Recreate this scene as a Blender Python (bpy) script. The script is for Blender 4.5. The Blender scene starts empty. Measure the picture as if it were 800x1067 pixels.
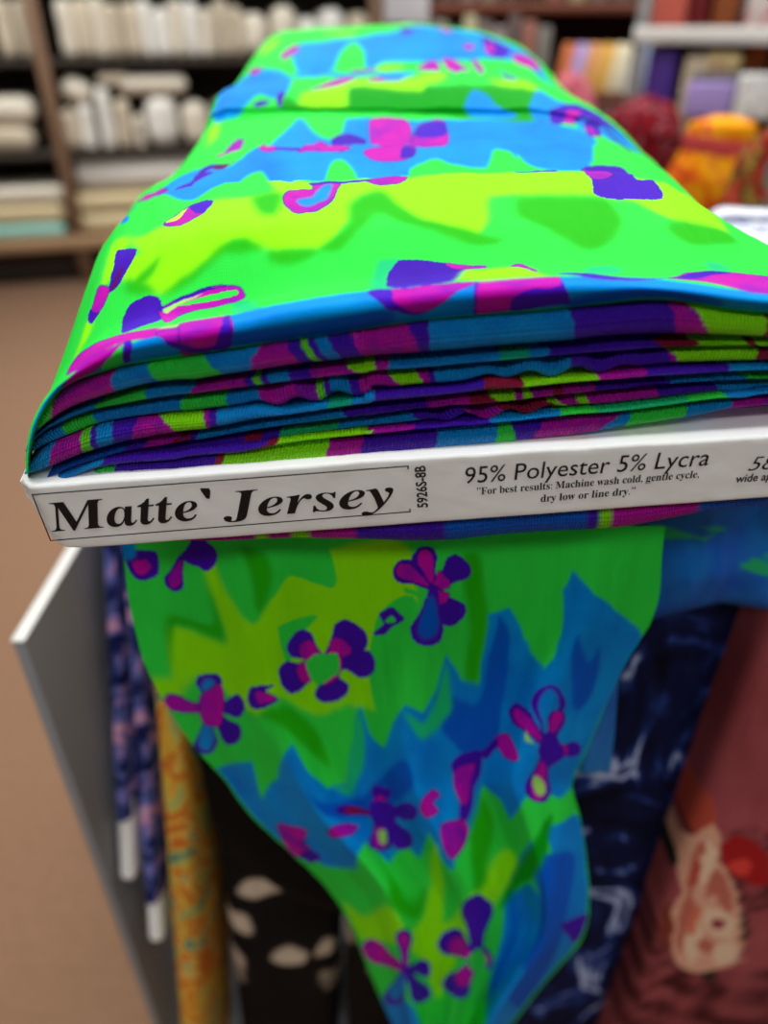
import bpy, bmesh, math, random, mathutils
import numpy as np
C = bpy.context
random.seed(4)
# ============ camera, world, lights, exposure ============
CAM_H = 1.25; PITCH = math.radians(33); FPX = 776.0        # focal length in pixels of an 800 x 1067 frame
cam = bpy.data.objects.new('camera', bpy.data.cameras.new('camera')); C.collection.objects.link(cam)
cam.location = (0, 0, CAM_H); cam.rotation_euler = (math.pi/2 - PITCH, 0, 0)
cam.data.sensor_fit = 'VERTICAL'; cam.data.sensor_height = 36; cam.data.sensor_width = 27; cam.data.lens = FPX*36/1067
cam.data.clip_start = .01
cam.data.dof.use_dof = True; cam.data.dof.focus_distance = .245; cam.data.dof.aperture_fstop = 4.6
C.scene.camera = cam
sc = C.scene; sc.view_settings.view_transform = 'Standard'; sc.view_settings.look = 'None'; sc.view_settings.gamma = 1; sc.view_settings.exposure = -.33
w = bpy.data.worlds.new('world'); sc.world = w; w.use_nodes = True
w.node_tree.nodes['Background'].inputs[0].default_value = (1, .98, .95, 1); w.node_tree.nodes['Background'].inputs[1].default_value = .36
def area(name, loc, size, power, rot=(0, 0, 0), col=(.97, .99, 1)):
    l = bpy.data.lights.new(name, 'AREA'); l.shape = 'RECTANGLE'; l.size, l.size_y = size; l.energy = power; l.color = col
    o = bpy.data.objects.new(name, l); o.location = loc; o.rotation_euler = rot; C.collection.objects.link(o); return o
# rows of ceiling tubes of the shop
area('ceiling_tubes', (0, -.25, 2.93), (2.6, .35), 42)
area('ceiling_tubes', (0, 1.3, 2.93), (2.6, .4), 40)
area('ceiling_tubes', (-1.4, 3.3, 2.93), (3.2, .4), 95)
area('ceiling_tubes', (1.7, 2.7, 2.93), (2.4, .4), 60)
area('ceiling_tubes', (0, -1.7, 2.93), (3.6, .4), 42)
def catmull(t, K):
    """K: (n,...) control values at 0..n-1, t: array -> interpolated"""
    n = K.shape[0]; t = np.clip(np.asarray(t, float), 0, n - 1.000001)
    i = np.floor(t).astype(int); f = (t - i).reshape((-1,) + (1,) * (K.ndim - 1))
    a = K[np.clip(i - 1, 0, n - 1)]; b = K[i]; c = K[np.clip(i + 1, 0, n - 1)]; d = K[np.clip(i + 2, 0, n - 1)]
    m1 = (c - a) * .38; m2 = (d - b) * .38
    return (2*f**3 - 3*f**2 + 1)*b + (f**3 - 2*f**2 + f)*m1 + (-2*f**3 + 3*f**2)*c + (f**3 - f**2)*m2
def sheet(K, nu, nv, tv=None):
    """K (rows, cols, 3) -> (nv, nu, 3) smooth sheet"""
    if tv is None: tv = np.linspace(0, K.shape[0] - 1, nv)
    A = catmull(tv, K)
    return catmull(np.linspace(0, K.shape[1] - 1, nu), A.transpose(1, 0, 2)).transpose(1, 0, 2)
# measured tables: cloth shapes in the folded bolt's own frame (metres / millimetres), print motifs in cloth coordinates
BOLT_FRAME = [[-0.110503, 0.202386, 1.102627], [0.996078, 0.009334, 0.087984], [-0.020182, 0.992174, 0.123223], [-0.086145, -0.124516, 0.988471]]
TOP_ROWS = [[[-12.8,30.0,13.9],[-8.4,30.0,23.6],[-2.8,30.0,32.4],[3.5,30.0,40.2],[10.6,30.0,46.8],[18.4,30.0,50.3],[26.4,30.0,52.2],[34.2,30.0,53.8],[41.9,30.0,54.5],[49.5,30.0,54.9],[57.0,30.0,55.4],[64.6,30.0,56.0],[72.1,30.0,56.6],[79.5,30.0,57.0],[86.9,30.0,57.3],[94.3,30.0,57.7],[101.6,30.0,58.1],[108.9,30.0,58.6],[116.2,30.0,59.2],[123.4,30.0,59.6],[130.6,30.0,60.0],[137.8,30.0,60.1],[144.9,30.0,60.1],[152.1,30.0,60.0],[159.3,30.0,59.9],[166.4,30.0,59.9],[173.5,30.0,59.9],[180.5,30.0,60.1],[187.6,30.0,60.2],[194.6,30.0,60.4],[201.7,30.0,59.9],[208.9,30.0,58.6],[216.3,30.0,56.6],[223.7,30.0,54.5],[231.1,30.0,53.0],[238.5,30.0,51.6],[246.0,30.0,50.1],[253.5,30.0,48.7],[261.1,30.0,47.3],[268.7,30.0,45.8],[276.3,30.0,44.4]],[[-1.5,8.0,25.4],[2.6,8.0,34.2],[7.7,8.0,42.3],[13.5,8.0,49.4],[19.9,8.0,55.4],[27.0,8.0,58.7],[34.2,8.0,60.4],[41.3,8.0,61.9],[48.3,8.0,62.5],[55.2,8.0,62.9],[62.0,8.0,63.4],[68.9,8.0,63.9],[75.6,8.0,64.4],[82.4,8.0,64.8],[89.1,8.0,65.2],[95.8,8.0,65.5],[102.4,8.0,65.9],[109.0,8.0,66.4],[115.6,8.0,66.9],[122.2,8.0,67.3],[128.7,8.0,67.6],[135.2,8.0,67.7],[141.7,8.0,67.7],[148.2,8.0,67.6],[154.7,8.0,67.5],[161.1,8.0,67.5],[167.5,8.0,67.6],[173.9,8.0,67.7],[180.3,8.0,67.8],[186.6,8.0,68.0],[193.1,8.0,67.5],[199.7,8.0,66.4],[206.3,8.0,64.5],[213.0,8.0,62.6],[219.7,8.0,61.2],[226.4,8.0,60.0],[233.2,8.0,58.7],[240.0,8.0,57.4],[246.8,8.0,56.0],[253.7,8.0,54.7],[260.6,8.0,53.4]],[[3.1,1.0,31.7],[7.0,1.0,40.2],[11.8,1.0,48.0],[17.4,1.0,54.8],[23.7,1.0,60.5],[30.5,1.0,64.1],[37.3,1.0,66.7],[44.1,1.0,68.7],[50.8,1.0,69.7],[57.4,1.0,70.3],[64.0,1.0,70.8],[70.5,1.0,71.3],[77.0,1.0,71.8],[83.5,1.0,72.5],[89.9,1.0,73.1],[96.3,1.0,73.6],[102.7,1.0,74.0],[109.0,1.0,74.3],[115.3,1.0,74.6],[121.6,1.0,74.9],[127.8,1.0,75.1],[134.0,1.0,75.2],[140.2,1.0,75.2],[146.4,1.0,75.1],[152.7,1.0,75.0],[158.8,1.0,74.8],[165.0,1.0,74.7],[171.2,1.0,74.5],[177.3,1.0,74.2],[183.5,1.0,73.9],[189.7,1.0,73.3],[196.1,1.0,72.1],[202.4,1.0,70.6],[208.8,1.0,68.9],[215.3,1.0,67.6],[221.8,1.0,66.3],[228.3,1.0,65.0],[234.8,1.0,63.7],[241.4,1.0,62.4],[248.0,1.0,61.1],[254.7,1.0,59.8]],[[2.5,2.0,31.9],[6.4,2.0,40.5],[11.1,2.0,48.3],[16.8,2.0,55.2],[23.2,2.0,60.8],[30.0,2.0,64.9],[36.7,2.0,68.3],[43.5,2.0,70.8],[50.2,2.0,72.0],[56.9,2.0,73.0],[63.5,2.0,73.5],[70.0,2.0,74.0],[76.5,2.0,74.6],[83.0,2.0,75.4],[89.4,2.0,76.3],[95.8,2.0,77.0],[102.2,2.0,77.3],[108.5,2.0,77.5],[114.8,2.0,77.8],[121.0,2.0,77.9],[127.3,2.0,78.0],[133.5,2.0,78.1],[139.7,2.0,78.0],[145.9,2.0,77.9],[152.1,2.0,77.8],[158.3,2.0,77.6],[164.5,2.0,77.3],[170.7,2.0,76.8],[177.0,2.0,76.2],[183.2,2.0,75.5],[189.5,2.0,74.6],[195.8,2.0,73.5],[202.2,2.0,72.1],[208.7,2.0,70.6],[215.1,2.0,69.2],[221.6,2.0,67.9],[228.2,2.0,66.6],[234.8,2.0,65.3],[241.4,2.0,63.9],[248.0,2.0,62.6],[254.7,2.0,61.2]],[[-2.5,10.0,27.1],[1.4,10.0,36.1],[6.3,10.0,44.3],[12.3,10.0,51.4],[19.0,10.0,57.1],[26.1,10.0,61.8],[33.0,10.0,66.1],[40.0,10.0,69.1],[47.0,10.0,70.7],[54.0,10.0,71.8],[60.8,10.0,72.4],[67.6,10.0,72.9],[74.4,10.0,73.5],[81.1,10.0,74.6],[87.8,10.0,75.7],[94.4,10.0,76.5],[101.0,10.0,76.9],[107.5,10.0,77.1],[114.1,10.0,77.2],[120.6,10.0,77.3],[127.0,10.0,77.3],[133.5,10.0,77.3],[140.0,10.0,77.3],[146.4,10.0,77.2],[152.9,10.0,77.0],[159.3,10.0,76.7],[165.8,10.0,76.2],[172.3,10.0,75.5],[178.8,10.0,74.5],[185.3,10.0,73.5],[191.9,10.0,72.5],[198.5,10.0,71.3],[205.1,10.0,70.0],[211.8,10.0,68.6],[218.6,10.0,67.1],[225.4,10.0,65.7],[232.2,10.0,64.3],[239.1,10.0,62.9],[246.0,10.0,61.5],[252.9,10.0,60.1],[259.9,10.0,58.6]],[[-9.6,30.0,21.1],[-4.5,30.0,30.3],[1.3,30.0,38.6],[7.3,30.0,46.3],[14.0,30.0,52.8],[21.2,30.0,58.1],[28.7,30.0,61.9],[36.3,30.0,64.5],[43.8,30.0,66.2],[51.2,30.0,66.6],[58.5,30.0,66.8],[65.8,30.0,66.9],[73.0,30.0,67.6],[80.2,30.0,68.8],[87.4,30.0,70.0],[94.5,30.0,70.7],[101.6,30.0,70.9],[108.7,30.0,71.0],[115.7,30.0,71.0],[122.7,30.0,71.0],[129.7,30.0,71.1],[136.7,30.0,71.1],[143.7,30.0,71.0],[150.6,30.0,70.8],[157.6,30.0,70.6],[164.5,30.0,70.2],[171.5,30.0,69.8],[178.5,30.0,69.0],[185.5,30.0,68.1],[192.6,30.0,67.2],[199.7,30.0,66.1],[206.8,30.0,65.0],[213.9,30.0,63.6],[221.1,30.0,62.1],[228.4,30.0,60.7],[235.7,30.0,59.3],[243.0,30.0,57.9],[250.4,30.0,56.5],[257.8,30.0,55.1],[265.2,30.0,53.7],[272.7,30.0,52.3]],[[-2.8,60.0,29.7],[0.9,60.0,39.0],[4.8,60.0,47.8],[9.8,60.0,55.9],[15.4,60.0,63.2],[21.9,60.0,69.4],[29.5,60.0,73.4],[37.3,60.0,76.3],[45.1,60.0,78.0],[52.9,60.0,79.0],[60.6,60.0,79.8],[68.2,60.0,80.2],[75.8,60.0,80.1],[83.2,60.0,79.7],[90.7,60.0,79.3],[98.2,60.0,78.9],[105.7,60.0,78.4],[113.2,60.0,77.8],[120.6,60.0,77.2],[128.1,60.0,76.5],[135.6,60.0,75.8],[143.1,60.0,75.1],[150.6,60.0,74.4],[158.1,60.0,73.8],[165.6,60.0,73.2],[173.2,60.0,72.6],[180.7,60.0,71.9],[188.2,60.0,71.1],[195.8,60.0,70.2],[203.4,60.0,69.3],[211.1,60.0,68.0],[218.8,60.0,65.9],[226.6,60.0,63.3],[234.4,60.0,60.6],[242.4,60.0,57.7],[250.4,60.0,54.6],[258.5,60.0,51.6],[266.8,60.0,48.2],[275.1,60.0,44.2],[282.2,60.0,37.0],[288.4,60.0,28.6]],[[-4.2,100.0,33.4],[-1.6,100.0,42.2],[1.1,100.0,50.6],[5.4,100.0,58.4],[10.8,100.0,65.3],[17.3,100.0,71.1],[24.3,100.0,76.0],[31.8,100.0,79.5],[39.5,100.0,81.8],[47.2,100.0,82.7],[54.8,100.0,83.0],[62.4,100.0,83.2],[70.0,100.0,83.1],[77.4,100.0,82.7],[84.9,100.0,82.1],[92.4,100.0,81.5],[99.9,100.0,81.0],[107.4,100.0,80.6],[114.9,100.0,80.1],[122.3,100.0,79.7],[129.8,100.0,79.2],[137.3,100.0,78.8],[144.8,100.0,78.3],[152.3,100.0,77.8],[159.8,100.0,77.4],[167.3,100.0,76.9],[174.8,100.0,76.4],[182.3,100.0,75.9],[189.8,100.0,75.2],[197.3,100.0,74.4],[204.9,100.0,73.5],[212.5,100.0,72.1],[220.0,100.0,69.7],[227.3,100.0,65.6],[234.5,100.0,60.9],[241.7,100.0,55.8],[248.9,100.0,50.5],[256.2,100.0,44.8],[263.5,100.0,38.8],[270.2,100.0,31.8],[275.1,100.0,23.3]],[[-10.7,115.0,24.4],[-7.8,115.0,33.6],[-4.8,115.0,42.5],[-0.3,115.0,50.7],[5.4,115.0,58.1],[12.1,115.0,64.2],[19.5,115.0,69.3],[27.2,115.0,73.2],[35.3,115.0,75.7],[43.4,115.0,76.7],[51.4,115.0,77.1],[59.4,115.0,77.3],[67.3,115.0,77.2],[75.2,115.0,76.7],[83.0,115.0,76.1],[90.8,115.0,75.5],[98.7,115.0,75.0],[106.6,115.0,74.5],[114.4,115.0,74.1],[122.3,115.0,73.6],[130.1,115.0,73.2],[138.0,115.0,72.7],[145.9,115.0,72.2],[153.7,115.0,71.7],[161.6,115.0,71.2],[169.4,115.0,70.7],[177.3,115.0,70.2],[185.2,115.0,69.6],[193.1,115.0,69.0],[200.9,115.0,68.2],[208.9,115.0,67.2],[216.8,115.0,65.7],[224.8,115.0,63.1],[232.4,115.0,58.8],[239.9,115.0,53.8],[247.5,115.0,48.5],[255.0,115.0,42.8],[262.6,115.0,36.8],[270.3,115.0,30.5],[277.2,115.0,23.0],[282.2,115.0,14.0]],[[-13.0,170.0,25.3],[-10.0,170.0,34.1],[-6.9,170.0,42.5],[-2.9,170.0,50.5],[2.4,170.0,57.7],[9.1,170.0,63.6],[17.1,170.0,67.3],[25.1,170.0,70.3],[33.2,170.0,72.8],[41.3,170.0,74.8],[49.4,170.0,76.5],[57.5,170.0,77.5],[65.5,170.0,77.9],[73.5,170.0,77.9],[81.4,170.0,77.4],[89.3,170.0,76.9],[97.2,170.0,76.2],[105.1,170.0,75.6],[113.1,170.0,75.0],[121.0,170.0,74.4],[128.9,170.0,73.8],[136.9,170.0,73.3],[144.8,170.0,72.8],[152.7,170.0,72.2],[160.7,170.0,71.6],[168.6,170.0,71.1],[176.6,170.0,70.5],[184.5,170.0,69.8],[192.5,170.0,68.9],[200.5,170.0,68.0],[208.5,170.0,67.0],[216.5,170.0,65.5],[224.5,170.0,62.9],[232.3,170.0,59.5],[240.2,170.0,55.6],[247.5,170.0,50.5],[254.3,170.0,44.4],[260.7,170.0,37.6],[265.8,170.0,29.7],[270.1,170.0,21.3],[274.3,170.0,12.5]],[[-16.6,185.0,18.4],[-13.5,185.0,27.4],[-10.3,185.0,36.1],[-6.2,185.0,44.3],[-0.6,185.0,51.6],[6.3,185.0,57.7],[14.4,185.0,61.6],[22.7,185.0,64.8],[31.0,185.0,67.5],[39.3,185.0,69.6],[47.6,185.0,71.3],[55.9,185.0,72.4],[64.2,185.0,73.0],[72.4,185.0,73.0],[80.6,185.0,72.6],[88.7,185.0,72.0],[96.9,185.0,71.4],[105.0,185.0,70.7],[113.1,185.0,70.1],[121.3,185.0,69.5],[129.5,185.0,68.9],[137.6,185.0,68.3],[145.8,185.0,67.8],[154.0,185.0,67.2],[162.1,185.0,66.6],[170.3,185.0,66.0],[178.5,185.0,65.4],[186.6,185.0,64.7],[194.8,185.0,63.9],[203.0,185.0,62.9],[211.3,185.0,61.8],[219.5,185.0,60.3],[227.7,185.0,57.7],[235.8,185.0,54.2],[243.8,185.0,50.1],[251.2,185.0,44.7],[258.2,185.0,38.3],[264.7,185.0,31.3],[269.8,185.0,23.2],[274.2,185.0,14.5],[278.5,185.0,5.5]],[[2.5,250.0,24.5],[6.0,250.0,32.3],[9.5,250.0,40.0],[12.9,250.0,47.4],[16.7,250.0,54.5],[21.3,250.0,61.1],[26.1,250.0,67.4],[31.0,250.0,73.2],[38.9,250.0,74.3],[46.7,250.0,74.1],[54.6,250.0,73.8],[62.4,250.0,73.4],[70.2,250.0,72.9],[78.0,250.0,72.4],[85.8,250.0,71.7],[93.5,250.0,70.9],[101.3,250.0,70.1],[109.1,250.0,69.5],[116.9,250.0,68.7],[124.7,250.0,68.0],[132.5,250.0,67.2],[140.3,250.0,66.4],[148.1,250.0,65.5],[155.9,250.0,64.8],[163.8,250.0,64.0],[171.6,250.0,63.4],[179.5,250.0,62.9],[187.3,250.0,62.4],[195.1,250.0,61.8],[203.0,250.0,60.9],[210.9,250.0,59.5],[218.8,250.0,57.7],[226.6,250.0,55.7],[234.5,250.0,53.2],[242.0,250.0,49.5],[249.4,250.0,45.1],[256.6,250.0,40.3],[263.6,250.0,34.9],[270.5,250.0,29.2],[276.4,250.0,22.4],[280.5,250.0,14.6]],[[3.5,255.0,25.4],[6.9,255.0,33.2],[10.1,255.0,40.9],[13.4,255.0,48.4],[16.9,255.0,55.6],[21.0,255.0,62.4],[25.6,255.0,68.8],[30.3,255.0,74.9],[37.4,255.0,77.9],[45.2,255.0,77.7],[53.0,255.0,77.1],[60.8,255.0,76.5],[68.5,255.0,75.8],[76.3,255.0,75.1],[84.0,255.0,74.3],[91.8,255.0,73.6],[99.6,255.0,72.9],[107.3,255.0,72.2],[115.1,255.0,71.5],[122.9,255.0,70.8],[130.7,255.0,70.1],[138.5,255.0,69.4],[146.3,255.0,68.7],[154.1,255.0,68.0],[162.0,255.0,67.2],[169.8,255.0,66.5],[177.6,255.0,65.8],[185.5,255.0,65.1],[193.3,255.0,64.3],[201.2,255.0,63.4],[209.0,255.0,61.9],[216.8,255.0,60.1],[224.7,255.0,57.9],[232.5,255.0,55.2],[240.0,255.0,51.4],[247.3,255.0,47.0],[254.4,255.0,42.1],[261.3,255.0,36.6],[268.0,255.0,30.8],[273.5,255.0,23.8],[277.5,255.0,16.0]],[[14.2,280.0,35.6],[17.1,280.0,43.1],[19.9,280.0,50.4],[22.4,280.0,57.6],[24.3,280.0,64.7],[26.2,280.0,71.7],[30.0,280.0,77.9],[37.3,280.0,80.5],[45.1,280.0,81.0],[52.8,280.0,80.9],[60.5,280.0,80.6],[68.1,280.0,80.1],[75.8,280.0,79.5],[83.5,280.0,79.0],[91.1,280.0,78.4],[98.8,280.0,77.9],[106.4,280.0,77.4],[114.1,280.0,76.8],[121.8,280.0,76.2],[129.4,280.0,75.6],[137.1,280.0,75.0],[144.8,280.0,74.4],[152.4,280.0,73.7],[160.1,280.0,72.9],[167.8,280.0,72.0],[175.4,280.0,70.8],[183.1,280.0,69.5],[190.8,280.0,68.1],[198.5,280.0,66.7],[206.2,280.0,65.1],[213.9,280.0,63.1],[221.6,280.0,60.9],[229.3,280.0,58.3],[236.8,280.0,55.1],[244.0,280.0,50.9],[250.9,280.0,46.2],[257.7,280.0,41.1],[264.0,280.0,35.2],[269.8,280.0,28.7],[274.8,280.0,21.6],[278.7,280.0,13.9]],[[11.7,330.0,33.1],[12.9,330.0,41.0],[14.1,330.0,48.8],[15.4,330.0,56.3],[17.2,330.0,63.7],[20.8,330.0,70.5],[28.0,330.0,74.4],[36.0,330.0,76.6],[44.2,330.0,77.4],[52.3,330.0,77.2],[60.4,330.0,76.9],[68.5,330.0,76.5],[76.6,330.0,76.1],[84.7,330.0,75.7],[92.8,330.0,75.2],[100.8,330.0,74.9],[108.9,330.0,74.6],[117.0,330.0,74.4],[125.1,330.0,74.0],[133.2,330.0,73.7],[141.2,330.0,73.3],[149.3,330.0,72.8],[157.3,330.0,72.0],[165.4,330.0,71.0],[173.4,330.0,70.0],[181.5,330.0,68.9],[189.6,330.0,67.6],[197.6,330.0,65.8],[205.6,330.0,63.6],[213.6,330.0,61.2],[221.6,330.0,58.6],[229.5,330.0,55.6],[237.2,330.0,51.9],[244.7,330.0,47.7],[252.2,330.0,43.1],[259.3,330.0,37.8],[265.9,330.0,31.9],[272.2,330.0,25.4],[277.4,330.0,18.1],[281.8,330.0,10.3],[285.1,330.0,2.0]],[[10.0,345.0,27.4],[11.4,345.0,35.5],[12.7,345.0,43.4],[14.2,345.0,51.1],[16.1,345.0,58.6],[19.5,345.0,65.7],[26.8,345.0,69.7],[35.0,345.0,71.7],[43.3,345.0,72.6],[51.6,345.0,72.6],[59.8,345.0,72.4],[68.1,345.0,72.1],[76.3,345.0,71.8],[84.6,345.0,71.5],[92.8,345.0,71.1],[101.0,345.0,70.9],[109.2,345.0,70.6],[117.5,345.0,70.3],[125.7,345.0,69.9],[133.9,345.0,69.4],[142.1,345.0,68.8],[150.3,345.0,68.2],[158.5,345.0,67.3],[166.7,345.0,66.5],[174.9,345.0,65.5],[183.1,345.0,64.5],[191.3,345.0,63.3],[199.5,345.0,61.5],[207.6,345.0,59.2],[215.7,345.0,56.6],[223.8,345.0,53.9],[231.8,345.0,50.8],[239.7,345.0,47.0],[247.3,345.0,42.6],[254.8,345.0,37.8],[262.0,345.0,32.4],[268.6,345.0,26.2],[275.1,345.0,19.7],[280.3,345.0,12.2],[284.8,345.0,4.3],[287.5,345.0,-4.2]],[[18.3,400.0,33.1],[19.3,400.0,40.5],[20.4,400.0,47.8],[21.5,400.0,54.9],[23.3,400.0,61.9],[26.6,400.0,68.3],[31.9,400.0,73.7],[39.0,400.0,76.8],[46.8,400.0,78.2],[54.6,400.0,78.2],[62.3,400.0,78.0],[70.1,400.0,77.6],[77.9,400.0,77.2],[85.6,400.0,76.8],[93.4,400.0,76.4],[101.1,400.0,76.0],[108.9,400.0,75.6],[116.6,400.0,75.2],[124.4,400.0,74.7],[132.1,400.0,74.1],[139.8,400.0,73.5],[147.6,400.0,72.7],[155.3,400.0,71.8],[163.0,400.0,70.8],[170.8,400.0,69.8],[178.5,400.0,68.6],[186.2,400.0,67.3],[193.9,400.0,65.7],[201.6,400.0,63.7],[209.2,400.0,61.5],[216.9,400.0,59.1],[224.4,400.0,56.2],[231.7,400.0,52.6],[238.7,400.0,48.5],[245.6,400.0,43.9],[251.7,400.0,38.5],[257.1,400.0,32.3],[262.0,400.0,25.7],[265.4,400.0,18.5],[268.6,400.0,11.0],[272.4,400.0,3.5]],[[14.6,500.0,31.7],[16.0,500.0,39.2],[17.3,500.0,46.7],[18.8,500.0,54.0],[21.1,500.0,61.0],[25.0,500.0,67.5],[31.2,500.0,72.4],[39.2,500.0,74.4],[47.4,500.0,75.0],[55.6,500.0,75.1],[63.9,500.0,75.1],[72.1,500.0,75.0],[80.3,500.0,74.9],[88.5,500.0,74.7],[96.6,500.0,74.4],[104.8,500.0,74.0],[112.9,500.0,73.5],[121.1,500.0,73.0],[129.3,500.0,72.5],[137.4,500.0,72.2],[145.6,500.0,71.7],[153.7,500.0,70.8],[161.8,500.0,69.7],[170.0,500.0,68.6],[178.1,500.0,67.4],[186.3,500.0,66.2],[194.4,500.0,64.9],[202.5,500.0,63.3],[210.6,500.0,61.1],[218.5,500.0,58.5],[226.4,500.0,55.6],[234.2,500.0,52.3],[241.4,500.0,47.9],[248.0,500.0,42.7],[254.4,500.0,37.1],[260.3,500.0,31.0],[265.3,500.0,24.3],[269.8,500.0,17.2],[272.9,500.0,9.6],[273.9,500.0,1.6],[274.3,500.0,-6.3]],[[15.8,580.0,27.0],[17.0,580.0,34.6],[18.3,580.0,42.0],[19.7,580.0,49.4],[22.3,580.0,56.4],[26.4,580.0,62.8],[32.3,580.0,68.0],[40.4,580.0,70.0],[48.8,580.0,70.4],[57.1,580.0,70.3],[65.4,580.0,70.2],[73.8,580.0,69.9],[82.1,580.0,69.6],[90.4,580.0,69.3],[98.7,580.0,68.9],[107.0,580.0,68.4],[115.2,580.0,67.9],[123.5,580.0,67.5],[131.8,580.0,67.0],[140.1,580.0,66.7],[148.4,580.0,66.2],[156.7,580.0,65.2],[164.9,580.0,64.1],[173.2,580.0,62.9],[181.4,580.0,61.7],[189.7,580.0,60.3],[197.9,580.0,58.8],[206.1,580.0,56.9],[214.2,580.0,54.3],[222.1,580.0,51.5],[230.1,580.0,48.4],[237.9,580.0,45.0],[245.5,580.0,41.0],[252.6,580.0,36.2],[259.5,580.0,31.1],[265.9,580.0,25.3],[270.6,580.0,18.4],[274.5,580.0,11.1],[277.0,580.0,3.4],[277.6,580.0,-4.5],[278.0,580.0,-12.5]],[[17.0,600.0,20.8],[18.2,600.0,28.4],[19.5,600.0,35.8],[20.9,600.0,43.1],[23.5,600.0,50.2],[27.6,600.0,56.6],[33.7,600.0,61.7],[41.5,600.0,64.4],[49.8,600.0,65.0],[58.1,600.0,65.0],[66.4,600.0,64.8],[74.7,600.0,64.6],[83.0,600.0,64.3],[91.3,600.0,63.9],[99.6,600.0,63.5],[107.9,600.0,63.0],[116.2,600.0,62.5],[124.5,600.0,62.1],[132.7,600.0,61.6],[141.0,600.0,61.3],[149.3,600.0,60.8],[157.5,600.0,59.8],[165.8,600.0,58.7],[174.0,600.0,57.5],[182.3,600.0,56.3],[190.5,600.0,55.0],[198.8,600.0,53.5],[206.9,600.0,51.6],[215.0,600.0,49.0],[222.9,600.0,46.1],[230.7,600.0,42.8],[238.5,600.0,39.3],[245.9,600.0,35.1],[252.9,600.0,30.1],[259.5,600.0,24.7],[265.6,600.0,18.8],[270.2,600.0,11.8],[274.1,600.0,4.5],[276.6,600.0,-3.2],[277.3,600.0,-11.1],[277.6,600.0,-19.1]],[[17.8,615.0,8.0],[18.9,615.0,15.2],[20.1,615.0,22.2],[21.9,615.0,29.1],[25.5,615.0,35.5],[31.1,615.0,40.4],[38.7,615.0,42.4],[46.6,615.0,42.8],[54.5,615.0,42.8],[62.4,615.0,42.7],[70.3,615.0,42.6],[78.1,615.0,42.3],[86.0,615.0,41.9],[93.8,615.0,41.3],[101.7,615.0,40.6],[109.5,615.0,39.8],[117.3,615.0,39.1],[125.1,615.0,38.3],[133.0,615.0,37.6],[140.8,615.0,37.0],[148.7,615.0,36.3],[156.5,615.0,35.4],[164.3,615.0,34.3],[172.2,615.0,33.3],[180.0,615.0,32.2],[187.8,615.0,31.1],[195.7,615.0,29.9],[203.5,615.0,28.5],[211.3,615.0,26.8],[219.0,615.0,24.5],[226.7,615.0,22.1],[234.3,615.0,19.4],[241.8,615.0,16.4],[249.0,615.0,12.5],[255.7,615.0,7.8],[262.1,615.0,2.8],[268.0,615.0,-2.8],[271.7,615.0,-9.7],[273.0,615.0,-17.1],[273.4,615.0,-24.5],[273.6,615.0,-32.1]]]
TOP_W = [6, 14, 14, 14, 22, 60, 50, 6, 40, 5, 34, 10, 24, 16, 6, 24, 24, 12, 5, 20]
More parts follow.
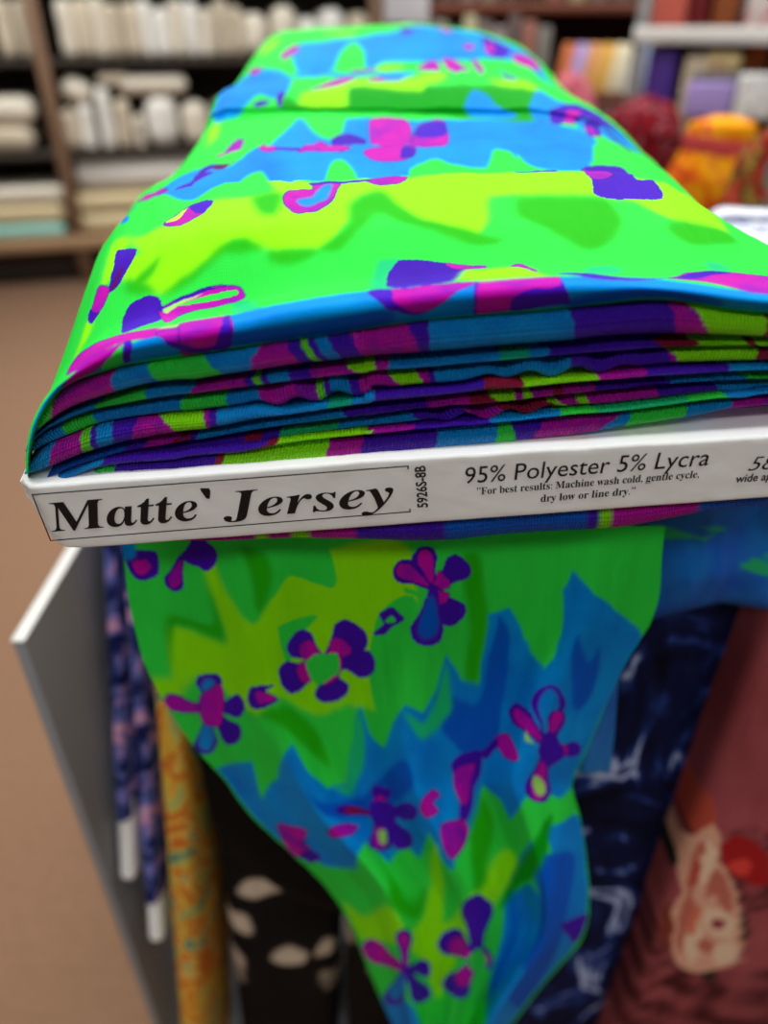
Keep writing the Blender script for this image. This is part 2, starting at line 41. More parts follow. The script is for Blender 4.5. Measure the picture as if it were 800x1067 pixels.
TAIL_ROWS = [[[-107.2,248.0,1082.3],[-97.9,247.6,1082.6],[-87.7,244.7,1084.5],[-77.7,241.6,1086.6],[-68.3,240.0,1087.7],[-58.9,237.6,1089.3],[-49.5,234.8,1091.2],[-40.8,235.0,1091.1],[-32.5,237.3,1089.5],[-23.8,238.0,1089.1],[-14.9,237.2,1089.6],[-6.2,237.3,1089.5],[2.6,236.8,1089.9],[11.2,234.3,1091.5],[19.8,233.2,1092.3],[28.6,235.3,1090.8],[37.7,237.4,1089.5],[46.5,237.8,1089.2],[55.6,238.9,1088.4],[64.8,240.4,1087.4],[73.4,239.7,1087.9],[81.9,238.6,1088.6],[91.6,240.9,1087.1],[102.2,244.9,1084.3],[112.7,248.2,1082.2]],[[-107.9,249.2,1068.6],[-98.5,248.9,1068.7],[-88.1,245.7,1071.1],[-77.9,242.5,1073.4],[-68.4,240.7,1074.7],[-58.7,237.7,1076.9],[-49.2,234.7,1079.1],[-40.6,235.6,1078.4],[-32.3,238.6,1076.3],[-23.4,239.1,1075.9],[-14.5,238.2,1076.5],[-5.6,238.4,1076.4],[3.2,237.3,1077.2],[11.9,234.2,1079.5],[20.5,233.3,1080.1],[29.6,236.2,1078.0],[38.7,238.3,1076.4],[47.7,238.8,1076.1],[56.8,239.9,1075.3],[65.9,240.7,1074.8],[74.3,238.8,1076.1],[82.7,237.4,1077.2],[92.7,240.3,1075.0],[103.6,245.1,1071.5],[114.5,248.9,1068.8]],[[-110.8,250.5,1044.5],[-101.1,250.3,1044.7],[-90.2,246.6,1047.7],[-79.8,243.4,1050.3],[-69.9,241.4,1052.0],[-59.8,237.7,1055.0],[-50.0,234.7,1057.5],[-41.4,236.4,1056.1],[-32.8,239.8,1053.3],[-23.7,240.1,1053.1],[-14.5,239.3,1053.7],[-5.4,239.5,1053.5],[3.7,237.7,1055.0],[12.6,233.9,1058.1],[21.5,233.6,1058.4],[30.9,237.1,1055.5],[40.3,239.3,1053.7],[49.5,239.8,1053.3],[59.0,240.9,1052.4],[68.1,240.8,1052.5],[76.3,237.7,1055.0],[84.8,236.2,1056.3],[95.4,239.9,1053.2],[106.8,245.3,1048.8],[118.3,249.7,1045.2]],[[-112.0,252.0,1026.7],[-102.2,251.5,1027.2],[-91.1,247.4,1030.8],[-80.7,244.3,1033.5],[-70.7,242.0,1035.6],[-60.3,237.5,1039.6],[-50.6,234.7,1042.1],[-42.2,237.4,1039.7],[-33.7,241.1,1036.4],[-24.5,241.1,1036.4],[-15.2,240.4,1037.0],[-6.1,240.6,1036.9],[3.0,237.9,1039.2],[11.9,233.6,1043.0],[20.8,234.0,1042.7],[30.2,238.1,1039.1],[39.7,240.2,1037.2],[49.0,240.9,1036.5],[58.4,241.9,1035.7],[67.3,240.8,1036.7],[75.1,236.4,1040.5],[83.6,235.0,1041.8],[94.3,239.6,1037.7],[106.0,245.5,1032.5],[117.7,250.5,1028.1]],[[-112.1,253.6,1001.6],[-102.4,252.7,1002.5],[-91.4,248.2,1006.9],[-81.2,245.2,1009.8],[-71.3,242.4,1012.6],[-61.0,237.2,1017.7],[-51.7,234.8,1020.0],[-43.7,238.6,1016.3],[-35.4,242.4,1012.6],[-26.4,242.0,1012.9],[-17.4,241.6,1013.4],[-8.5,241.6,1013.4],[0.4,237.9,1017.0],[9.0,233.4,1021.5],[17.8,234.6,1020.3],[27.0,239.2,1015.7],[36.1,241.1,1013.8],[45.2,242.1,1012.9],[54.4,243.0,1012.0],[62.7,240.6,1014.4],[70.0,235.1,1019.8],[78.3,233.9,1020.9],[89.0,239.4,1015.5],[100.4,245.7,1009.4],[112.0,251.5,1003.7]],[[-106.2,255.2,967.5],[-96.7,253.8,969.1],[-86.2,249.0,974.4],[-76.6,246.2,977.6],[-67.0,242.7,981.4],[-57.1,236.8,987.9],[-48.5,235.1,989.8],[-41.1,239.9,984.5],[-33.2,243.6,980.4],[-24.6,243.0,981.0],[-16.1,242.8,981.2],[-7.6,242.4,981.7],[0.9,237.7,986.9],[9.0,233.1,992.0],[17.3,235.3,989.5],[26.1,240.3,984.0],[34.8,242.0,982.1],[43.5,243.4,980.6],[52.1,244.1,979.9],[59.7,240.2,984.2],[66.2,233.6,991.4],[74.2,233.0,992.1],[84.6,239.3,985.2],[95.5,245.8,977.9],[106.9,252.5,970.6]],[[-97.0,256.9,937.0],[-87.8,254.7,939.6],[-78.0,249.8,945.6],[-69.0,247.1,949.0],[-59.8,242.8,954.2],[-50.5,236.4,962.0],[-42.6,235.7,962.9],[-35.8,241.4,955.9],[-28.3,244.8,951.8],[-20.2,244.0,952.7],[-12.2,244.1,952.6],[-4.2,243.2,953.7],[3.7,237.3,960.8],[11.2,233.0,966.1],[19.1,236.3,962.1],[27.5,241.4,955.9],[35.6,243.0,954.0],[43.9,244.8,951.7],[52.0,245.0,951.4],[58.6,239.5,958.2],[64.4,232.1,967.2],[72.0,232.2,967.1],[82.0,239.2,958.6],[92.4,246.0,950.3],[103.6,253.7,940.9]],[[-85.2,258.5,907.7],[-76.6,255.6,911.5],[-67.6,250.7,918.1],[-59.4,247.9,921.8],[-50.8,242.7,928.7],[-42.3,235.9,937.6],[-35.3,236.4,937.0],[-28.9,242.9,928.4],[-21.9,245.9,924.4],[-14.5,245.0,925.6],[-7.1,245.4,925.1],[0.3,243.7,927.4],[7.4,236.8,936.5],[14.3,233.0,941.5],[21.7,237.4,935.7],[29.4,242.5,928.9],[36.9,243.9,927.0],[44.7,246.3,923.8],[52.0,245.9,924.4],[57.7,238.6,934.1],[62.6,230.6,944.7],[69.9,231.6,943.4],[79.3,239.1,933.5],[89.1,246.1,924.1],[100.0,255.0,912.4]],[[-75.0,260.1,876.0],[-66.3,256.4,881.3],[-57.6,251.6,888.2],[-49.6,248.6,892.4],[-41.1,242.4,901.4],[-33.0,235.6,911.2],[-26.2,237.4,908.6],[-19.7,244.5,898.4],[-12.6,246.9,894.9],[-5.2,246.0,896.1],[2.1,246.7,895.3],[9.3,244.0,899.1],[16.0,236.2,910.3],[22.8,233.1,914.7],[30.4,238.6,906.9],[38.2,243.5,899.8],[45.7,244.9,897.8],[53.7,247.9,893.4],[60.7,246.7,895.2],[65.5,237.5,908.4],[70.0,229.1,920.5],[77.5,231.1,917.7],[87.2,238.9,906.3],[97.2,246.3,895.8],[108.8,256.5,881.1]],[[-56.9,261.5,841.6],[-48.8,257.1,848.5],[-40.8,252.5,855.6],[-33.3,249.3,860.7],[-25.5,241.9,872.2],[-18.2,235.3,882.5],[-11.8,238.6,877.4],[-5.3,246.1,865.7],[1.6,247.9,862.8],[8.5,247.2,864.0],[15.5,247.9,862.8],[22.1,244.0,868.9],[27.9,235.5,882.2],[34.2,233.5,885.3],[41.9,239.9,875.4],[49.6,244.5,868.1],[56.8,246.0,865.8],[64.6,249.6,860.1],[71.0,247.4,863.6],[74.5,236.6,880.5],[78.3,228.3,893.5],[85.8,231.3,888.8],[95.5,239.3,876.3],[105.4,246.8,864.5],[117.5,258.2,846.8]],[[-34.8,262.8,798.9],[-27.5,257.8,807.6],[-20.5,253.5,815.0],[-13.8,249.7,821.4],[-7.1,241.2,836.0],[-0.8,235.2,846.3],[5.3,240.0,838.1],[11.9,247.6,825.0],[18.4,248.8,823.0],[24.8,248.4,823.7],[31.3,249.1,822.5],[36.9,243.8,831.6],[41.6,234.8,847.1],[47.5,234.1,848.2],[55.2,241.2,836.0],[62.5,245.5,828.7],[69.3,247.2,825.7],[77.0,251.4,818.6],[82.3,248.1,824.3],[84.4,235.9,845.1],[87.5,228.1,858.5],[95.0,232.2,851.6],[104.5,240.1,838.0],[114.2,247.7,824.9],[126.6,260.1,803.7]],[[-22.7,263.9,758.0],[-15.8,258.3,768.5],[-9.3,254.4,775.7],[-3.0,250.0,783.8],[3.1,240.6,801.4],[8.8,235.5,810.9],[15.0,241.8,799.2],[21.6,249.1,785.6],[27.8,249.5,784.7],[34.0,249.5,784.8],[40.2,250.0,783.9],[45.2,243.4,796.2],[49.3,234.3,813.1],[55.2,235.1,811.6],[63.0,242.7,797.5],[70.0,246.3,790.7],[76.8,248.4,786.9],[84.4,252.9,778.5],[89.0,248.4,786.9],[90.1,235.2,811.4],[93.1,228.3,824.2],[100.9,233.3,814.9],[110.1,240.9,800.9],[119.8,248.6,786.4],[132.6,261.9,761.7]],[[-17.0,264.4,726.8],[-10.5,258.4,738.5],[-4.4,255.1,745.1],[1.5,250.2,754.8],[7.1,240.3,774.5],[12.6,236.4,782.1],[18.7,243.8,767.6],[25.0,250.2,754.8],[30.9,250.0,755.3],[36.8,250.4,754.4],[42.7,250.6,754.0],[47.1,242.9,769.3],[50.9,234.3,786.3],[57.0,236.7,781.6],[64.5,244.2,766.7],[71.1,247.0,761.2],[77.6,249.4,756.5],[85.0,254.1,747.2],[88.9,248.3,758.7],[89.5,234.6,785.7],[92.8,229.1,796.6],[100.6,234.8,785.2],[109.2,241.7,771.7],[118.7,249.6,756.1],[131.5,263.5,728.6]],[[-10.8,264.7,693.7],[-5.2,258.9,706.0],[0.2,255.9,712.3],[5.4,250.1,724.4],[10.2,240.0,745.6],[15.1,237.7,750.5],[20.7,245.7,733.7],[26.4,251.1,722.3],[31.6,250.5,723.6],[36.9,251.5,721.6],[42.1,250.9,722.7],[45.7,242.3,740.9],[49.2,234.7,756.9],[54.9,238.4,749.1],[61.7,245.5,734.1],[67.4,247.7,729.5],[73.5,250.6,723.3],[80.1,255.1,714.0],[83.0,247.9,729.1],[83.3,234.2,757.8],[86.7,230.2,766.3],[93.9,236.2,753.7],[101.4,242.4,740.6],[110.1,250.8,723.0],[122.0,265.1,692.9]],[[-2.1,265.0,651.1],[2.4,259.4,663.6],[6.8,256.6,670.0],[11.0,249.9,685.3],[14.7,239.9,707.8],[18.8,239.2,709.5],[23.8,247.5,690.6],[28.6,251.9,680.8],[32.8,251.1,682.4],[37.4,252.5,679.3],[41.5,251.1,682.5],[44.1,241.6,703.9],[47.1,235.2,718.4],[52.2,240.1,707.4],[57.9,246.6,692.7],[62.6,248.4,688.6],[67.9,252.0,680.5],[73.4,255.9,671.6],[75.2,247.3,691.0],[75.2,234.0,721.2],[78.4,231.3,727.1],[84.5,237.4,713.5],[90.8,243.1,700.6],[98.5,252.1,680.1],[108.8,266.7,647.3]],[[6.6,265.2,609.5],[10.2,260.1,621.9],[13.8,257.2,628.7],[16.9,249.5,647.4],[19.7,239.9,670.5],[23.2,240.8,668.4],[27.5,249.2,648.0],[31.4,252.5,640.1],[35.0,251.9,641.6],[38.8,253.6,637.6],[42.0,251.1,643.6],[43.8,241.1,667.8],[46.2,236.0,679.9],[50.8,241.8,666.0],[55.5,247.6,652.0],[59.4,249.2,648.1],[64.0,253.4,638.0],[68.5,256.6,630.3],[69.3,246.7,654.2],[69.1,233.9,685.1],[72.0,232.6,688.1],[77.2,238.5,674.0],[82.4,243.8,661.1],[89.3,253.6,637.5],[98.2,268.1,602.5]],[[19.7,265.4,535.9],[21.8,260.8,548.4],[23.9,257.8,556.6],[25.4,249.1,579.9],[26.7,240.2,603.9],[29.3,242.6,597.4],[32.6,250.8,575.3],[35.2,253.1,569.1],[37.5,252.7,570.1],[40.1,254.6,565.2],[41.9,250.9,575.2],[42.4,240.6,602.8],[44.0,237.0,612.3],[47.4,243.5,595.0],[50.7,248.5,581.6],[53.4,250.1,577.3],[56.7,254.8,564.6],[59.6,257.1,558.5],[59.3,246.0,588.2],[58.6,234.1,620.3],[60.8,234.0,620.5],[64.4,239.5,605.7],[68.1,244.6,592.1],[73.4,255.2,563.4],[80.0,269.4,525.2]],[[33.7,265.7,457.5],[34.6,261.6,469.7],[35.5,258.1,480.1],[35.5,248.6,508.5],[35.6,240.6,532.3],[37.5,244.4,520.9],[40.0,252.2,497.7],[41.6,253.6,493.5],[42.9,253.7,493.4],[44.6,255.4,488.1],[45.1,250.5,502.9],[44.5,240.2,533.5],[45.4,238.2,539.4],[48.0,245.0,519.1],[50.1,249.2,506.6],[51.8,251.0,501.2],[54.2,256.2,485.8],[55.8,257.3,482.5],[54.5,245.3,518.4],[53.3,234.4,550.8],[54.8,235.4,548.0],[57.2,240.4,533.0],[59.7,245.4,518.0],[63.9,256.9,483.8],[68.7,270.5,443.1]]]
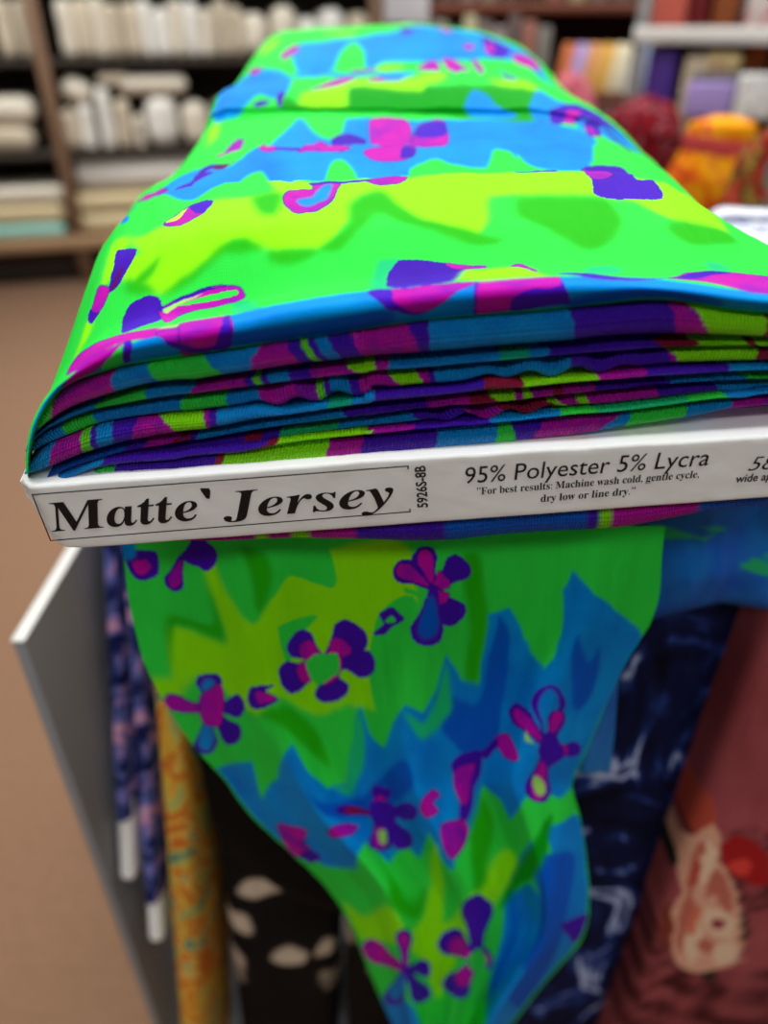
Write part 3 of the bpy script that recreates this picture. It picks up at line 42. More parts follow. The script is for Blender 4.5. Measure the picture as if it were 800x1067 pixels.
LAYERS = [{"y":3.0,"rows":[[4.26,38.75,6.52,41.39],[7.79,43.3,10.57,45.19],[11.3,47.69,14.94,48.04],[15.09,51.61,19.4,50.27],[19.2,54.91,23.85,52.04],[23.55,57.26,28.26,53.22],[27.99,58.52,32.63,54.21],[32.39,59.68,36.96,55.15],[36.75,60.78,41.26,56.05],[41.06,61.61,45.52,56.87],[45.33,62.12,49.74,57.42],[49.56,62.54,53.88,57.53],[53.77,62.88,57.99,57.51],[57.96,63.17,61.77,57.07],[61.85,63.19,65.93,57.53],[66.01,63.44,70.06,57.92],[70.16,63.71,74.17,58.15],[74.3,63.99,78.27,58.36],[78.42,64.34,82.35,58.61],[82.54,64.74,86.42,58.85],[86.63,65.12,90.49,59.08],[90.71,65.42,94.53,59.2],[94.78,65.58,98.56,59.21],[98.83,65.71,102.58,59.22],[102.87,65.86,106.6,59.32],[106.91,66.04,110.61,59.44],[110.93,66.24,110.73,59.85],[114.94,66.48,114.72,59.68],[118.93,66.89,118.71,59.5],[122.89,67.37,122.7,59.32],[126.85,67.66,126.68,59.21],[130.82,67.65,130.66,59.18],[134.79,67.59,134.64,59.18],[138.76,67.5,138.61,59.18],[142.72,67.43,142.57,59.18],[146.67,67.4,146.53,59.17],[150.62,67.38,150.48,59.17],[154.56,67.35,154.43,59.15],[158.5,67.33,158.37,59.09],[162.43,67.29,162.32,59.0],[166.35,67.27,166.26,58.93],[170.27,67.27,170.18,58.95],[174.17,67.32,174.05,59.16],[178.06,67.38,177.93,59.33],[181.95,67.46,181.85,59.25],[185.81,67.57,185.78,59.05],[189.69,67.57,189.72,58.8],[193.64,67.19,193.67,58.51],[197.63,66.59,197.63,58.14],[201.64,65.85,201.61,57.72],[205.68,64.77,205.59,57.27],[209.75,63.57,209.58,56.81],[213.83,62.47,213.58,56.33],[217.92,61.64,217.59,55.83],[222.01,60.86,221.61,55.32],[226.11,60.04,225.63,54.81],[230.24,59.22,229.66,54.3],[234.37,58.39,233.7,53.78],[238.52,57.57,237.74,53.26],[242.69,56.73,241.79,52.74],[246.87,55.9,245.85,52.22],[251.07,55.06,249.92,51.7],[255.28,54.22,253.99,51.18],[259.5,53.38,258.07,50.66]],"segs":[[-50.0,0.0,"B"],[12.0,0.0,"G"],[17.2,-19.8,"K"],[37.7,-13.2,"B"],[50.3,-3.3,"G"],[68.4,3.3,"B"],[78.6,-19.8,"K"],[91.1,0.0,"P"],[94.9,0.0,"LG"],[97.0,0.0,"P"],[99.1,0.0,"B"],[102.8,0.0,"P"],[109.0,0.0,"K"],[125.3,9.9,"P"],[129.0,0.0,"B"],[168.8,3.3,"P"],[196.4,6.6,"K"],[204.6,16.5,"L"],[222.0,0.0,"R"],[228.1,0.0,"L"]]},{"y":4.2,"rows":[[3.17,38.03,4.53,38.06],[7.34,41.93,8.66,41.94],[11.84,44.87,13.1,45.0],[16.43,47.16,17.7,46.95],[21.01,48.98,22.26,48.59],[25.55,50.19,26.78,49.89],[30.04,51.21,31.23,50.77],[34.5,52.18,35.6,51.24],[38.92,53.1,39.94,51.63],[43.31,53.95,44.26,51.99],[47.65,54.51,48.56,52.28],[51.91,54.63,52.83,52.55],[56.14,54.61,57.09,52.72],[60.04,54.15,61.32,52.86],[64.32,54.63,65.55,53.04],[68.57,55.03,69.77,53.23],[72.8,55.26,73.98,53.45],[77.02,55.48,78.18,53.64],[81.23,55.73,82.37,53.81],[85.42,55.99,86.54,53.98],[89.6,56.22,90.71,54.15],[93.76,56.35,94.86,54.32],[97.91,56.35,99.0,54.5],[102.05,56.37,103.13,54.66],[106.19,56.46,107.25,54.7],[110.32,56.59,111.36,54.65],[110.44,57.01,110.7,55.01],[114.55,56.84,113.32,55.09],[118.65,56.65,117.41,54.94],[122.76,56.47,121.51,54.81],[126.86,56.35,125.6,54.71],[130.96,56.32,129.68,54.69],[135.05,56.32,133.76,54.71],[139.14,56.32,137.83,54.74],[143.22,56.32,141.89,54.76],[147.29,56.31,145.95,54.77],[151.36,56.3,150.0,54.78],[155.42,56.29,154.04,54.8],[159.48,56.23,158.07,54.86],[163.54,56.14,162.09,54.97],[167.6,56.06,166.1,55.06],[171.63,56.09,170.12,55.02],[175.63,56.3,174.16,54.88],[179.62,56.47,178.19,54.74],[183.65,56.39,182.2,54.69],[187.7,56.18,186.19,54.73],[191.75,55.93,190.17,54.77],[195.82,55.63,194.16,54.76],[199.9,55.25,198.17,54.62],[203.99,54.81,202.19,54.39],[208.09,54.35,206.23,54.14],[212.2,53.88,210.26,53.86],[216.32,53.38,214.3,53.58],[220.45,52.87,218.35,53.27],[224.58,52.35,222.41,52.88],[228.72,51.82,226.5,52.4],[232.87,51.29,230.62,51.85],[237.03,50.76,234.74,51.29],[241.19,50.23,238.87,50.72],[245.36,49.7,243.01,50.14],[249.54,49.16,247.16,49.56],[253.72,48.62,251.32,48.98],[257.91,48.09,255.49,48.39],[262.11,47.55,259.66,47.81]],"segs":[[-50.0,0.0,"B"],[30.0,0.0,"G"],[45.9,0.0,"B"],[59.0,-5.0,"K"],[75.6,0.0,"P"],[78.1,0.0,"LG"],[80.3,0.0,"P"],[82.4,0.0,"B"],[88.5,0.0,"P"],[94.9,0.0,"K"],[107.5,6.6,"L"],[113.5,3.3,"K"],[115.9,0.0,"L"],[113.4,0.0,"K"],[116.5,0.0,"B"],[148.5,0.0,"TG"],[156.8,0.0,"B"],[162.1,0.0,"P"],[194.2,8.2,"R"],[204.0,0.0,"L"],[219.9,0.0,"R"],[222.2,0.0,"L"]]},{"y":5.4,"rows":[[1.15,34.62,2.59,34.65],[5.39,38.62,7.24,37.53],[9.96,41.76,11.97,39.43],[14.7,43.76,16.66,40.86],[19.39,45.45,21.3,42.32],[24.04,46.79,25.9,43.89],[28.61,47.69,30.42,44.81],[33.12,48.18,34.87,45.33],[37.58,48.58,39.29,45.75],[42.03,48.94,43.68,46.06],[46.45,49.25,48.02,46.23],[50.85,49.52,52.35,46.33],[55.23,49.7,56.61,46.17],[59.59,49.84,60.92,46.28],[63.94,50.03,65.23,46.45],[68.29,50.23,69.53,46.67],[72.62,50.44,73.83,47.01],[76.94,50.64,78.1,47.14],[81.25,50.82,82.21,46.38],[85.55,51.0,86.34,45.65],[89.83,51.17,90.61,46.06],[94.11,51.35,94.86,46.51],[98.37,51.52,99.1,46.74],[102.62,51.69,103.33,46.95],[106.86,51.73,107.54,47.21],[111.09,51.69,111.74,47.54],[110.41,52.05,109.51,48.39],[113.11,52.13,113.7,48.52],[117.32,51.99,117.88,48.58],[121.53,51.84,122.04,48.62],[125.74,51.74,126.21,48.63],[129.94,51.73,130.36,48.49],[134.14,51.75,134.52,48.36],[138.33,51.78,138.65,48.57],[142.51,51.8,142.7,49.19],[146.69,51.81,146.73,49.85],[150.86,51.82,150.8,49.34],[155.02,51.83,154.88,48.47],[159.17,51.9,159.0,48.41],[163.3,52.01,163.11,48.38],[167.43,52.11,167.22,48.33],[171.57,52.07,171.32,48.29],[175.72,51.92,175.42,48.25],[179.87,51.77,179.51,48.24],[184.0,51.72,183.58,48.28],[188.11,51.76,187.63,48.38],[192.21,51.8,191.68,48.47],[196.31,51.79,195.73,48.5],[200.44,51.65,199.82,48.35],[204.58,51.41,203.92,48.11],[208.73,51.15,208.03,47.84],[212.88,50.86,212.14,47.57],[217.04,50.58,216.24,47.33],[221.2,50.26,220.34,47.08],[225.39,49.86,224.46,46.76],[229.6,49.36,228.6,46.37],[233.83,48.8,232.76,45.93],[238.08,48.22,236.92,45.48],[242.33,47.63,241.1,45.02],[246.59,47.04,245.27,44.56],[250.86,46.44,249.45,44.09],[255.14,45.84,253.64,43.62],[259.43,45.24,257.84,43.15],[263.73,44.64,262.03,42.68]],"segs":[[-50.0,0.0,"B"],[17.1,-3.3,"G"],[28.0,0.0,"B"],[54.4,-5.0,"G"],[68.4,-3.3,"B"],[78.6,0.0,"K"],[89.4,0.0,"K2"],[95.6,0.0,"LG"],[97.8,0.0,"P"],[99.6,0.0,"B"],[105.4,0.0,"P"],[108.3,0.0,"K"],[119.2,8.2,"L"],[126.2,3.3,"K"],[128.5,0.0,"P"],[130.2,0.0,"B"],[153.4,0.0,"B"],[168.8,0.0,"P"],[165.9,0.0,"B"],[169.2,0.0,"P"],[197.6,3.3,"K"],[199.9,9.9,"L"],[222.5,0.0,"R"],[226.8,0.0,"L"]]},{"y":3.0,"rows":[[1.39,33.51,0.07,27.25],[6.09,36.42,4.8,28.83],[10.87,38.34,9.63,31.21],[15.61,39.79,14.42,33.01],[20.3,41.26,19.15,34.45],[24.94,42.85,23.82,35.69],[29.51,43.77,28.46,36.83],[34.01,44.29,33.04,37.76],[38.47,44.72,37.56,38.4],[42.9,45.03,42.04,38.95],[47.29,45.2,46.51,39.52],[51.66,45.31,50.96,40.08],[55.96,45.14,55.36,40.51],[60.32,45.25,59.5,40.47],[64.67,45.43,63.89,41.02],[69.02,45.65,68.26,41.63],[73.36,45.99,72.62,42.28],[77.67,46.12,76.95,42.89],[81.83,45.35,81.25,43.34],[86.0,44.62,85.54,43.65],[90.31,45.03,89.81,43.94],[94.61,45.49,94.06,44.24],[98.89,45.71,98.3,44.58],[103.16,45.93,102.53,44.92],[107.42,46.19,106.74,45.13],[111.66,46.52,110.94,45.21],[109.41,47.38,109.16,45.33],[113.64,47.51,112.92,45.43],[117.86,47.57,117.11,45.49],[122.07,47.62,121.28,45.55],[126.27,47.62,125.45,45.64],[130.47,47.48,129.61,45.79],[134.67,47.35,133.76,45.95],[138.84,47.56,137.9,46.09],[142.94,48.19,142.04,46.17],[147.01,48.85,146.17,46.17],[151.12,48.34,150.3,46.15],[155.24,47.46,154.42,46.14],[159.4,47.4,158.53,46.2],[163.56,47.37,162.62,46.32],[167.71,47.32,166.7,46.43],[171.86,47.28,170.79,46.45],[175.99,47.24,174.89,46.41],[180.13,47.22,178.98,46.36],[184.24,47.27,183.06,46.3],[188.33,47.37,187.15,46.23],[192.42,47.46,191.23,46.15],[196.51,47.49,195.3,46.07],[200.64,47.34,199.37,46.01],[204.79,47.1,203.43,45.96],[208.94,46.82,207.49,45.89],[213.09,46.55,211.56,45.78],[217.23,46.31,215.64,45.62],[221.38,46.05,219.72,45.41],[225.54,45.73,223.83,45.13],[229.72,45.34,227.96,44.75],[233.92,44.89,232.11,44.32],[238.13,44.44,236.26,43.86],[242.35,43.97,240.43,43.4],[246.56,43.5,244.59,42.94],[250.79,43.03,248.77,42.47],[255.02,42.56,252.95,42.0],[259.26,42.09,257.14,41.53],[263.5,41.61,261.33,41.06]],"segs":[[-50.0,0.0,"B"],[10.4,-7.3,"K"],[21.6,0.0,"LG"],[24.9,0.0,"P"],[27.0,0.0,"B"],[32.1,0.0,"P"],[38.4,-6.6,"K"],[50.5,13.2,"L"],[60.9,3.3,"K"],[62.4,2.0,"P"],[64.7,1.7,"B"],[97.7,0.0,"TG"],[105.0,0.0,"B"],[111.9,0.0,"P"],[143.8,0.0,"R"],[155.4,0.0,"L"],[177.1,1.7,"K"],[190.5,0.0,"P"],[214.2,0.0,"B"]]},{"y":4.2,"rows":[[-3.46,23.48,-0.02,26.14],[1.4,25.11,4.82,27.24],[6.37,27.56,9.69,28.92],[11.3,29.41,14.49,30.47],[16.17,30.89,19.24,31.76],[20.98,32.16,23.94,32.95],[25.75,33.33,28.6,34.02],[30.47,34.29,33.21,35.03],[35.12,34.94,37.78,35.91],[39.74,35.52,42.27,36.33],[44.33,36.1,46.71,36.5],[48.91,36.67,51.15,36.81],[53.45,37.11,55.62,37.47],[57.7,37.07,60.03,37.77],[62.22,37.64,64.42,38.03],[66.73,38.27,68.8,38.3],[71.21,38.94,73.17,38.62],[75.67,39.57,77.53,38.97],[80.1,40.02,81.87,39.31],[84.51,40.35,86.2,39.57],[88.9,40.65,90.5,39.71],[93.28,40.95,94.8,39.82],[97.65,41.31,99.08,39.93],[102.0,41.65,103.36,40.11],[106.33,41.86,107.62,40.33],[110.66,41.95,111.72,40.47],[108.83,42.07,109.34,40.08],[112.69,42.17,113.59,40.42],[117.0,42.24,117.82,40.76],[121.3,42.3,122.04,41.09],[125.6,42.39,126.26,41.26],[129.88,42.54,130.48,41.01],[134.15,42.71,134.59,41.5],[138.41,42.86,138.71,41.07],[142.67,42.94,142.91,40.9],[146.92,42.94,147.09,41.01],[151.17,42.92,151.26,41.16],[155.41,42.91,155.42,41.32],[159.64,42.97,159.57,41.5],[163.86,43.09,163.7,41.7],[168.06,43.2,167.82,41.9],[172.27,43.22,171.93,42.06],[176.48,43.18,176.04,42.21],[180.69,43.13,180.15,42.33],[184.9,43.07,184.25,42.43],[189.1,42.99,188.34,42.52],[193.3,42.91,192.43,42.59],[197.5,42.84,196.52,42.64],[201.69,42.77,200.6,42.66],[205.87,42.71,204.69,42.66],[210.05,42.65,208.77,42.64],[214.24,42.53,212.87,42.53],[218.43,42.37,217.0,42.3],[222.64,42.16,221.15,42.0],[226.86,41.86,225.3,41.67],[231.12,41.47,229.46,41.34],[235.39,41.03,233.62,40.99],[239.66,40.56,237.78,40.63],[243.95,40.09,241.95,40.28],[248.24,39.61,246.12,39.92],[252.54,39.12,250.3,39.56],[256.84,38.64,254.47,39.2],[261.15,38.15,258.65,38.84],[265.47,37.67,262.84,38.48]],"segs":[[-50.0,0.0,"B"],[5.5,-3.3,"B2"],[32.1,0.0,"P"],[39.3,0.0,"K"],[50.2,0.0,"R"],[53.3,0.0,"P"],[56.0,0.0,"B"],[103.0,0.0,"P"],[127.7,0.0,"K"],[140.0,0.0,"R"],[147.9,6.6,"L"],[153.4,0.0,"K"],[155.7,0.0,"L"],[158.5,0.0,"K"],[164.4,0.0,"R"],[167.5,0.0,"K"],[176.6,0.0,"P"],[198.4,0.0,"B"],[220.1,0.0,"G"]]},{"y":5.4,"rows":[[-3.53,22.36,-0.63,25.08],[1.45,23.49,3.97,25.41],[6.45,25.22,8.72,26.57],[11.4,26.81,13.44,27.92],[16.29,28.15,18.14,29.52],[21.12,29.37,22.78,30.95],[25.91,30.47,27.32,31.61],[30.66,31.51,31.77,31.92],[35.37,32.41,36.19,32.08],[39.99,32.84,40.54,32.02],[44.55,33.02,44.88,31.9],[49.12,33.33,49.24,31.94],[53.72,34.02,53.68,32.68],[58.26,34.32,58.02,32.7],[62.78,34.59,62.34,32.66],[67.29,34.87,66.66,32.65],[71.79,35.2,71.0,32.9],[76.27,35.55,75.35,33.51],[80.74,35.9,79.69,34.16],[85.19,36.17,83.99,34.59],[89.62,36.32,88.28,34.94],[94.04,36.43,92.55,35.21],[98.45,36.55,96.81,35.38],[102.85,36.73,101.05,35.52],[107.24,36.95,105.29,35.66],[111.46,37.1,109.01,35.98],[109.01,36.7,113.22,36.08],[113.38,37.05,117.43,36.17],[117.74,37.4,121.63,36.24],[122.09,37.73,125.82,36.24],[126.42,37.91,130.01,36.01],[130.76,37.65,134.11,36.43],[135.0,38.16,138.11,36.31],[139.24,37.71,142.27,35.9],[143.56,37.54,146.43,36.0],[147.87,37.66,150.57,36.15],[152.16,37.81,154.7,36.31],[156.44,37.97,158.82,36.53],[160.7,38.15,162.91,36.84],[164.96,38.36,166.99,37.12],[169.2,38.57,171.09,37.16],[173.43,38.73,175.23,36.95],[177.66,38.88,179.37,36.71],[181.89,39.01,183.48,36.64],[186.11,39.11,187.55,36.78],[190.32,39.2,191.6,36.97],[194.53,39.27,195.63,37.18],[198.73,39.33,199.66,37.37],[202.94,39.35,203.67,37.57],[207.14,39.35,207.67,37.76],[211.35,39.32,211.68,37.92],[215.57,39.21,215.73,37.86],[219.82,38.97,219.87,37.42],[224.08,38.67,223.64,38.05],[228.36,38.33,227.41,38.72],[232.64,37.98,231.46,38.57],[236.92,37.62,235.55,38.28],[241.21,37.26,239.65,37.95],[245.5,36.89,243.76,37.62],[249.79,36.52,247.87,37.27],[254.09,36.15,251.99,36.92],[258.39,35.78,256.11,36.56],[262.69,35.41,260.23,36.21],[266.99,35.04,264.36,35.85]],"segs":[[-50.0,0.0,"B"],[24.3,0.0,"T"],[34.9,0.0,"B"],[40.7,0.0,"P"],[70.5,0.0,"R"],[75.9,0.0,"P"],[81.6,0.0,"T"],[99.4,0.0,"B"],[124.6,0.0,"P"],[140.0,0.0,"K"],[149.7,0.0,"R"],[166.4,6.6,"L"],[170.4,0.0,"L"],[168.6,3.3,"K"],[171.8,0.0,"K"],[173.0,0.0,"L"],[175.9,0.0,"K"],[196.3,0.0,"P"],[213.5,0.0,"B"]]},{"y":3.0,"rows":[[-1.86,23.85,0.97,26.58],[2.79,24.19,5.52,26.74],[7.58,25.36,10.26,27.8],[12.36,26.72,14.98,29.09],[17.1,28.34,19.68,30.68],[21.79,29.77,24.33,32.15],[26.37,30.44,28.87,32.86],[30.88,30.76,33.32,33.15],[35.33,30.92,37.72,33.23],[39.73,30.86,42.05,33.06],[44.11,30.74,46.37,32.85],[48.52,30.78,50.74,32.94],[53.0,31.53,55.17,33.53],[57.39,31.55,59.52,33.59],[61.75,31.5,63.86,33.62],[66.12,31.49,68.2,33.68],[70.51,31.75,72.54,33.87],[74.9,32.36,76.88,34.15],[79.28,33.01,81.2,34.44],[83.63,33.45,85.51,34.65],[87.96,33.8,89.8,34.75],[92.28,34.08,94.08,34.83],[96.57,34.25,98.35,34.89],[100.86,34.39,102.61,34.95],[105.14,34.53,106.87,35.01],[108.9,34.86,108.54,34.85],[113.16,34.96,110.73,34.69],[117.41,35.04,114.97,34.74],[121.65,35.11,119.21,34.78],[125.88,35.12,123.44,34.83],[130.11,34.88,127.66,34.88],[134.26,35.31,131.88,34.9],[138.3,35.19,136.09,34.9],[142.51,34.77,140.29,34.91],[146.71,34.87,144.49,34.93],[150.89,35.02,148.67,34.99],[155.07,35.19,152.84,35.09],[159.22,35.41,157.01,35.2],[163.35,35.72,161.16,35.31],[167.47,36.0,165.31,35.41],[171.62,36.04,169.45,35.49],[175.8,35.83,173.6,35.46],[179.98,35.59,177.75,35.39],[184.14,35.52,181.89,35.38],[188.25,35.66,185.99,35.53],[192.34,35.85,190.07,35.73],[196.41,36.06,194.13,35.96],[200.48,36.25,198.17,36.2],[204.53,36.45,202.18,36.52],[208.58,36.64,206.18,36.85],[212.62,36.81,210.17,37.15],[216.72,36.75,214.18,37.34],[220.9,36.3,218.22,37.41],[224.71,36.94,222.27,37.39],[228.51,37.61,226.35,37.3],[232.61,37.46,230.44,37.12],[236.74,37.16,234.55,36.89],[240.89,36.84,238.66,36.65],[245.04,36.5,242.77,36.4],[249.19,36.15,246.89,36.15],[253.35,35.79,251.0,35.89],[257.51,35.43,255.12,35.63],[261.68,35.07,259.23,35.37],[265.84,34.72,263.35,35.12]],"segs":[[-50.0,0.0,"B"],[25.2,0.0,"P"],[75.9,6.6,"R"],[80.5,0.0,"L"],[109.7,0.0,"K"],[122.0,0.0,"P"],[147.1,0.0,"B"],[166.1,0.0,"G"],[177.0,0.0,"T"],[206.0,0.0,"G"],[216.8,0.0,"B"]]},{"y":4.2,"rows":[[20.6,27.37,23.64,29.18],[24.9,29.12,23.7,24.61],[29.09,29.49,27.33,23.47],[33.21,29.6,31.42,23.33],[37.28,29.55,35.54,23.31],[41.32,29.35,39.67,23.35],[45.38,29.27,43.78,23.36],[49.51,29.65,47.91,23.47],[53.61,29.89,51.81,24.4],[57.69,30.0,55.88,24.37],[61.74,30.02,59.95,24.28],[65.79,30.09,64.0,24.17],[69.85,30.22,68.06,24.06],[73.9,30.46,72.1,23.91],[77.95,30.73,76.14,23.76],[81.98,30.98,80.18,23.62],[86.0,31.13,84.23,23.57],[90.0,31.22,88.28,23.62],[94.0,31.28,92.33,23.69],[97.99,31.35,96.37,23.78],[101.97,31.4,100.4,23.88],[105.94,31.28,104.43,23.99],[109.9,31.16,108.45,24.14],[113.87,31.17,112.46,24.35],[117.83,31.21,116.45,24.69],[121.78,31.26,120.44,25.05],[125.73,31.3,124.4,25.39],[129.67,31.33,128.37,25.67],[133.61,31.34,132.33,25.78],[137.54,31.35,136.28,25.79],[141.46,31.35,140.24,25.77],[145.38,31.37,144.19,25.75],[149.29,31.44,148.13,25.77],[153.19,31.52,152.06,25.83],[157.08,31.62,155.98,25.9],[160.96,31.73,159.9,25.99],[164.84,31.83,163.8,26.09],[168.71,31.91,167.69,26.23],[172.58,31.94,171.56,26.47],[176.46,31.89,175.38,26.88],[180.34,31.84,179.17,27.36],[184.2,31.85,182.95,27.81],[188.03,32.0,186.74,28.15],[191.84,32.18,190.53,28.47],[195.63,32.39,194.31,28.77],[199.41,32.62,198.08,29.07],[203.17,32.89,201.85,29.32],[206.91,33.2,205.61,29.55],[210.64,33.5,209.24,30.17],[214.37,33.74,212.78,30.97],[218.13,33.87,216.34,31.67],[221.91,33.92,220.16,31.53],[225.7,33.9,223.85,31.8],[229.5,33.8,227.57,31.95],[233.33,33.64,231.35,31.87],[237.16,33.43,235.17,31.69],[241.0,33.2,238.98,31.5],[244.85,32.97,242.8,31.3],[248.69,32.74,246.61,31.1],[252.53,32.5,250.43,30.89],[256.38,32.26,254.25,30.68],[260.22,32.02,258.07,30.47],[264.07,31.77,261.88,30.26],[267.91,31.52,265.7,30.06]],"segs":[[-50.0,0.0,"G"],[27.2,-4.6,"P"],[59.6,-4.0,"RL"],[62.3,-2.6,"L"],[95.3,-3.3,"K"],[105.9,-3.3,"P"],[129.5,0.0,"B"],[148.0,0.0,"G"],[153.7,6.6,"P"],[160.2,-8.2,"K"],[181.1,-16.5,"B"],[187.5,-3.3,"G"],[204.9,0.0,"B"],[218.1,0.0,"K"]]}]
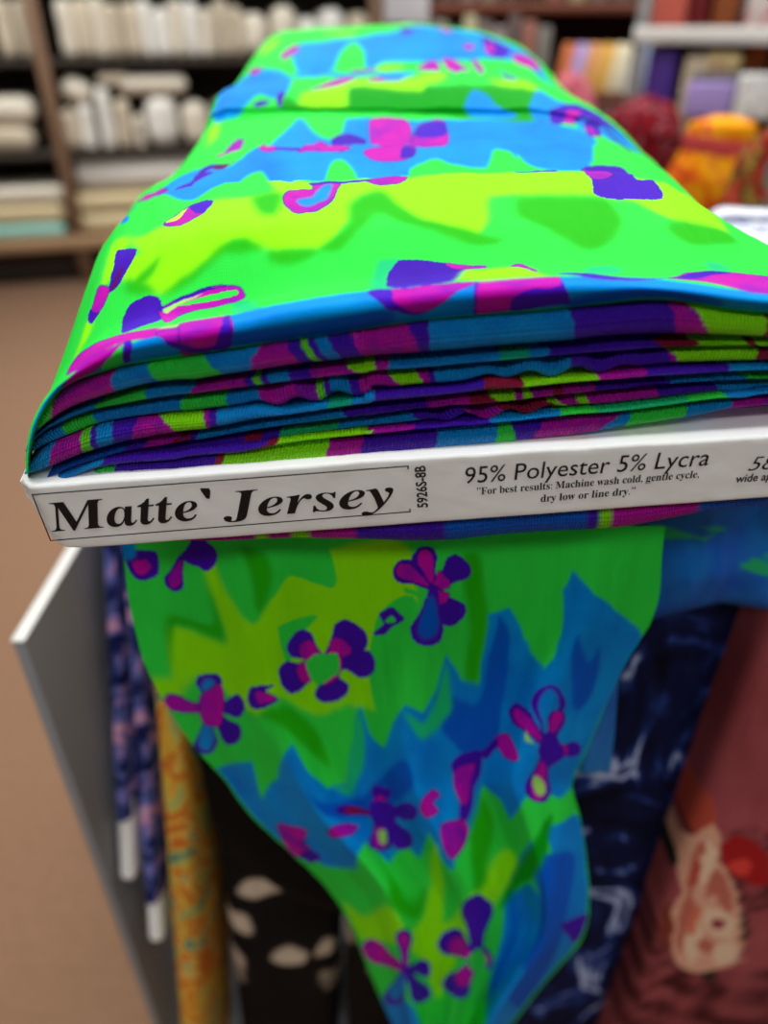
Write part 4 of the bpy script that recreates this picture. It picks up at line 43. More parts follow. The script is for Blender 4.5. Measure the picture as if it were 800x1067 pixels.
TOP_PRINT = [["L",1,[[0.1561,0.3007],[0.1811,0.305],[0.162,0.3529],[0.1885,0.3486],[0.2194,0.3551],[0.2592,0.3834],[0.2946,0.3878],[0.3328,0.3987],[0.324,0.4815],[0.38,0.4336],[0.4404,0.4379],[0.489,0.4357],[0.5567,0.4444],[0.62,0.4423],[0.6289,0.4379],[0.7158,0.4423],[0.7968,0.427],[0.8733,0.4989],[0.8292,0.3508],[0.7806,0.3268],[0.7496,0.3464],[0.7305,0.3704],[0.6863,0.3747],[0.6068,0.3769],[0.5685,0.3704],[0.539,0.2702],[0.4728,0.3312],[0.4507,0.3834],[0.4197,0.3704],[0.3991,0.3028],[0.3785,0.2593],[0.3225,0.268],[0.3446,0.2614],[0.3093,0.2767],[0.2857,0.2919],[0.2695,0.2723],[0.2548,0.2571],[0.2401,0.2397],[0.2121,0.2179],[0.1811,0.2484],[0.1546,0.2767]]],["M",1,[[0.2121,0.2179],[0.2386,0.244],[0.2577,0.2636],[0.268,0.2832],[0.2916,0.2941],[0.3166,0.2745],[0.296,0.2658],[0.2725,0.268],[0.2459,0.2331],[0.218,0.2157]]],["M",1,[[0.3034,0.3878],[0.3417,0.3943],[0.3299,0.3464],[0.3122,0.3486]]],["M",1,[[0.1679,0.2614],[0.1988,0.2353],[0.2062,0.2179],[0.1723,0.2375]]],["M",1,[[0.3225,0.268],[0.3785,0.2549],[0.3594,0.2353],[0.3328,0.244]]],["M",1,[[0.3785,0.2571],[0.4035,0.3028],[0.4109,0.3617],[0.4536,0.3965],[0.4669,0.3617],[0.4934,0.3203],[0.5214,0.3028],[0.5479,0.2832],[0.5744,0.268],[0.5479,0.2527],[0.5022,0.2854],[0.4639,0.3203],[0.4418,0.3464],[0.4212,0.3115],[0.4035,0.2571]]],["M",1,[[0.6053,0.3725],[0.6834,0.3725],[0.7054,0.3617],[0.6848,0.2505],[0.6598,0.244],[0.6215,0.2941],[0.5906,0.3333]]],["M",1,[[0.7614,0.3355],[0.8174,0.342],[0.8262,0.3137],[0.7776,0.268],[0.7496,0.3028]]],["M",1,[[0.1753,0.2375],[0.1826,0.2593],[0.2047,0.2854],[0.1973,0.2505]]],["T",1,[[0.6716,0.1786],[0.7025,0.1852],[0.7113,0.159],[0.6789,0.1525]]],["T",1,[[0.7953,0.2222],[0.8115,0.2244],[0.8247,0.2048],[0.8056,0.1961]]],["T",1,[[0.2916,0.1808],[0.3137,0.1743],[0.3373,0.1133],[0.3166,0.1155]]],["T",1,[[0.4492,0.1133],[0.4433,0.2179],[0.4536,0.2309],[0.4698,0.2288],[0.4595,0.1852],[0.4786,0.1133]]],["L",1,[[0.1355,0.3791],[0.1649,0.3551],[0.1532,0.3268],[0.1473,0.2876],[0.1399,0.2723],[0.1355,0.2941]]],["L",1,[[0.1237,0.2266],[0.1355,0.2157],[0.1252,0.1743],[0.1149,0.1656]]],["P",1,[[0.1458,0.3464],[0.1753,0.3181],[0.1664,0.2789],[0.1591,0.2571],[0.1473,0.2593],[0.1458,0.3115]]],["P",1,[[0.1267,0.2484],[0.1414,0.2309],[0.134,0.2179],[0.1252,0.2331]]],["M2",1,[[0.1576,0.2898],[0.162,0.2876],[0.1576,0.2593],[0.1502,0.2593]]],["K",1,[[0.1325,0.281],[0.1473,0.2636],[0.1473,0.2505],[0.1399,0.2309],[0.1296,0.2462]]],["P",1,[[0.1811,0.2179],[0.2091,0.2135],[0.218,0.1656],[0.2077,0.1547],[0.1797,0.1481],[0.1723,0.1917]]],["K",1,[[0.2121,0.1895],[0.2592,0.22],[0.296,0.2135],[0.3049,0.1895],[0.2857,0.1808],[0.2401,0.1699],[0.2268,0.1503]]],["P",1,[[0.2121,0.1895],[0.2371,0.2092],[0.2592,0.22],[0.2828,0.2179],[0.2622,0.2157],[0.2371,0.2026],[0.2165,0.1808]]],["G",1,[[0.2297,0.1917],[0.2636,0.207],[0.2931,0.2092],[0.2946,0.1983],[0.2607,0.1939]]],["LT",1,[[0.2165,0.1874],[0.2371,0.2026],[0.2592,0.2113],[0.2342,0.1939],[0.2209,0.1743]]],["B",1,[[0.1723,0.5163],[0.2209,0.5272],[0.2725,0.512],[0.3181,0.61],[0.3284,0.6362],[0.3667,0.6035],[0.4021,0.5904],[0.408,0.6231],[0.4109,0.6362],[0.5096,0.6362],[0.7158,0.6296],[0.7555,0.6209],[0.7865,0.6057],[0.7305,0.4902],[0.6613,0.488],[0.6495,0.5185],[0.6436,0.5076],[0.6406,0.5229],[0.6186,0.5251],[0.5994,0.4924],[0.5626,0.4989],[0.5361,0.512],[0.5022,0.4902],[0.486,0.4401],[0.4492,0.4401],[0.43,0.4989],[0.4124,0.5163],[0.3991,0.5011],[0.3814,0.4444],[0.3446,0.4815],[0.3594,0.4401],[0.3432,0.4401],[0.3152,0.4967],[0.2931,0.488],[0.268,0.4314],[0.2371,0.3943],[0.2121,0.4139]]],["B",1,[[0.1399,0.4227],[0.1281,0.512],[0.1296,0.5185],[0.1532,0.4183]]],["K",1,[[0.1311,0.5272],[0.1723,0.5163],[0.1885,0.4946],[0.137,0.5207]]],["K",1,[[0.2047,0.3529],[0.2165,0.366],[0.2415,0.3834],[0.2592,0.3834],[0.2445,0.3595],[0.2239,0.3442]]],["P",1,[[0.2342,0.3813],[0.2592,0.3856],[0.2489,0.3638],[0.2386,0.3638]]],["P",1,[[0.2032,0.4858],[0.2106,0.4967],[0.2224,0.4989],[0.2224,0.512],[0.2489,0.5076],[0.2356,0.4967],[0.2268,0.488],[0.2224,0.4423]]],["Y",1,[[0.2062,0.3573],[0.2165,0.366],[0.2312,0.3769],[0.2194,0.3573]]],["K",1,[[0.4433,0.6318],[0.5066,0.634],[0.5066,0.5577],[0.4683,0.5556]]],["K",1,[[0.5641,0.6296],[0.5596,0.5468],[0.5096,0.5512],[0.5199,0.6166],[0.5361,0.6275]]],["K",1,[[0.4462,0.5338],[0.4786,0.5512],[0.514,0.5447],[0.511,0.5185],[0.4786,0.5098],[0.4536,0.5163]]],["K",1,[[0.4109,0.549],[0.4315,0.5577],[0.4462,0.5861],[0.4168,0.5338]]],["K",1,[[0.3608,0.5447],[0.3785,0.5882],[0.4271,0.5403],[0.3623,0.5359]]],["K",1,[[0.2946,0.5882],[0.324,0.5577],[0.3284,0.5425],[0.3078,0.5425]]],["K",1,[[0.4433,0.4314],[0.4934,0.4423],[0.4816,0.4139],[0.4566,0.4096]]],["K",1,[[0.38,0.4336],[0.4109,0.427],[0.3947,0.3791],[0.3711,0.3508],[0.349,0.3486],[0.3402,0.3725],[0.3476,0.4009],[0.377,0.4052]]],["P",1,[[0.5346,0.6275],[0.5655,0.6275],[0.5611,0.5969],[0.5184,0.5969],[0.5199,0.6166]]],["P",1,[[0.5007,0.5447],[0.514,0.5381],[0.511,0.5185],[0.4919,0.5163]]],["P",1,[[0.3918,0.5904],[0.4124,0.6057],[0.4462,0.5882],[0.4271,0.5577]]],["P",1,[[0.38,0.4336],[0.4477,0.4336],[0.4462,0.4248],[0.4109,0.4227],[0.3785,0.4205]]],["P",1,[[0.6244,0.4444],[0.6598,0.4815],[0.6775,0.4423],[0.6524,0.4401]]],["P",1,[[0.3255,0.5534],[0.3579,0.549],[0.3579,0.5403],[0.3314,0.5425]]],["B",1,[[0.3549,0.3769],[0.3726,0.3856],[0.3918,0.4183],[0.4021,0.4161],[0.3873,0.3791],[0.3623,0.3617]]],["P",1,[[0.7172,0.4858],[0.7703,0.4946],[0.7658,0.4227],[0.7879,0.4292],[0.7703,0.3791],[0.6951,0.3747],[0.7084,0.4118]]],["K",1,[[0.7187,0.4858],[0.7408,0.4401],[0.729,0.4183],[0.7099,0.4161]]],["P",1,[[0.7349,0.6253],[0.7732,0.7059],[0.8144,0.7342],[0.894,0.7015],[0.8954,0.6318],[0.8203,0.6231],[0.7835,0.6013],[0.7865,0.6209],[0.7909,0.6405]]],["K",1,[[0.7806,0.6906],[0.81,0.7015],[0.7761,0.634],[0.7614,0.6362]]],["K",1,[[0.7923,0.6296],[0.8115,0.634],[0.8012,0.6078],[0.7879,0.61]]],["B",1,[[0.8454,0.6754],[0.8837,0.6928],[0.894,0.6296],[0.8351,0.61],[0.8233,0.6144],[0.8174,0.6187]]],["B",1,[[0.782,0.6318],[0.8144,0.6754],[0.8262,0.6928],[0.7938,0.6318],[0.7776,0.6144]]],["L",1,[[0.1841,0.6275],[0.19,0.6449],[0.2062,0.6144],[0.1959,0.61]]],["K",1,[[0.243,0.549],[0.2415,0.6013],[0.2622,0.5969],[0.2577,0.5512]]],["M2",1,[[0.2268,0.5272],[0.2725,0.5163],[0.271,0.5207],[0.2592,0.5076]]],["P",1,[[0.2224,0.5011],[0.2297,0.5272],[0.2489,0.5207],[0.2342,0.5098]]],["B",1,[[0.1841,0.6449],[0.1561,0.7386],[0.1576,0.8192],[0.2577,0.8105],[0.2887,0.7168],[0.2754,0.7037],[0.2386,0.7168],[0.2386,0.6863],[0.2268,0.658]]],["DG",1,[[0.3034,0.6688],[0.2975,0.7037],[0.3343,0.6863],[0.4109,0.6819],[0.3932,0.7298],[0.4875,0.7473],[0.5199,0.7298],[0.6097,0.7386],[0.7275,0.7495],[0.7158,0.6318],[0.6097,0.6383],[0.5022,0.6623]]],["L",1,[[0.3402,0.7298],[0.3697,0.7516],[0.486,0.756],[0.5228,0.7473],[0.5228,0.719],[0.3947,0.7342],[0.4124,0.6797],[0.3358,0.6797],[0.3152,0.7168]]],["P",1,[[0.2459,0.6885],[0.2548,0.7015],[0.2739,0.6928],[0.2607,0.6754]]],["P",1,[[0.2754,0.719],[0.2857,0.719],[0.3004,0.6688],[0.2857,0.6906]]],["K",1,[[0.327,0.7277],[0.3594,0.756],[0.3976,0.756],[0.3476,0.7342]]],["K",1,[[0.4212,0.7495],[0.4448,0.7582],[0.486,0.7538],[0.4477,0.7495]]],["B",1,[[0.2666,0.8083],[0.3299,0.8126],[0.4831,0.7734],[0.5081,0.7647],[0.489,0.756],[0.4507,0.7516],[0.4359,0.7647],[0.3667,0.7625]]],["B",1,[[0.6171,0.7233],[0.6524,0.7059],[0.6878,0.6405],[0.6127,0.6449]]],["B",1,[[0.7305,0.7473],[0.7644,0.7233],[0.7894,0.7146],[0.7644,0.6776],[0.7378,0.6296],[0.7128,0.6318]]],["P",1,[[0.7378,0.634],[0.7644,0.695],[0.7894,0.719],[0.7747,0.6536]]],["B",1,[[0.2504,0.8824],[0.3446,0.8867],[0.489,0.9172],[0.5317,0.9259],[0.6377,0.9237],[0.729,0.9107],[0.8189,0.8824],[0.7909,0.8148],[0.757,0.8606],[0.6613,0.841],[0.57,0.8279],[0.4521,0.8279],[0.4286,0.8126],[0.4138,0.8192],[0.4094,0.8562],[0.3785,0.8802],[0.3608,0.8606],[0.3402,0.8126],[0.2754,0.817]]],["L",1,[[0.1694,0.8715],[0.162,0.8998],[0.1811,0.9172],[0.1959,0.9041],[0.187,0.8693]]],["L",1,[[0.4124,0.8105],[0.4566,0.8192],[0.4875,0.8192],[0.486,0.8126],[0.4433,0.8061]]],["L",1,[[0.3049,0.915],[0.3756,0.9129],[0.3652,0.902],[0.3004,0.9107]]],["K",1,[[0.2283,0.8519],[0.2415,0.8824],[0.2607,0.8693],[0.2386,0.8431]]],["K",1,[[0.1694,0.8301],[0.1973,0.8279],[0.19,0.8192]]],["K",1,[[0.377,0.8105],[0.4345,0.8126],[0.4021,0.8083]]],["P",1,[[0.6804,0.9107],[0.7437,0.8867],[0.7143,0.8562],[0.6834,0.8584]]],["P",1,[[0.4831,0.9194],[0.5169,0.915],[0.4978,0.8954]]],["P",1,[[0.6819,0.8192],[0.6951,0.7647],[0.6701,0.7625]]],["P",1,[[0.5331,0.7516],[0.542,0.7603],[0.5582,0.7516]]],["K",1,[[0.7467,0.8758],[0.81,0.8867],[0.8041,0.8606],[0.7482,0.8519]]],["K",1,[[0.6259,0.8736],[0.6554,0.878],[0.648,0.8671]]],["K",1,[[0.514,0.8105],[0.542,0.8257],[0.5611,0.8257],[0.5523,0.8061]]],["K",1,[[0.5744,0.8301],[0.5994,0.8279],[0.6127,0.8061],[0.5788,0.7691]]],["K",1,[[0.6377,0.8344],[0.6495,0.8279],[0.6259,0.7647],[0.6318,0.8126]]],["K",1,[[0.6892,0.8889],[0.7054,0.8802],[0.6922,0.8627],[0.6819,0.8693]]],["K",1,[[0.5773,0.9259],[0.6127,0.9237],[0.5994,0.915]]],["L",1,[[0.6406,0.7538],[0.7158,0.7669],[0.7334,0.7473],[0.673,0.7451]]],["L",1,[[0.5258,0.7364],[0.5125,0.7603],[0.5582,0.7712],[0.5626,0.7516]]],["B",0,[[0.0,0.0566],[0.0412,0.0784],[0.0722,0.0828],[0.106,0.0675],[0.1487,0.0392],[0.1841,0.0784],[0.2224,0.0959],[0.2533,0.0959],[0.2813,0.1111],[0.299,0.1176],[0.3623,0.1089],[0.4639,0.1133],[0.4433,0.1133],[0.4816,0.1111],[0.5611,0.1133],[0.6495,0.1111],[0.6657,0.1133],[0.673,0.1133],[0.729,0.1351],[0.7703,0.1198],[0.8351,0.1068],[0.8954,0.122],[0.9794,0.1307],[0.9794,0.0305],[0.9234,0.0305],[0.866,0.0261],[0.8115,0.0261],[0.7541,0.0283],[0.6834,0.024],[0.6406,0.024],[0.6053,0.024],[0.5184,0.0218],[0.4345,0.0218],[0.4035,0.0218],[0.327,0.024],[0.2489,0.024],[0.243,0.024],[0.1708,0.024],[0.1384,0.0283],[0.1075,0.0305],[0.0677,0.0523],[0.0353,0.0523]]],["B2",1,[[0.2946,0.0566],[0.3564,0.0458],[0.4595,0.0545],[0.4551,0.0218],[0.3004,0.024]]],["B2",1,[[0.6568,0.0392],[0.7275,0.0654],[0.8115,0.0501],[0.8115,0.0261],[0.7393,0.0283],[0.6554,0.024]]],["K",1,[[0.109,0.0588],[0.1458,0.0893],[0.1753,0.0915],[0.2077,0.098],[0.2563,0.1133],[0.2813,0.1111],[0.268,0.0937],[0.2165,0.0959],[0.1856,0.0915],[0.1723,0.0719],[0.1517,0.037],[0.1105,0.0283]]],["K",1,[[0.1119,0.1481],[0.1252,0.1612],[0.1546,0.1547],[0.1826,0.1416],[0.2194,0.1176],[0.2401,0.1133],[0.215,0.0871],[0.1841,0.098],[0.1561,0.0937],[0.1237,0.0806]]],["LT",1,[[0.2224,0.1133],[0.2401,0.1176],[0.2651,0.1111],[0.2518,0.1046],[0.2297,0.1111]]],["G",1,[[0.1517,0.0283],[0.1649,0.0566],[0.1826,0.0806],[0.1767,0.0261]]],["P",1,[[0.1841,0.0937],[0.1915,0.0893],[0.1856,0.0305],[0.1767,0.0283]]],["K",1,[[0.2194,0.0959],[0.2386,0.1046],[0.2784,0.1111],[0.268,0.024],[0.2489,0.024],[0.2327,0.0479]]],["K",1,[[0.2504,0.122],[0.299,0.1155],[0.2901,0.0261],[0.2636,0.024],[0.2386,0.024]]],["P",1,[[0.2239,0.0697],[0.2459,0.0414],[0.2651,0.0261],[0.268,0.024],[0.2489,0.024],[0.2312,0.0414]]],["P",1,[[0.2931,0.1133],[0.299,0.1155],[0.2916,0.0261],[0.2636,0.024],[0.2489,0.024],[0.2504,0.0349],[0.2769,0.0349]]],["P",1,[[0.4477,0.1089],[0.4639,0.1133],[0.4683,0.0828],[0.458,0.0719]]],["K",1,[[0.4536,0.1068],[0.4816,0.1089],[0.5611,0.1111],[0.539,0.085],[0.5228,0.0566],[0.5081,0.0414],[0.4875,0.0349],[0.4654,0.0523],[0.458,0.0763]]],["P",1,[[0.4492,0.1089],[0.4713,0.1089],[0.4713,0.0719],[0.4875,0.0392],[0.5052,0.0392],[0.4875,0.0349],[0.4654,0.0501],[0.458,0.0763]]],["K",0,[[0.5641,0.1089],[0.5994,0.1111],[0.648,0.1111],[0.6554,0.0327],[0.6053,0.0283],[0.5552,0.024]]],["P",1,[[0.595,0.0501],[0.6186,0.0741],[0.6362,0.0719],[0.651,0.0784],[0.6568,0.0327],[0.6333,0.0283],[0.592,0.0218]]],["P",0,[[0.5611,0.1111],[0.5641,0.1111],[0.5552,0.0218],[0.5523,0.0218]]],["P",0,[[0.648,0.1111],[0.6539,0.0871],[0.6568,0.0327],[0.6524,0.0305]]],["P",1,[[0.4595,0.183],[0.4639,0.2222],[0.4713,0.2288],[0.5199,0.2135],[0.5479,0.1874],[0.5376,0.122],[0.4993,0.1133],[0.4698,0.1176]]],["L",1,[[0.539,0.1307],[0.542,0.1765],[0.5464,0.1983],[0.5567,0.1808],[0.6024,0.1917],[0.6215,0.1612],[0.6362,0.1198],[0.5906,0.1133],[0.5685,0.1111]]],["K",1,[[0.5199,0.2113],[0.5464,0.2004],[0.5611,0.1983],[0.5626,0.1895],[0.5346,0.1917]]],["K",1,[[0.5906,0.1917],[0.6009,0.1983],[0.6215,0.1612],[0.6024,0.1852]]],["P",1,[[0.6436,0.1481],[0.6775,0.1525],[0.7231,0.1264],[0.7644,0.1503],[0.729,0.1068],[0.6804,0.1089]]],["K",1,[[0.7614,0.1438],[0.7982,0.1874],[0.8645,0.207],[0.8925,0.2026],[0.8954,0.1155],[0.8571,0.1068],[0.8351,0.1155],[0.8012,0.1394]]],["P",1,[[0.7614,0.1438],[0.7982,0.1874],[0.8262,0.1961],[0.7997,0.1634],[0.7835,0.1503]]]]
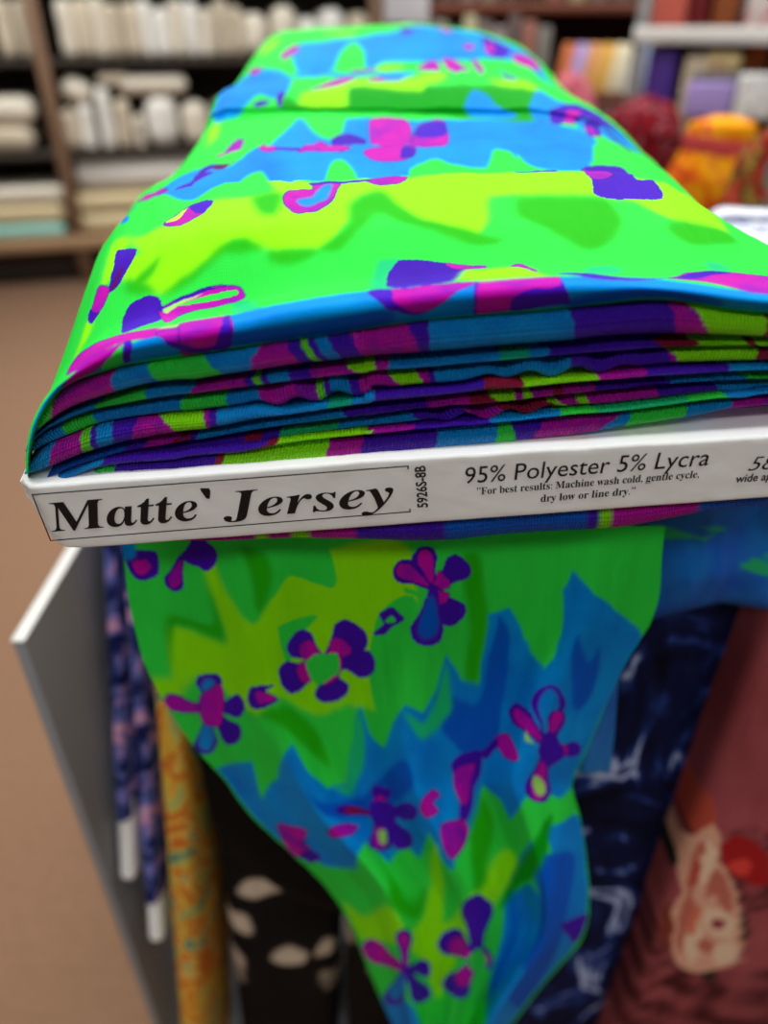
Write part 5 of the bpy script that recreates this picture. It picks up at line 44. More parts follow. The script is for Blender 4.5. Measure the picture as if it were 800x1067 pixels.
TAIL_PRINT = [["L",1,[[0.1503,0.0305],[0.1808,0.1024],[0.2288,0.1765],[0.2571,0.1416],[0.2854,0.0959],[0.3682,0.0588],[0.4858,0.0305],[0.5381,0.0588],[0.5447,0.1569],[0.549,0.2484],[0.5098,0.2854],[0.4749,0.2941],[0.4074,0.2854],[0.3399,0.3007],[0.2636,0.2745],[0.2048,0.3007],[0.1634,0.2789],[0.1089,0.2527],[0.0087,0.2854],[0.0,0.2571],[0.0523,0.2505],[0.0719,0.1808],[0.1699,0.2048],[0.1808,0.1939],[0.1503,0.0915]]],["G",1,[[0.2397,0.0392],[0.3617,0.0305],[0.3922,0.0784],[0.3856,0.1046],[0.305,0.0915],[0.2571,0.1373],[0.2288,0.1721]]],["G",1,[[0.2985,0.2353],[0.281,0.1765],[0.3551,0.1569],[0.3377,0.1852]]],["G",1,[[0.4749,0.1547],[0.5359,0.1176],[0.573,0.22],[0.5403,0.2702],[0.4837,0.3007],[0.4684,0.2484]]],["M",1,[[0.0566,0.2484],[0.085,0.1765],[0.1721,0.2048],[0.1678,0.1569],[0.1503,0.0915],[0.1547,0.1765],[0.0719,0.1547]]],["M",1,[[0.2048,0.3007],[0.2767,0.2854],[0.3246,0.3224],[0.3224,0.3856],[0.2963,0.3704],[0.2571,0.3224]]],["M",1,[[0.22,0.0479],[0.2353,0.0915],[0.244,0.1569],[0.2767,0.0915],[0.2636,0.0588]]],["M",1,[[0.6275,0.0784],[0.6623,0.0675],[0.7015,0.2484],[0.6754,0.2593]]],["B",0,[[0.0087,0.3856],[0.1176,0.3747],[0.0675,0.4423],[0.1612,0.4009],[0.2505,0.3399],[0.2527,0.3856],[0.2767,0.4248],[0.3508,0.4118],[0.4139,0.3355],[0.4423,0.2854],[0.451,0.329],[0.4815,0.3529],[0.5447,0.2832],[0.5839,0.2963],[0.6122,0.268],[0.6209,0.22],[0.6623,0.2571],[0.7059,0.2636],[0.6841,0.1569],[0.7211,0.1416],[0.7669,0.2004],[0.8366,0.244],[0.8475,0.2266],[0.817,0.1089],[0.8388,0.0828],[0.8824,0.1176],[0.9804,0.1852],[1.0,0.2004],[1.0,0.2614],[0.9935,0.3573],[0.9956,0.4161],[0.9608,0.4357],[0.8715,0.4292],[0.7865,0.4793],[0.7821,0.4423],[0.7451,0.4161],[0.6754,0.4815],[0.512,0.5599],[0.5054,0.5447],[0.5163,0.4967],[0.4248,0.5447],[0.4139,0.5163],[0.3072,0.5512],[0.2723,0.5185],[0.1678,0.5599],[0.0654,0.5512],[0.0109,0.5185]]],["B2",1,[[0.2222,0.3704],[0.2288,0.4444],[0.3813,0.4357],[0.5251,0.3704],[0.5359,0.4205],[0.3747,0.4706],[0.2288,0.4706]]],["B2",1,[[0.6122,0.268],[0.7146,0.281],[0.7037,0.1547],[0.7625,0.2484],[0.7647,0.3529],[0.7037,0.3704],[0.6296,0.3224]]],["B2",1,[[0.8671,0.1939],[0.9216,0.2353],[0.9259,0.207],[0.9564,0.268],[0.9368,0.2941],[0.8932,0.2484]]],["T",1,[[0.2985,0.4183],[0.3508,0.4118],[0.4379,0.2941],[0.4248,0.3704],[0.3399,0.4357]]],["T",1,[[0.5403,0.2941],[0.5839,0.3115],[0.6144,0.2745],[0.6275,0.2353],[0.6492,0.2941],[0.5795,0.3355]]],["B",1,[[0.6885,0.5882],[0.8214,0.5185],[0.8932,0.4902],[0.9826,0.4684],[0.9956,0.4989],[0.9891,0.6253],[0.9826,0.6688],[0.9804,0.8366],[0.976,0.8867],[0.939,0.939],[0.7908,0.8824],[0.6623,0.7778],[0.6449,0.658]]],["G",1,[[0.9041,0.4379],[0.9085,0.4597],[0.9564,0.4749],[0.9063,0.4793]]],["G",1,[[0.8758,0.4793],[0.8845,0.5381],[0.8322,0.5185]]],["G",1,[[0.7843,0.549],[0.8105,0.5969],[0.78,0.5773],[0.7081,0.5969]]],["B2",1,[[0.8301,0.5512],[0.9608,0.5381],[0.902,0.6449],[0.9216,0.7821],[0.8017,0.7429]]],["B2",1,[[0.8366,0.8192],[0.8497,0.7364],[0.8693,0.6667],[0.939,0.7473],[0.9782,0.8431]]],["L",1,[[0.0218,0.6144],[0.0763,0.6383],[0.2004,0.6166],[0.244,0.6732],[0.4444,0.5556],[0.5185,0.5185],[0.3878,0.6471],[0.4924,0.6187],[0.6492,0.5577],[0.7342,0.5294],[0.7625,0.5512],[0.6166,0.6187],[0.5054,0.6688],[0.4488,0.7647],[0.3704,0.8235],[0.2767,0.7386],[0.1307,0.6906],[0.0501,0.7146],[0.0109,0.6667]]],["M",1,[[0.2614,0.5251],[0.2614,0.5621],[0.2048,0.6144],[0.2832,0.6427],[0.3813,0.5861],[0.2767,0.6144],[0.2723,0.5795]]],["M",1,[[0.7233,0.4357],[0.7298,0.488],[0.6078,0.5795],[0.5512,0.5969],[0.6209,0.5207]]],["B",1,[[0.0153,0.817],[0.1808,0.8322],[0.2353,0.8824],[0.3312,0.939],[0.024,0.9434]]],["DG",1,[[0.9216,0.4597],[0.8322,0.5185],[0.6972,0.5795],[0.6362,0.6275],[0.7342,0.5861],[0.8453,0.5512]]],["P",1,[[0.3813,0.2331],[0.3573,0.2092],[0.3464,0.1917],[0.329,0.1852],[0.3137,0.1895],[0.3007,0.2026],[0.2985,0.2135],[0.3072,0.2244],[0.3333,0.2288],[0.3682,0.2418]]],["K",1,[[0.3791,0.2353],[0.3617,0.2179],[0.3529,0.207],[0.3442,0.2026],[0.3312,0.2048],[0.3224,0.2113],[0.3203,0.22],[0.3268,0.2266],[0.3486,0.2309],[0.3704,0.2397]]],["P",1,[[0.3813,0.2418],[0.4227,0.2244],[0.451,0.2179],[0.4597,0.2048],[0.4488,0.1895],[0.4292,0.1721],[0.4052,0.1656],[0.3922,0.1765],[0.3856,0.2026],[0.366,0.2331]]],["K",1,[[0.3791,0.2418],[0.4031,0.2309],[0.4227,0.2244],[0.4292,0.2179],[0.4227,0.2092],[0.4074,0.2004],[0.3943,0.1983],[0.3856,0.2026],[0.3834,0.2157],[0.3682,0.2353]]],["P",1,[[0.3725,0.244],[0.4183,0.2484],[0.4466,0.2549],[0.4706,0.2527],[0.4815,0.244],[0.4793,0.2288],[0.4684,0.2179],[0.4466,0.2157],[0.4205,0.2244],[0.3747,0.2331]]],["K",1,[[0.3725,0.2418],[0.39,0.2462],[0.3987,0.2505],[0.4052,0.2484],[0.4096,0.2418],[0.4096,0.2331],[0.4074,0.2266],[0.4009,0.2244],[0.39,0.2288],[0.3747,0.2353]]],["P",1,[[0.3638,0.2397],[0.3573,0.2593],[0.3442,0.2723],[0.3508,0.2789],[0.3704,0.281],[0.3965,0.2789],[0.4161,0.2723],[0.4205,0.2636],[0.4009,0.2549],[0.3834,0.2353]]],["K",1,[[0.3682,0.2397],[0.3617,0.2505],[0.3551,0.2571],[0.3595,0.2593],[0.3704,0.2614],[0.3878,0.2593],[0.3987,0.2549],[0.4009,0.2505],[0.39,0.2462],[0.3813,0.2375]]],["P",1,[[0.3704,0.2309],[0.3268,0.2353],[0.2985,0.2309],[0.2789,0.2397],[0.2723,0.2527],[0.2745,0.2636],[0.2876,0.2702],[0.3094,0.2702],[0.3377,0.2571],[0.3769,0.244]]],["K",1,[[0.3725,0.2331],[0.3464,0.2353],[0.3268,0.2331],[0.3159,0.2397],[0.3137,0.2462],[0.3159,0.2549],[0.3224,0.2593],[0.3377,0.2571],[0.3529,0.2505],[0.3747,0.2418]]],["G",1,[[0.3355,0.2353],[0.3551,0.22],[0.3747,0.2222],[0.3987,0.22],[0.4052,0.2375],[0.4009,0.2505],[0.3747,0.2571],[0.3529,0.2614],[0.3399,0.2505]]],["P",1,[[0.5795,0.1002],[0.5534,0.085],[0.5381,0.0719],[0.5229,0.0697],[0.5098,0.0741],[0.5011,0.0828],[0.5033,0.0915],[0.5142,0.098],[0.5381,0.1002],[0.573,0.1089]]],["K",1,[[0.5686,0.098],[0.5534,0.0893],[0.5359,0.0784],[0.5229,0.0763],[0.5142,0.0763],[0.5076,0.0828],[0.512,0.0893],[0.5229,0.0937],[0.5447,0.098],[0.5643,0.1024]]],["P",1,[[0.5817,0.1046],[0.5795,0.0806],[0.5839,0.0654],[0.5752,0.0501],[0.5621,0.0458],[0.549,0.0501],[0.5381,0.0632],[0.5381,0.0741],[0.5556,0.0871],[0.5708,0.1068]]],["K",1,[[0.5752,0.0959],[0.5752,0.0828],[0.5752,0.0697],[0.5708,0.0588],[0.5621,0.0523],[0.5534,0.0566],[0.549,0.0654],[0.549,0.0763],[0.5599,0.0871],[0.5686,0.098]]],["P",1,[[0.5795,0.1089],[0.6122,0.098],[0.6362,0.0937],[0.6449,0.0871],[0.6427,0.0763],[0.6296,0.0654],[0.6144,0.061],[0.6013,0.0675],[0.5926,0.0828],[0.5708,0.1002]]],["K",1,[[0.5795,0.1068],[0.5948,0.1046],[0.6035,0.1024],[0.6057,0.1002],[0.6035,0.0937],[0.5969,0.0893],[0.5882,0.085],[0.5817,0.0871],[0.5795,0.0937],[0.573,0.1024]]],["P",1,[[0.5708,0.1068],[0.5861,0.1416],[0.5926,0.1678],[0.6057,0.1786],[0.6209,0.1765],[0.6362,0.1634],[0.6405,0.1481],[0.634,0.1329],[0.6078,0.1198],[0.5817,0.1024]]],["K",1,[[0.573,0.1068],[0.5752,0.1198],[0.5752,0.1307],[0.5817,0.1351],[0.5926,0.1329],[0.6013,0.1264],[0.6035,0.1176],[0.6035,0.1111],[0.5926,0.1089],[0.5795,0.1024]]],["P",1,[[0.5686,0.1046],[0.5534,0.1481],[0.5381,0.1786],[0.5468,0.1983],[0.5621,0.207],[0.5861,0.2092],[0.6013,0.2026],[0.6035,0.1874],[0.5904,0.1525],[0.5839,0.1046]]],["B2",1,[[0.5686,0.1176],[0.5599,0.1438],[0.5534,0.1699],[0.5556,0.1895],[0.5664,0.1983],[0.5795,0.1983],[0.5904,0.1939],[0.5926,0.1765],[0.5839,0.1481],[0.5773,0.1198]]],["G",1,[[0.5229,0.1046],[0.5556,0.1133],[0.5643,0.122],[0.5272,0.1133]]],["P",1,[[0.1046,0.2941],[0.1285,0.2723],[0.1481,0.2593],[0.1481,0.2505],[0.1373,0.2484],[0.1176,0.2484],[0.1024,0.2527],[0.0937,0.2614],[0.0959,0.2723],[0.0915,0.2941]]],["B",1,[[0.1068,0.2854],[0.1198,0.2745],[0.1351,0.2636],[0.1351,0.2593],[0.1307,0.2549],[0.1176,0.2549],[0.1068,0.2593],[0.1002,0.2658],[0.1002,0.2745],[0.1002,0.2854]]],["K",1,[[0.1024,0.2898],[0.0654,0.281],[0.0458,0.2745],[0.024,0.2745],[0.0109,0.2789],[0.0,0.2854],[0.0044,0.2919],[0.0196,0.2963],[0.0501,0.2963],[0.0959,0.2963]]],["P",1,[[0.0959,0.2985],[0.1285,0.3007],[0.1481,0.305],[0.1656,0.3007],[0.1786,0.2919],[0.183,0.281],[0.1786,0.2745],[0.1612,0.2745],[0.1394,0.281],[0.1002,0.2898]]],["P",1,[[0.0915,0.2963],[0.0893,0.3203],[0.0806,0.3355],[0.0871,0.3442],[0.1068,0.342],[0.1329,0.3333],[0.1438,0.3246],[0.146,0.3137],[0.1264,0.3072],[0.1046,0.2898]]],["P",1,[[0.0937,0.2919],[0.0545,0.3181],[0.0174,0.3355],[0.0,0.3486],[0.0044,0.3595],[0.0218,0.3617],[0.0436,0.3551],[0.0675,0.3399],[0.0784,0.3224],[0.1046,0.2941]]],["B",1,[[0.085,0.3028],[0.0588,0.3181],[0.0327,0.3312],[0.0174,0.3442],[0.0174,0.3529],[0.0261,0.3551],[0.0458,0.3464],[0.0632,0.3355],[0.0763,0.3203],[0.0937,0.3028]]],["K",1,[[0.0871,0.2767],[0.1416,0.2614],[0.1351,0.2854],[0.1002,0.3159],[0.0654,0.3115]]],["P",1,[[0.1917,0.2789],[0.2113,0.2636],[0.2593,0.2614],[0.2331,0.2702],[0.2614,0.2767],[0.2222,0.2898],[0.1939,0.2898]]],["K",1,[[0.2157,0.2702],[0.2331,0.2702],[0.2571,0.2767],[0.2157,0.2832]]],["P",1,[[0.4684,0.1939],[0.4858,0.1765],[0.4749,0.1547],[0.4989,0.1416],[0.5251,0.1656],[0.5033,0.1852],[0.4924,0.1961]]],["G",1,[[0.488,0.1721],[0.5011,0.159],[0.5098,0.1721]]],["P",1,[[0.9085,0.3529],[0.902,0.3115],[0.9063,0.2854],[0.8911,0.2702],[0.8693,0.2636],[0.8475,0.2636],[0.8322,0.2702],[0.8322,0.2832],[0.8584,0.3115],[0.8889,0.3529]]],["B",1,[[0.8954,0.3355],[0.8954,0.3137],[0.8932,0.2876],[0.8845,0.2745],[0.8671,0.268],[0.854,0.268],[0.8475,0.2745],[0.8497,0.2876],[0.8671,0.3137],[0.8845,0.3355]]],["P",1,[[0.902,0.3529],[0.9129,0.329],[0.9216,0.3137],[0.9172,0.3028],[0.9041,0.2941],[0.8911,0.2919],[0.8802,0.2963],[0.8758,0.3072],[0.8845,0.3224],[0.8911,0.3508]]],["K",1,[[0.8998,0.342],[0.9041,0.3268],[0.9107,0.3137],[0.9107,0.305],[0.902,0.2963],[0.8932,0.2941],[0.8867,0.2985],[0.8845,0.3094],[0.8889,0.3246],[0.8954,0.342]]],["P",1,[[0.8998,0.3486],[0.8584,0.3181],[0.8366,0.2963],[0.8126,0.2854],[0.7952,0.2832],[0.7843,0.2898],[0.7865,0.3028],[0.8061,0.3159],[0.841,0.329],[0.8932,0.3551]]],["K",1,[[0.8845,0.3399],[0.8584,0.3224],[0.8366,0.305],[0.817,0.2941],[0.8039,0.2898],[0.7974,0.2963],[0.8017,0.305],[0.817,0.3159],[0.8475,0.329],[0.878,0.342]]],["P",1,[[0.8998,0.3573],[0.9368,0.3617],[0.963,0.366],[0.976,0.3638],[0.9804,0.3573],[0.976,0.3464],[0.963,0.3377],[0.9477,0.3377],[0.9281,0.342],[0.8954,0.3486]]],["K",1,[[0.8976,0.3551],[0.9237,0.3595],[0.9368,0.3617],[0.9477,0.3617],[0.9477,0.3551],[0.9455,0.3486],[0.939,0.3442],[0.9281,0.342],[0.9172,0.3464],[0.8954,0.3486]]],["P",1,[[0.8889,0.3508],[0.8845,0.3878],[0.8649,0.4139],[0.8584,0.4314],[0.8671,0.4423],[0.8932,0.4466],[0.9216,0.4401],[0.939,0.4248],[0.9281,0.3922],[0.9041,0.3529]]],["K",1,[[0.8954,0.366],[0.8932,0.3878],[0.8824,0.4118],[0.8736,0.4314],[0.8758,0.4401],[0.8911,0.4423],[0.9107,0.4357],[0.9281,0.4205],[0.9194,0.39],[0.902,0.366]]],["LT",1,[[0.8889,0.3987],[0.9194,0.4118],[0.9194,0.4292],[0.8889,0.4336]]],["LT",1,[[0.8344,0.3246],[0.8606,0.3442],[0.878,0.3486],[0.841,0.3399]]],["P",1,[[0.8758,0.329],[0.9107,0.329],[0.9455,0.3617],[0.9194,0.3834],[0.878,0.3617]]],["P",1,[[0.6536,0.3769],[0.7233,0.3529],[0.7364,0.4009],[0.658,0.4749],[0.634,0.4706],[0.671,0.4205]]],["K",1,[[0.6645,0.3922],[0.7168,0.3791],[0.7037,0.4205],[0.6601,0.4488]]],["K",1,[[0.5512,0.4379],[0.5904,0.4248],[0.6035,0.4336],[0.5708,0.4444],[0.5752,0.4597],[0.5338,0.4706],[0.5294,0.4553]]],["K",1,[[0.5621,0.488],[0.6362,0.4749],[0.6405,0.4967],[0.5817,0.5294],[0.5338,0.5425],[0.5338,0.5185]]],["K",1,[[0.7625,0.3355],[0.7952,0.329],[0.8344,0.3725],[0.7952,0.366]]],["P",1,[[0.7277,0.3617],[0.7625,0.3355],[0.7734,0.3442],[0.7516,0.3725]]],["P",1,[[0.4031,0.4662],[0.4357,0.4466],[0.4641,0.4336],[0.4684,0.4248],[0.451,0.4227],[0.4336,0.4205],[0.4161,0.4248],[0.4031,0.4336],[0.3987,0.4466],[0.39,0.4662]]],["K",1,[[0.4009,0.4662],[0.4227,0.4532],[0.4357,0.4466],[0.4379,0.4423],[0.4336,0.4379],[0.4227,0.4379],[0.4052,0.4423],[0.3987,0.4466],[0.3987,0.4532],[0.3922,0.4662]]],["P",1,[[0.3987,0.4641],[0.3508,0.4553],[0.3181,0.451],[0.2919,0.451],[0.2723,0.4553],[0.2636,0.4619],[0.2702,0.4684],[0.2919,0.4728],[0.3333,0.4706],[0.3943,0.4684]]],["R",1,[[0.3813,0.4641],[0.3529,0.4597],[0.3268,0.4553],[0.3072,0.4553],[0.2941,0.4575],[0.2854,0.4619],[0.2941,0.4662],[0.3115,0.4684],[0.3464,0.4662],[0.3769,0.4662]]],["P",1,[[0.3943,0.4706],[0.4379,0.4749],[0.4728,0.4793],[0.4967,0.4749],[0.512,0.4662],[0.5207,0.4532],[0.5142,0.4466],[0.4967,0.4444],[0.4553,0.4532],[0.3987,0.4619]]],["P",1,[[0.3878,0.4706],[0.3813,0.4989],[0.366,0.5185],[0.3769,0.5272],[0.3987,0.5272],[0.4314,0.5185],[0.4532,0.5054],[0.4532,0.4946],[0.4336,0.4837],[0.4052,0.4619]]],["P",1,[[0.3878,0.4662],[0.342,0.4946],[0.2985,0.512],[0.2723,0.5272],[0.2898,0.5338],[0.3181,0.5338],[0.3508,0.5251],[0.3725,0.512],[0.3856,0.4946],[0.4052,0.4662]]],["K",1,[[0.3813,0.4771],[0.3508,0.4946],[0.3159,0.5098],[0.3028,0.5207],[0.305,0.5272],[0.3203,0.5272],[0.3442,0.5207],[0.3617,0.5098],[0.3769,0.4946],[0.3922,0.4771]]],["LT",1,[[0.3486,0.5011],[0.3791,0.4967],[0.3486,0.5163],[0.3246,0.5185]]],["P",1,[[0.3791,0.4488],[0.4488,0.4488],[0.4314,0.4815],[0.3573,0.4902]]],["P",1,[[0.0305,0.5011],[0.0871,0.488],[0.0871,0.5272],[0.0937,0.5403],[0.0327,0.5512],[0.0109,0.5338]]],["K",1,[[0.0566,0.488],[0.1307,0.4946],[0.0697,0.5142],[0.0806,0.5251],[0.0109,0.5403],[0.0109,0.5207]]],["K",1,[[0.1874,0.5011],[0.2331,0.488],[0.2941,0.4924],[0.2527,0.5033],[0.1895,0.5076]]],["K",1,[[0.207,0.7582],[0.146,0.7277],[0.1046,0.6972],[0.0675,0.6906],[0.0349,0.6972],[0.0109,0.7146],[0.0131,0.732],[0.0327,0.7451],[0.1024,0.7516],[0.1917,0.7691]]],["K",1,[[0.1852,0.7495],[0.1438,0.7342],[0.1024,0.7124],[0.0675,0.7037],[0.0436,0.7059],[0.0283,0.719],[0.0327,0.7298],[0.0566,0.7386],[0.1155,0.7473],[0.1743,0.756]]],["P",1,[[0.2092,0.7625],[0.2222,0.7211],[0.244,0.6885],[0.2418,0.671],[0.2244,0.6623],[0.2026,0.6645],[0.1852,0.6732],[0.1765,0.6906],[0.1852,0.7211],[0.1874,0.7647]]],["K",1,[[0.2092,0.7495],[0.2135,0.7233],[0.2266,0.695],[0.2244,0.6797],[0.2157,0.671],[0.2048,0.6732],[0.1939,0.6797],[0.1874,0.695],[0.1939,0.7233],[0.1939,0.7495]]],["P",1,[[0.1983,0.7691],[0.2418,0.7734],[0.2832,0.7778],[0.3181,0.7778],[0.329,0.7669],[0.3268,0.7516],[0.3115,0.7407],[0.2767,0.7386],[0.244,0.7473],[0.1983,0.7582]]],["P",1,[[0.1895,0.7669],[0.1983,0.7974],[0.1983,0.8192],[0.2157,0.8322],[0.2571,0.8322],[0.3181,0.8214],[0.3333,0.8083],[0.3203,0.7952],[0.2549,0.7843],[0.2092,0.7582]]],["P",1,[[0.1895,0.7603],[0.122,0.7887],[0.0545,0.8039],[0.024,0.8192],[0.0283,0.8366],[0.0654,0.8431],[0.1133,0.841],[0.159,0.8257],[0.183,0.7974],[0.2092,0.7669]]],["B",1,[[0.1808,0.7734],[0.1438,0.7865],[0.0937,0.7996],[0.0697,0.8105],[0.0654,0.8192],[0.0937,0.8279],[0.1285,0.8235],[0.159,0.8126],[0.1786,0.793],[0.1895,0.7778]]],["P",1,[[0.5686,0.7451],[0.5643,0.6776],[0.6057,0.634],[0.6078,0.6144],[0.5752,0.6035],[0.5381,0.6035],[0.5033,0.6122],[0.4815,0.6318],[0.4967,0.6754],[0.5272,0.7451]]],["P",1,[[0.5556,0.7386],[0.4989,0.6993],[0.4706,0.671],[0.4379,0.6623],[0.3943,0.6688],[0.3638,0.6841],[0.3595,0.7059],[0.3878,0.7255],[0.4641,0.7342],[0.5447,0.7495]]],["K",1,[[0.5512,0.7407],[0.5033,0.7168],[0.4837,0.6928],[0.4553,0.6841],[0.4336,0.6863],[0.4074,0.6993],[0.4096,0.7146],[0.4423,0.7277],[0.4902,0.7364],[0.5468,0.7473]]],["P",1,[[0.5272,0.7386],[0.4837,0.7669],[0.4227,0.7778],[0.3965,0.793],[0.4357,0.8083],[0.4967,0.8214],[0.5403,0.8257],[0.573,0.8148],[0.5621,0.7887],[0.5686,0.7516]]],["K",1,[[0.5338,0.7407],[0.5033,0.7603],[0.4771,0.7734],[0.4684,0.7821],[0.4858,0.793],[0.5054,0.7974],[0.5338,0.7996],[0.5599,0.793],[0.5556,0.7778],[0.5621,0.7473]]],["P",1,[[0.5556,0.7516],[0.61,0.7603],[0.6405,0.7669],[0.6471,0.7603],[0.6405,0.7451],[0.6187,0.7298],[0.5926,0.7146],[0.5708,0.7146],[0.5621,0.7277],[0.5403,0.7386]]],["K",1,[[0.5643,0.7473],[0.5926,0.7495],[0.6166,0.756],[0.6253,0.7516],[0.6209,0.7429],[0.61,0.7342],[0.5882,0.7255],[0.5752,0.7255],[0.5643,0.732],[0.5556,0.7407]]],["G",1,[[0.5142,0.7364],[0.549,0.7168],[0.6122,0.7451],[0.5969,0.7756],[0.5316,0.7603]]],["P",1,[[0.1046,0.0654],[0.0893,0.0828],[0.0741,0.0915],[0.0719,0.1002],[0.0784,0.1068],[0.0915,0.1089],[0.1024,0.1068],[0.1089,0.098],[0.1089,0.0871],[0.1133,0.0675]]],["K",1,[[0.1046,0.0719],[0.0937,0.0828],[0.0828,0.0915],[0.0806,0.098],[0.085,0.1024],[0.0915,0.1046],[0.1002,0.1002],[0.1046,0.0959],[0.1068,0.085],[0.1089,0.0741]]],["P",1,[[0.1089,0.0719],[0.1373,0.0784],[0.1525,0.085],[0.1656,0.0806],[0.1743,0.0741],[0.1765,0.0588],[0.1699,0.0458],[0.1569,0.0414],[0.1394,0.0523],[0.1089,0.061]]],["P",1,[[0.1111,0.0719],[0.1373,0.0675],[0.1547,0.0675],[0.1634,0.061],[0.1634,0.0458],[0.1569,0.0305],[0.1481,0.0218],[0.1373,0.024],[0.1264,0.0414],[0.1068,0.0632]]],["P",1,[[0.0,0.0588],[0.0588,0.0545],[0.0632,0.0893],[0.0196,0.0937]]],["K",1,[[0.0174,0.0763],[0.0414,0.0697],[0.0523,0.0806],[0.0261,0.0893]]],["B",1,[[0.0,0.0261],[0.0261,0.0305],[0.0218,0.0675],[0.0,0.0697]]],["P",1,[[0.8889,0.6558],[0.9869,0.634],[0.9891,0.6623],[0.9782,0.7015]]]]
ROSE_PRINT = [["dk",[[172.7,730.9],[204.8,673.9],[244.8,636.2],[290.1,655.4],[323.5,536.6],[183.0,536.6]]],["dk",[[210.3,819.0],[226.7,827.8],[250.2,810.0],[266.8,752.0],[246.3,730.9],[226.8,762.2]]],["lf",[[171.0,786.7],[181.0,798.5],[190.0,781.9],[190.2,767.2],[176.1,767.2]]],["lf",[[236.1,736.3],[245.7,730.9],[253.4,703.2],[256.9,679.9],[249.2,685.8]]],["lf",[[228.5,658.5],[245.1,655.4],[244.8,636.2],[235.9,639.5]]],["or",[[173.2,834.3],[173.4,855.2],[184.3,849.8],[194.5,852.3],[201.3,832.1],[201.1,818.1],[194.1,810.0],[183.0,815.4],[176.0,803.2],[170.8,819.9]]],["or2",[[176.8,832.1],[178.6,844.8],[186.9,842.7],[187.0,827.8],[182.3,822.5]]],["dk",[[179.6,805.5],[186.7,816.8],[194.1,810.0],[192.3,797.1],[185.2,791.5]]],["rd",[[209.5,805.5],[215.8,818.1],[229.0,813.6],[243.2,796.2],[252.6,772.2],[243.3,764.7],[233.7,771.2],[223.4,776.1],[216.7,786.7]]],["rd2",[[219.5,786.7],[227.0,795.3],[235.3,786.7],[233.3,776.1],[224.4,778.1]]],["bd",[[174.6,764.7],[181.8,771.2],[187.9,752.0],[189.8,730.9],[184.0,736.3]]],["bd",[[194.0,697.5],[192.1,730.9],[198.5,720.1],[202.4,685.8],[200.5,679.9]]],["pe",[[188.7,800.8],[194.4,812.3],[200.2,827.8],[208.1,814.5],[210.5,795.3],[219.8,779.5],[230.9,759.7],[241.0,730.9],[252.1,691.7],[257.0,664.7],[245.8,652.3],[229.9,647.8],[214.9,655.4],[204.5,679.9],[201.9,703.2],[196.2,725.5],[198.2,746.8],[190.7,774.6]]],["p2",[[196.1,800.8],[201.3,805.5],[200.3,781.9],[203.4,752.0],[203.3,736.3],[198.4,762.2]]],["p3",[[201.6,810.0],[207.8,800.8],[210.9,781.9],[207.5,759.7],[203.9,781.9]]],["p2",[[210.9,781.9],[222.2,769.7],[232.7,744.2],[231.6,730.9],[217.8,752.0],[213.3,746.8]]],["p3",[[217.1,736.3],[230.1,730.9],[240.1,720.1],[242.7,697.5],[229.2,703.2],[217.8,720.1]]],["p2",[[200.7,730.9],[204.6,746.8],[211.6,730.9],[211.0,703.2],[212.6,673.9],[206.7,685.8]]],["p3",[[211.0,691.7],[211.9,720.1],[221.6,703.2],[224.2,673.9],[222.2,658.5]]],["p2",[[222.9,697.5],[231.9,691.7],[232.9,673.9],[221.5,685.8]]],["p3",[[233.2,685.8],[247.2,691.7],[253.0,670.8],[242.7,658.5]]],["or2",[[208.6,714.5],[210.4,736.3],[213.9,730.9],[215.2,714.5],[214.7,697.5]]],["or",[[198.3,781.9],[201.4,786.7],[204.6,762.2],[202.3,757.1]]],["p4",[[224.6,722.8],[234.5,718.9],[233.3,708.9],[226.0,711.7]]]]
# ============ helpers ============
V = mathutils.Vector
col = C.collection
def at(px, py, Y):
    """world point at distance Y (metres in front of the camera) seen at picture position px, py"""
    d = np.array([(px - 400) / FPX, 0, 0]) * 1.0
    r = d + (533.5 - py) / FPX * np.array([0, math.sin(PITCH), math.cos(PITCH)]) + np.array([0, math.cos(PITCH), -math.sin(PITCH)])
    s = Y / r[1]; return V((r[0]*s, r[1]*s, CAM_H + r[2]*s))
def lin(c):
    return [((x/255/12.92) if x/255 <= .04045 else ((x/255 + .055)/1.055)**2.4) for x in c]
def rgba(c): return tuple(lin(c)) + (1,)
def link(o, parent=None):
    col.objects.link(o)
    if parent: o.parent = parent
    return o
def mesh(name, verts, faces, mat, parent=None, smooth=True, colors=None, uv=None):
    me = bpy.data.meshes.new(name)
    verts = np.asarray(verts, np.float32).reshape(-1, 3); faces = np.asarray(faces)
    me.from_pydata(verts.tolist(), [], faces.tolist()) if len(verts) < 4000 else fast(me, verts, faces)
    if smooth: me.polygons.foreach_set('use_smooth', np.ones(len(me.polygons), bool))
    if colors is not None:
        a = me.color_attributes.new('print', 'FLOAT_COLOR', 'POINT')
        c = np.ones((len(verts), 4), np.float32); c[:, :3] = np.asarray(colors).reshape(-1, 3); a.data.foreach_set('color', c.ravel())
    if uv is not None:
        a = me.attributes.new('weave', 'FLOAT_VECTOR', 'POINT')
        c = np.zeros((len(verts), 3), np.float32); c[:, :2] = np.asarray(uv).reshape(-1, 2); a.data.foreach_set('vector', c.ravel())
    me.materials.append(mat); me.update()
    return link(bpy.data.objects.new(name, me), parent)
def fast(me, v, f):
    n = f.shape[1]
    me.vertices.add(len(v)); me.vertices.foreach_set('co', v.ravel())
    me.loops.add(f.size); me.loops.foreach_set('vertex_index', f.astype(np.int32).ravel())
    me.polygons.add(len(f)); me.polygons.foreach_set('loop_start', np.arange(0, f.size, n, dtype=np.int32)); me.validate()
    me.update(calc_edges=True)
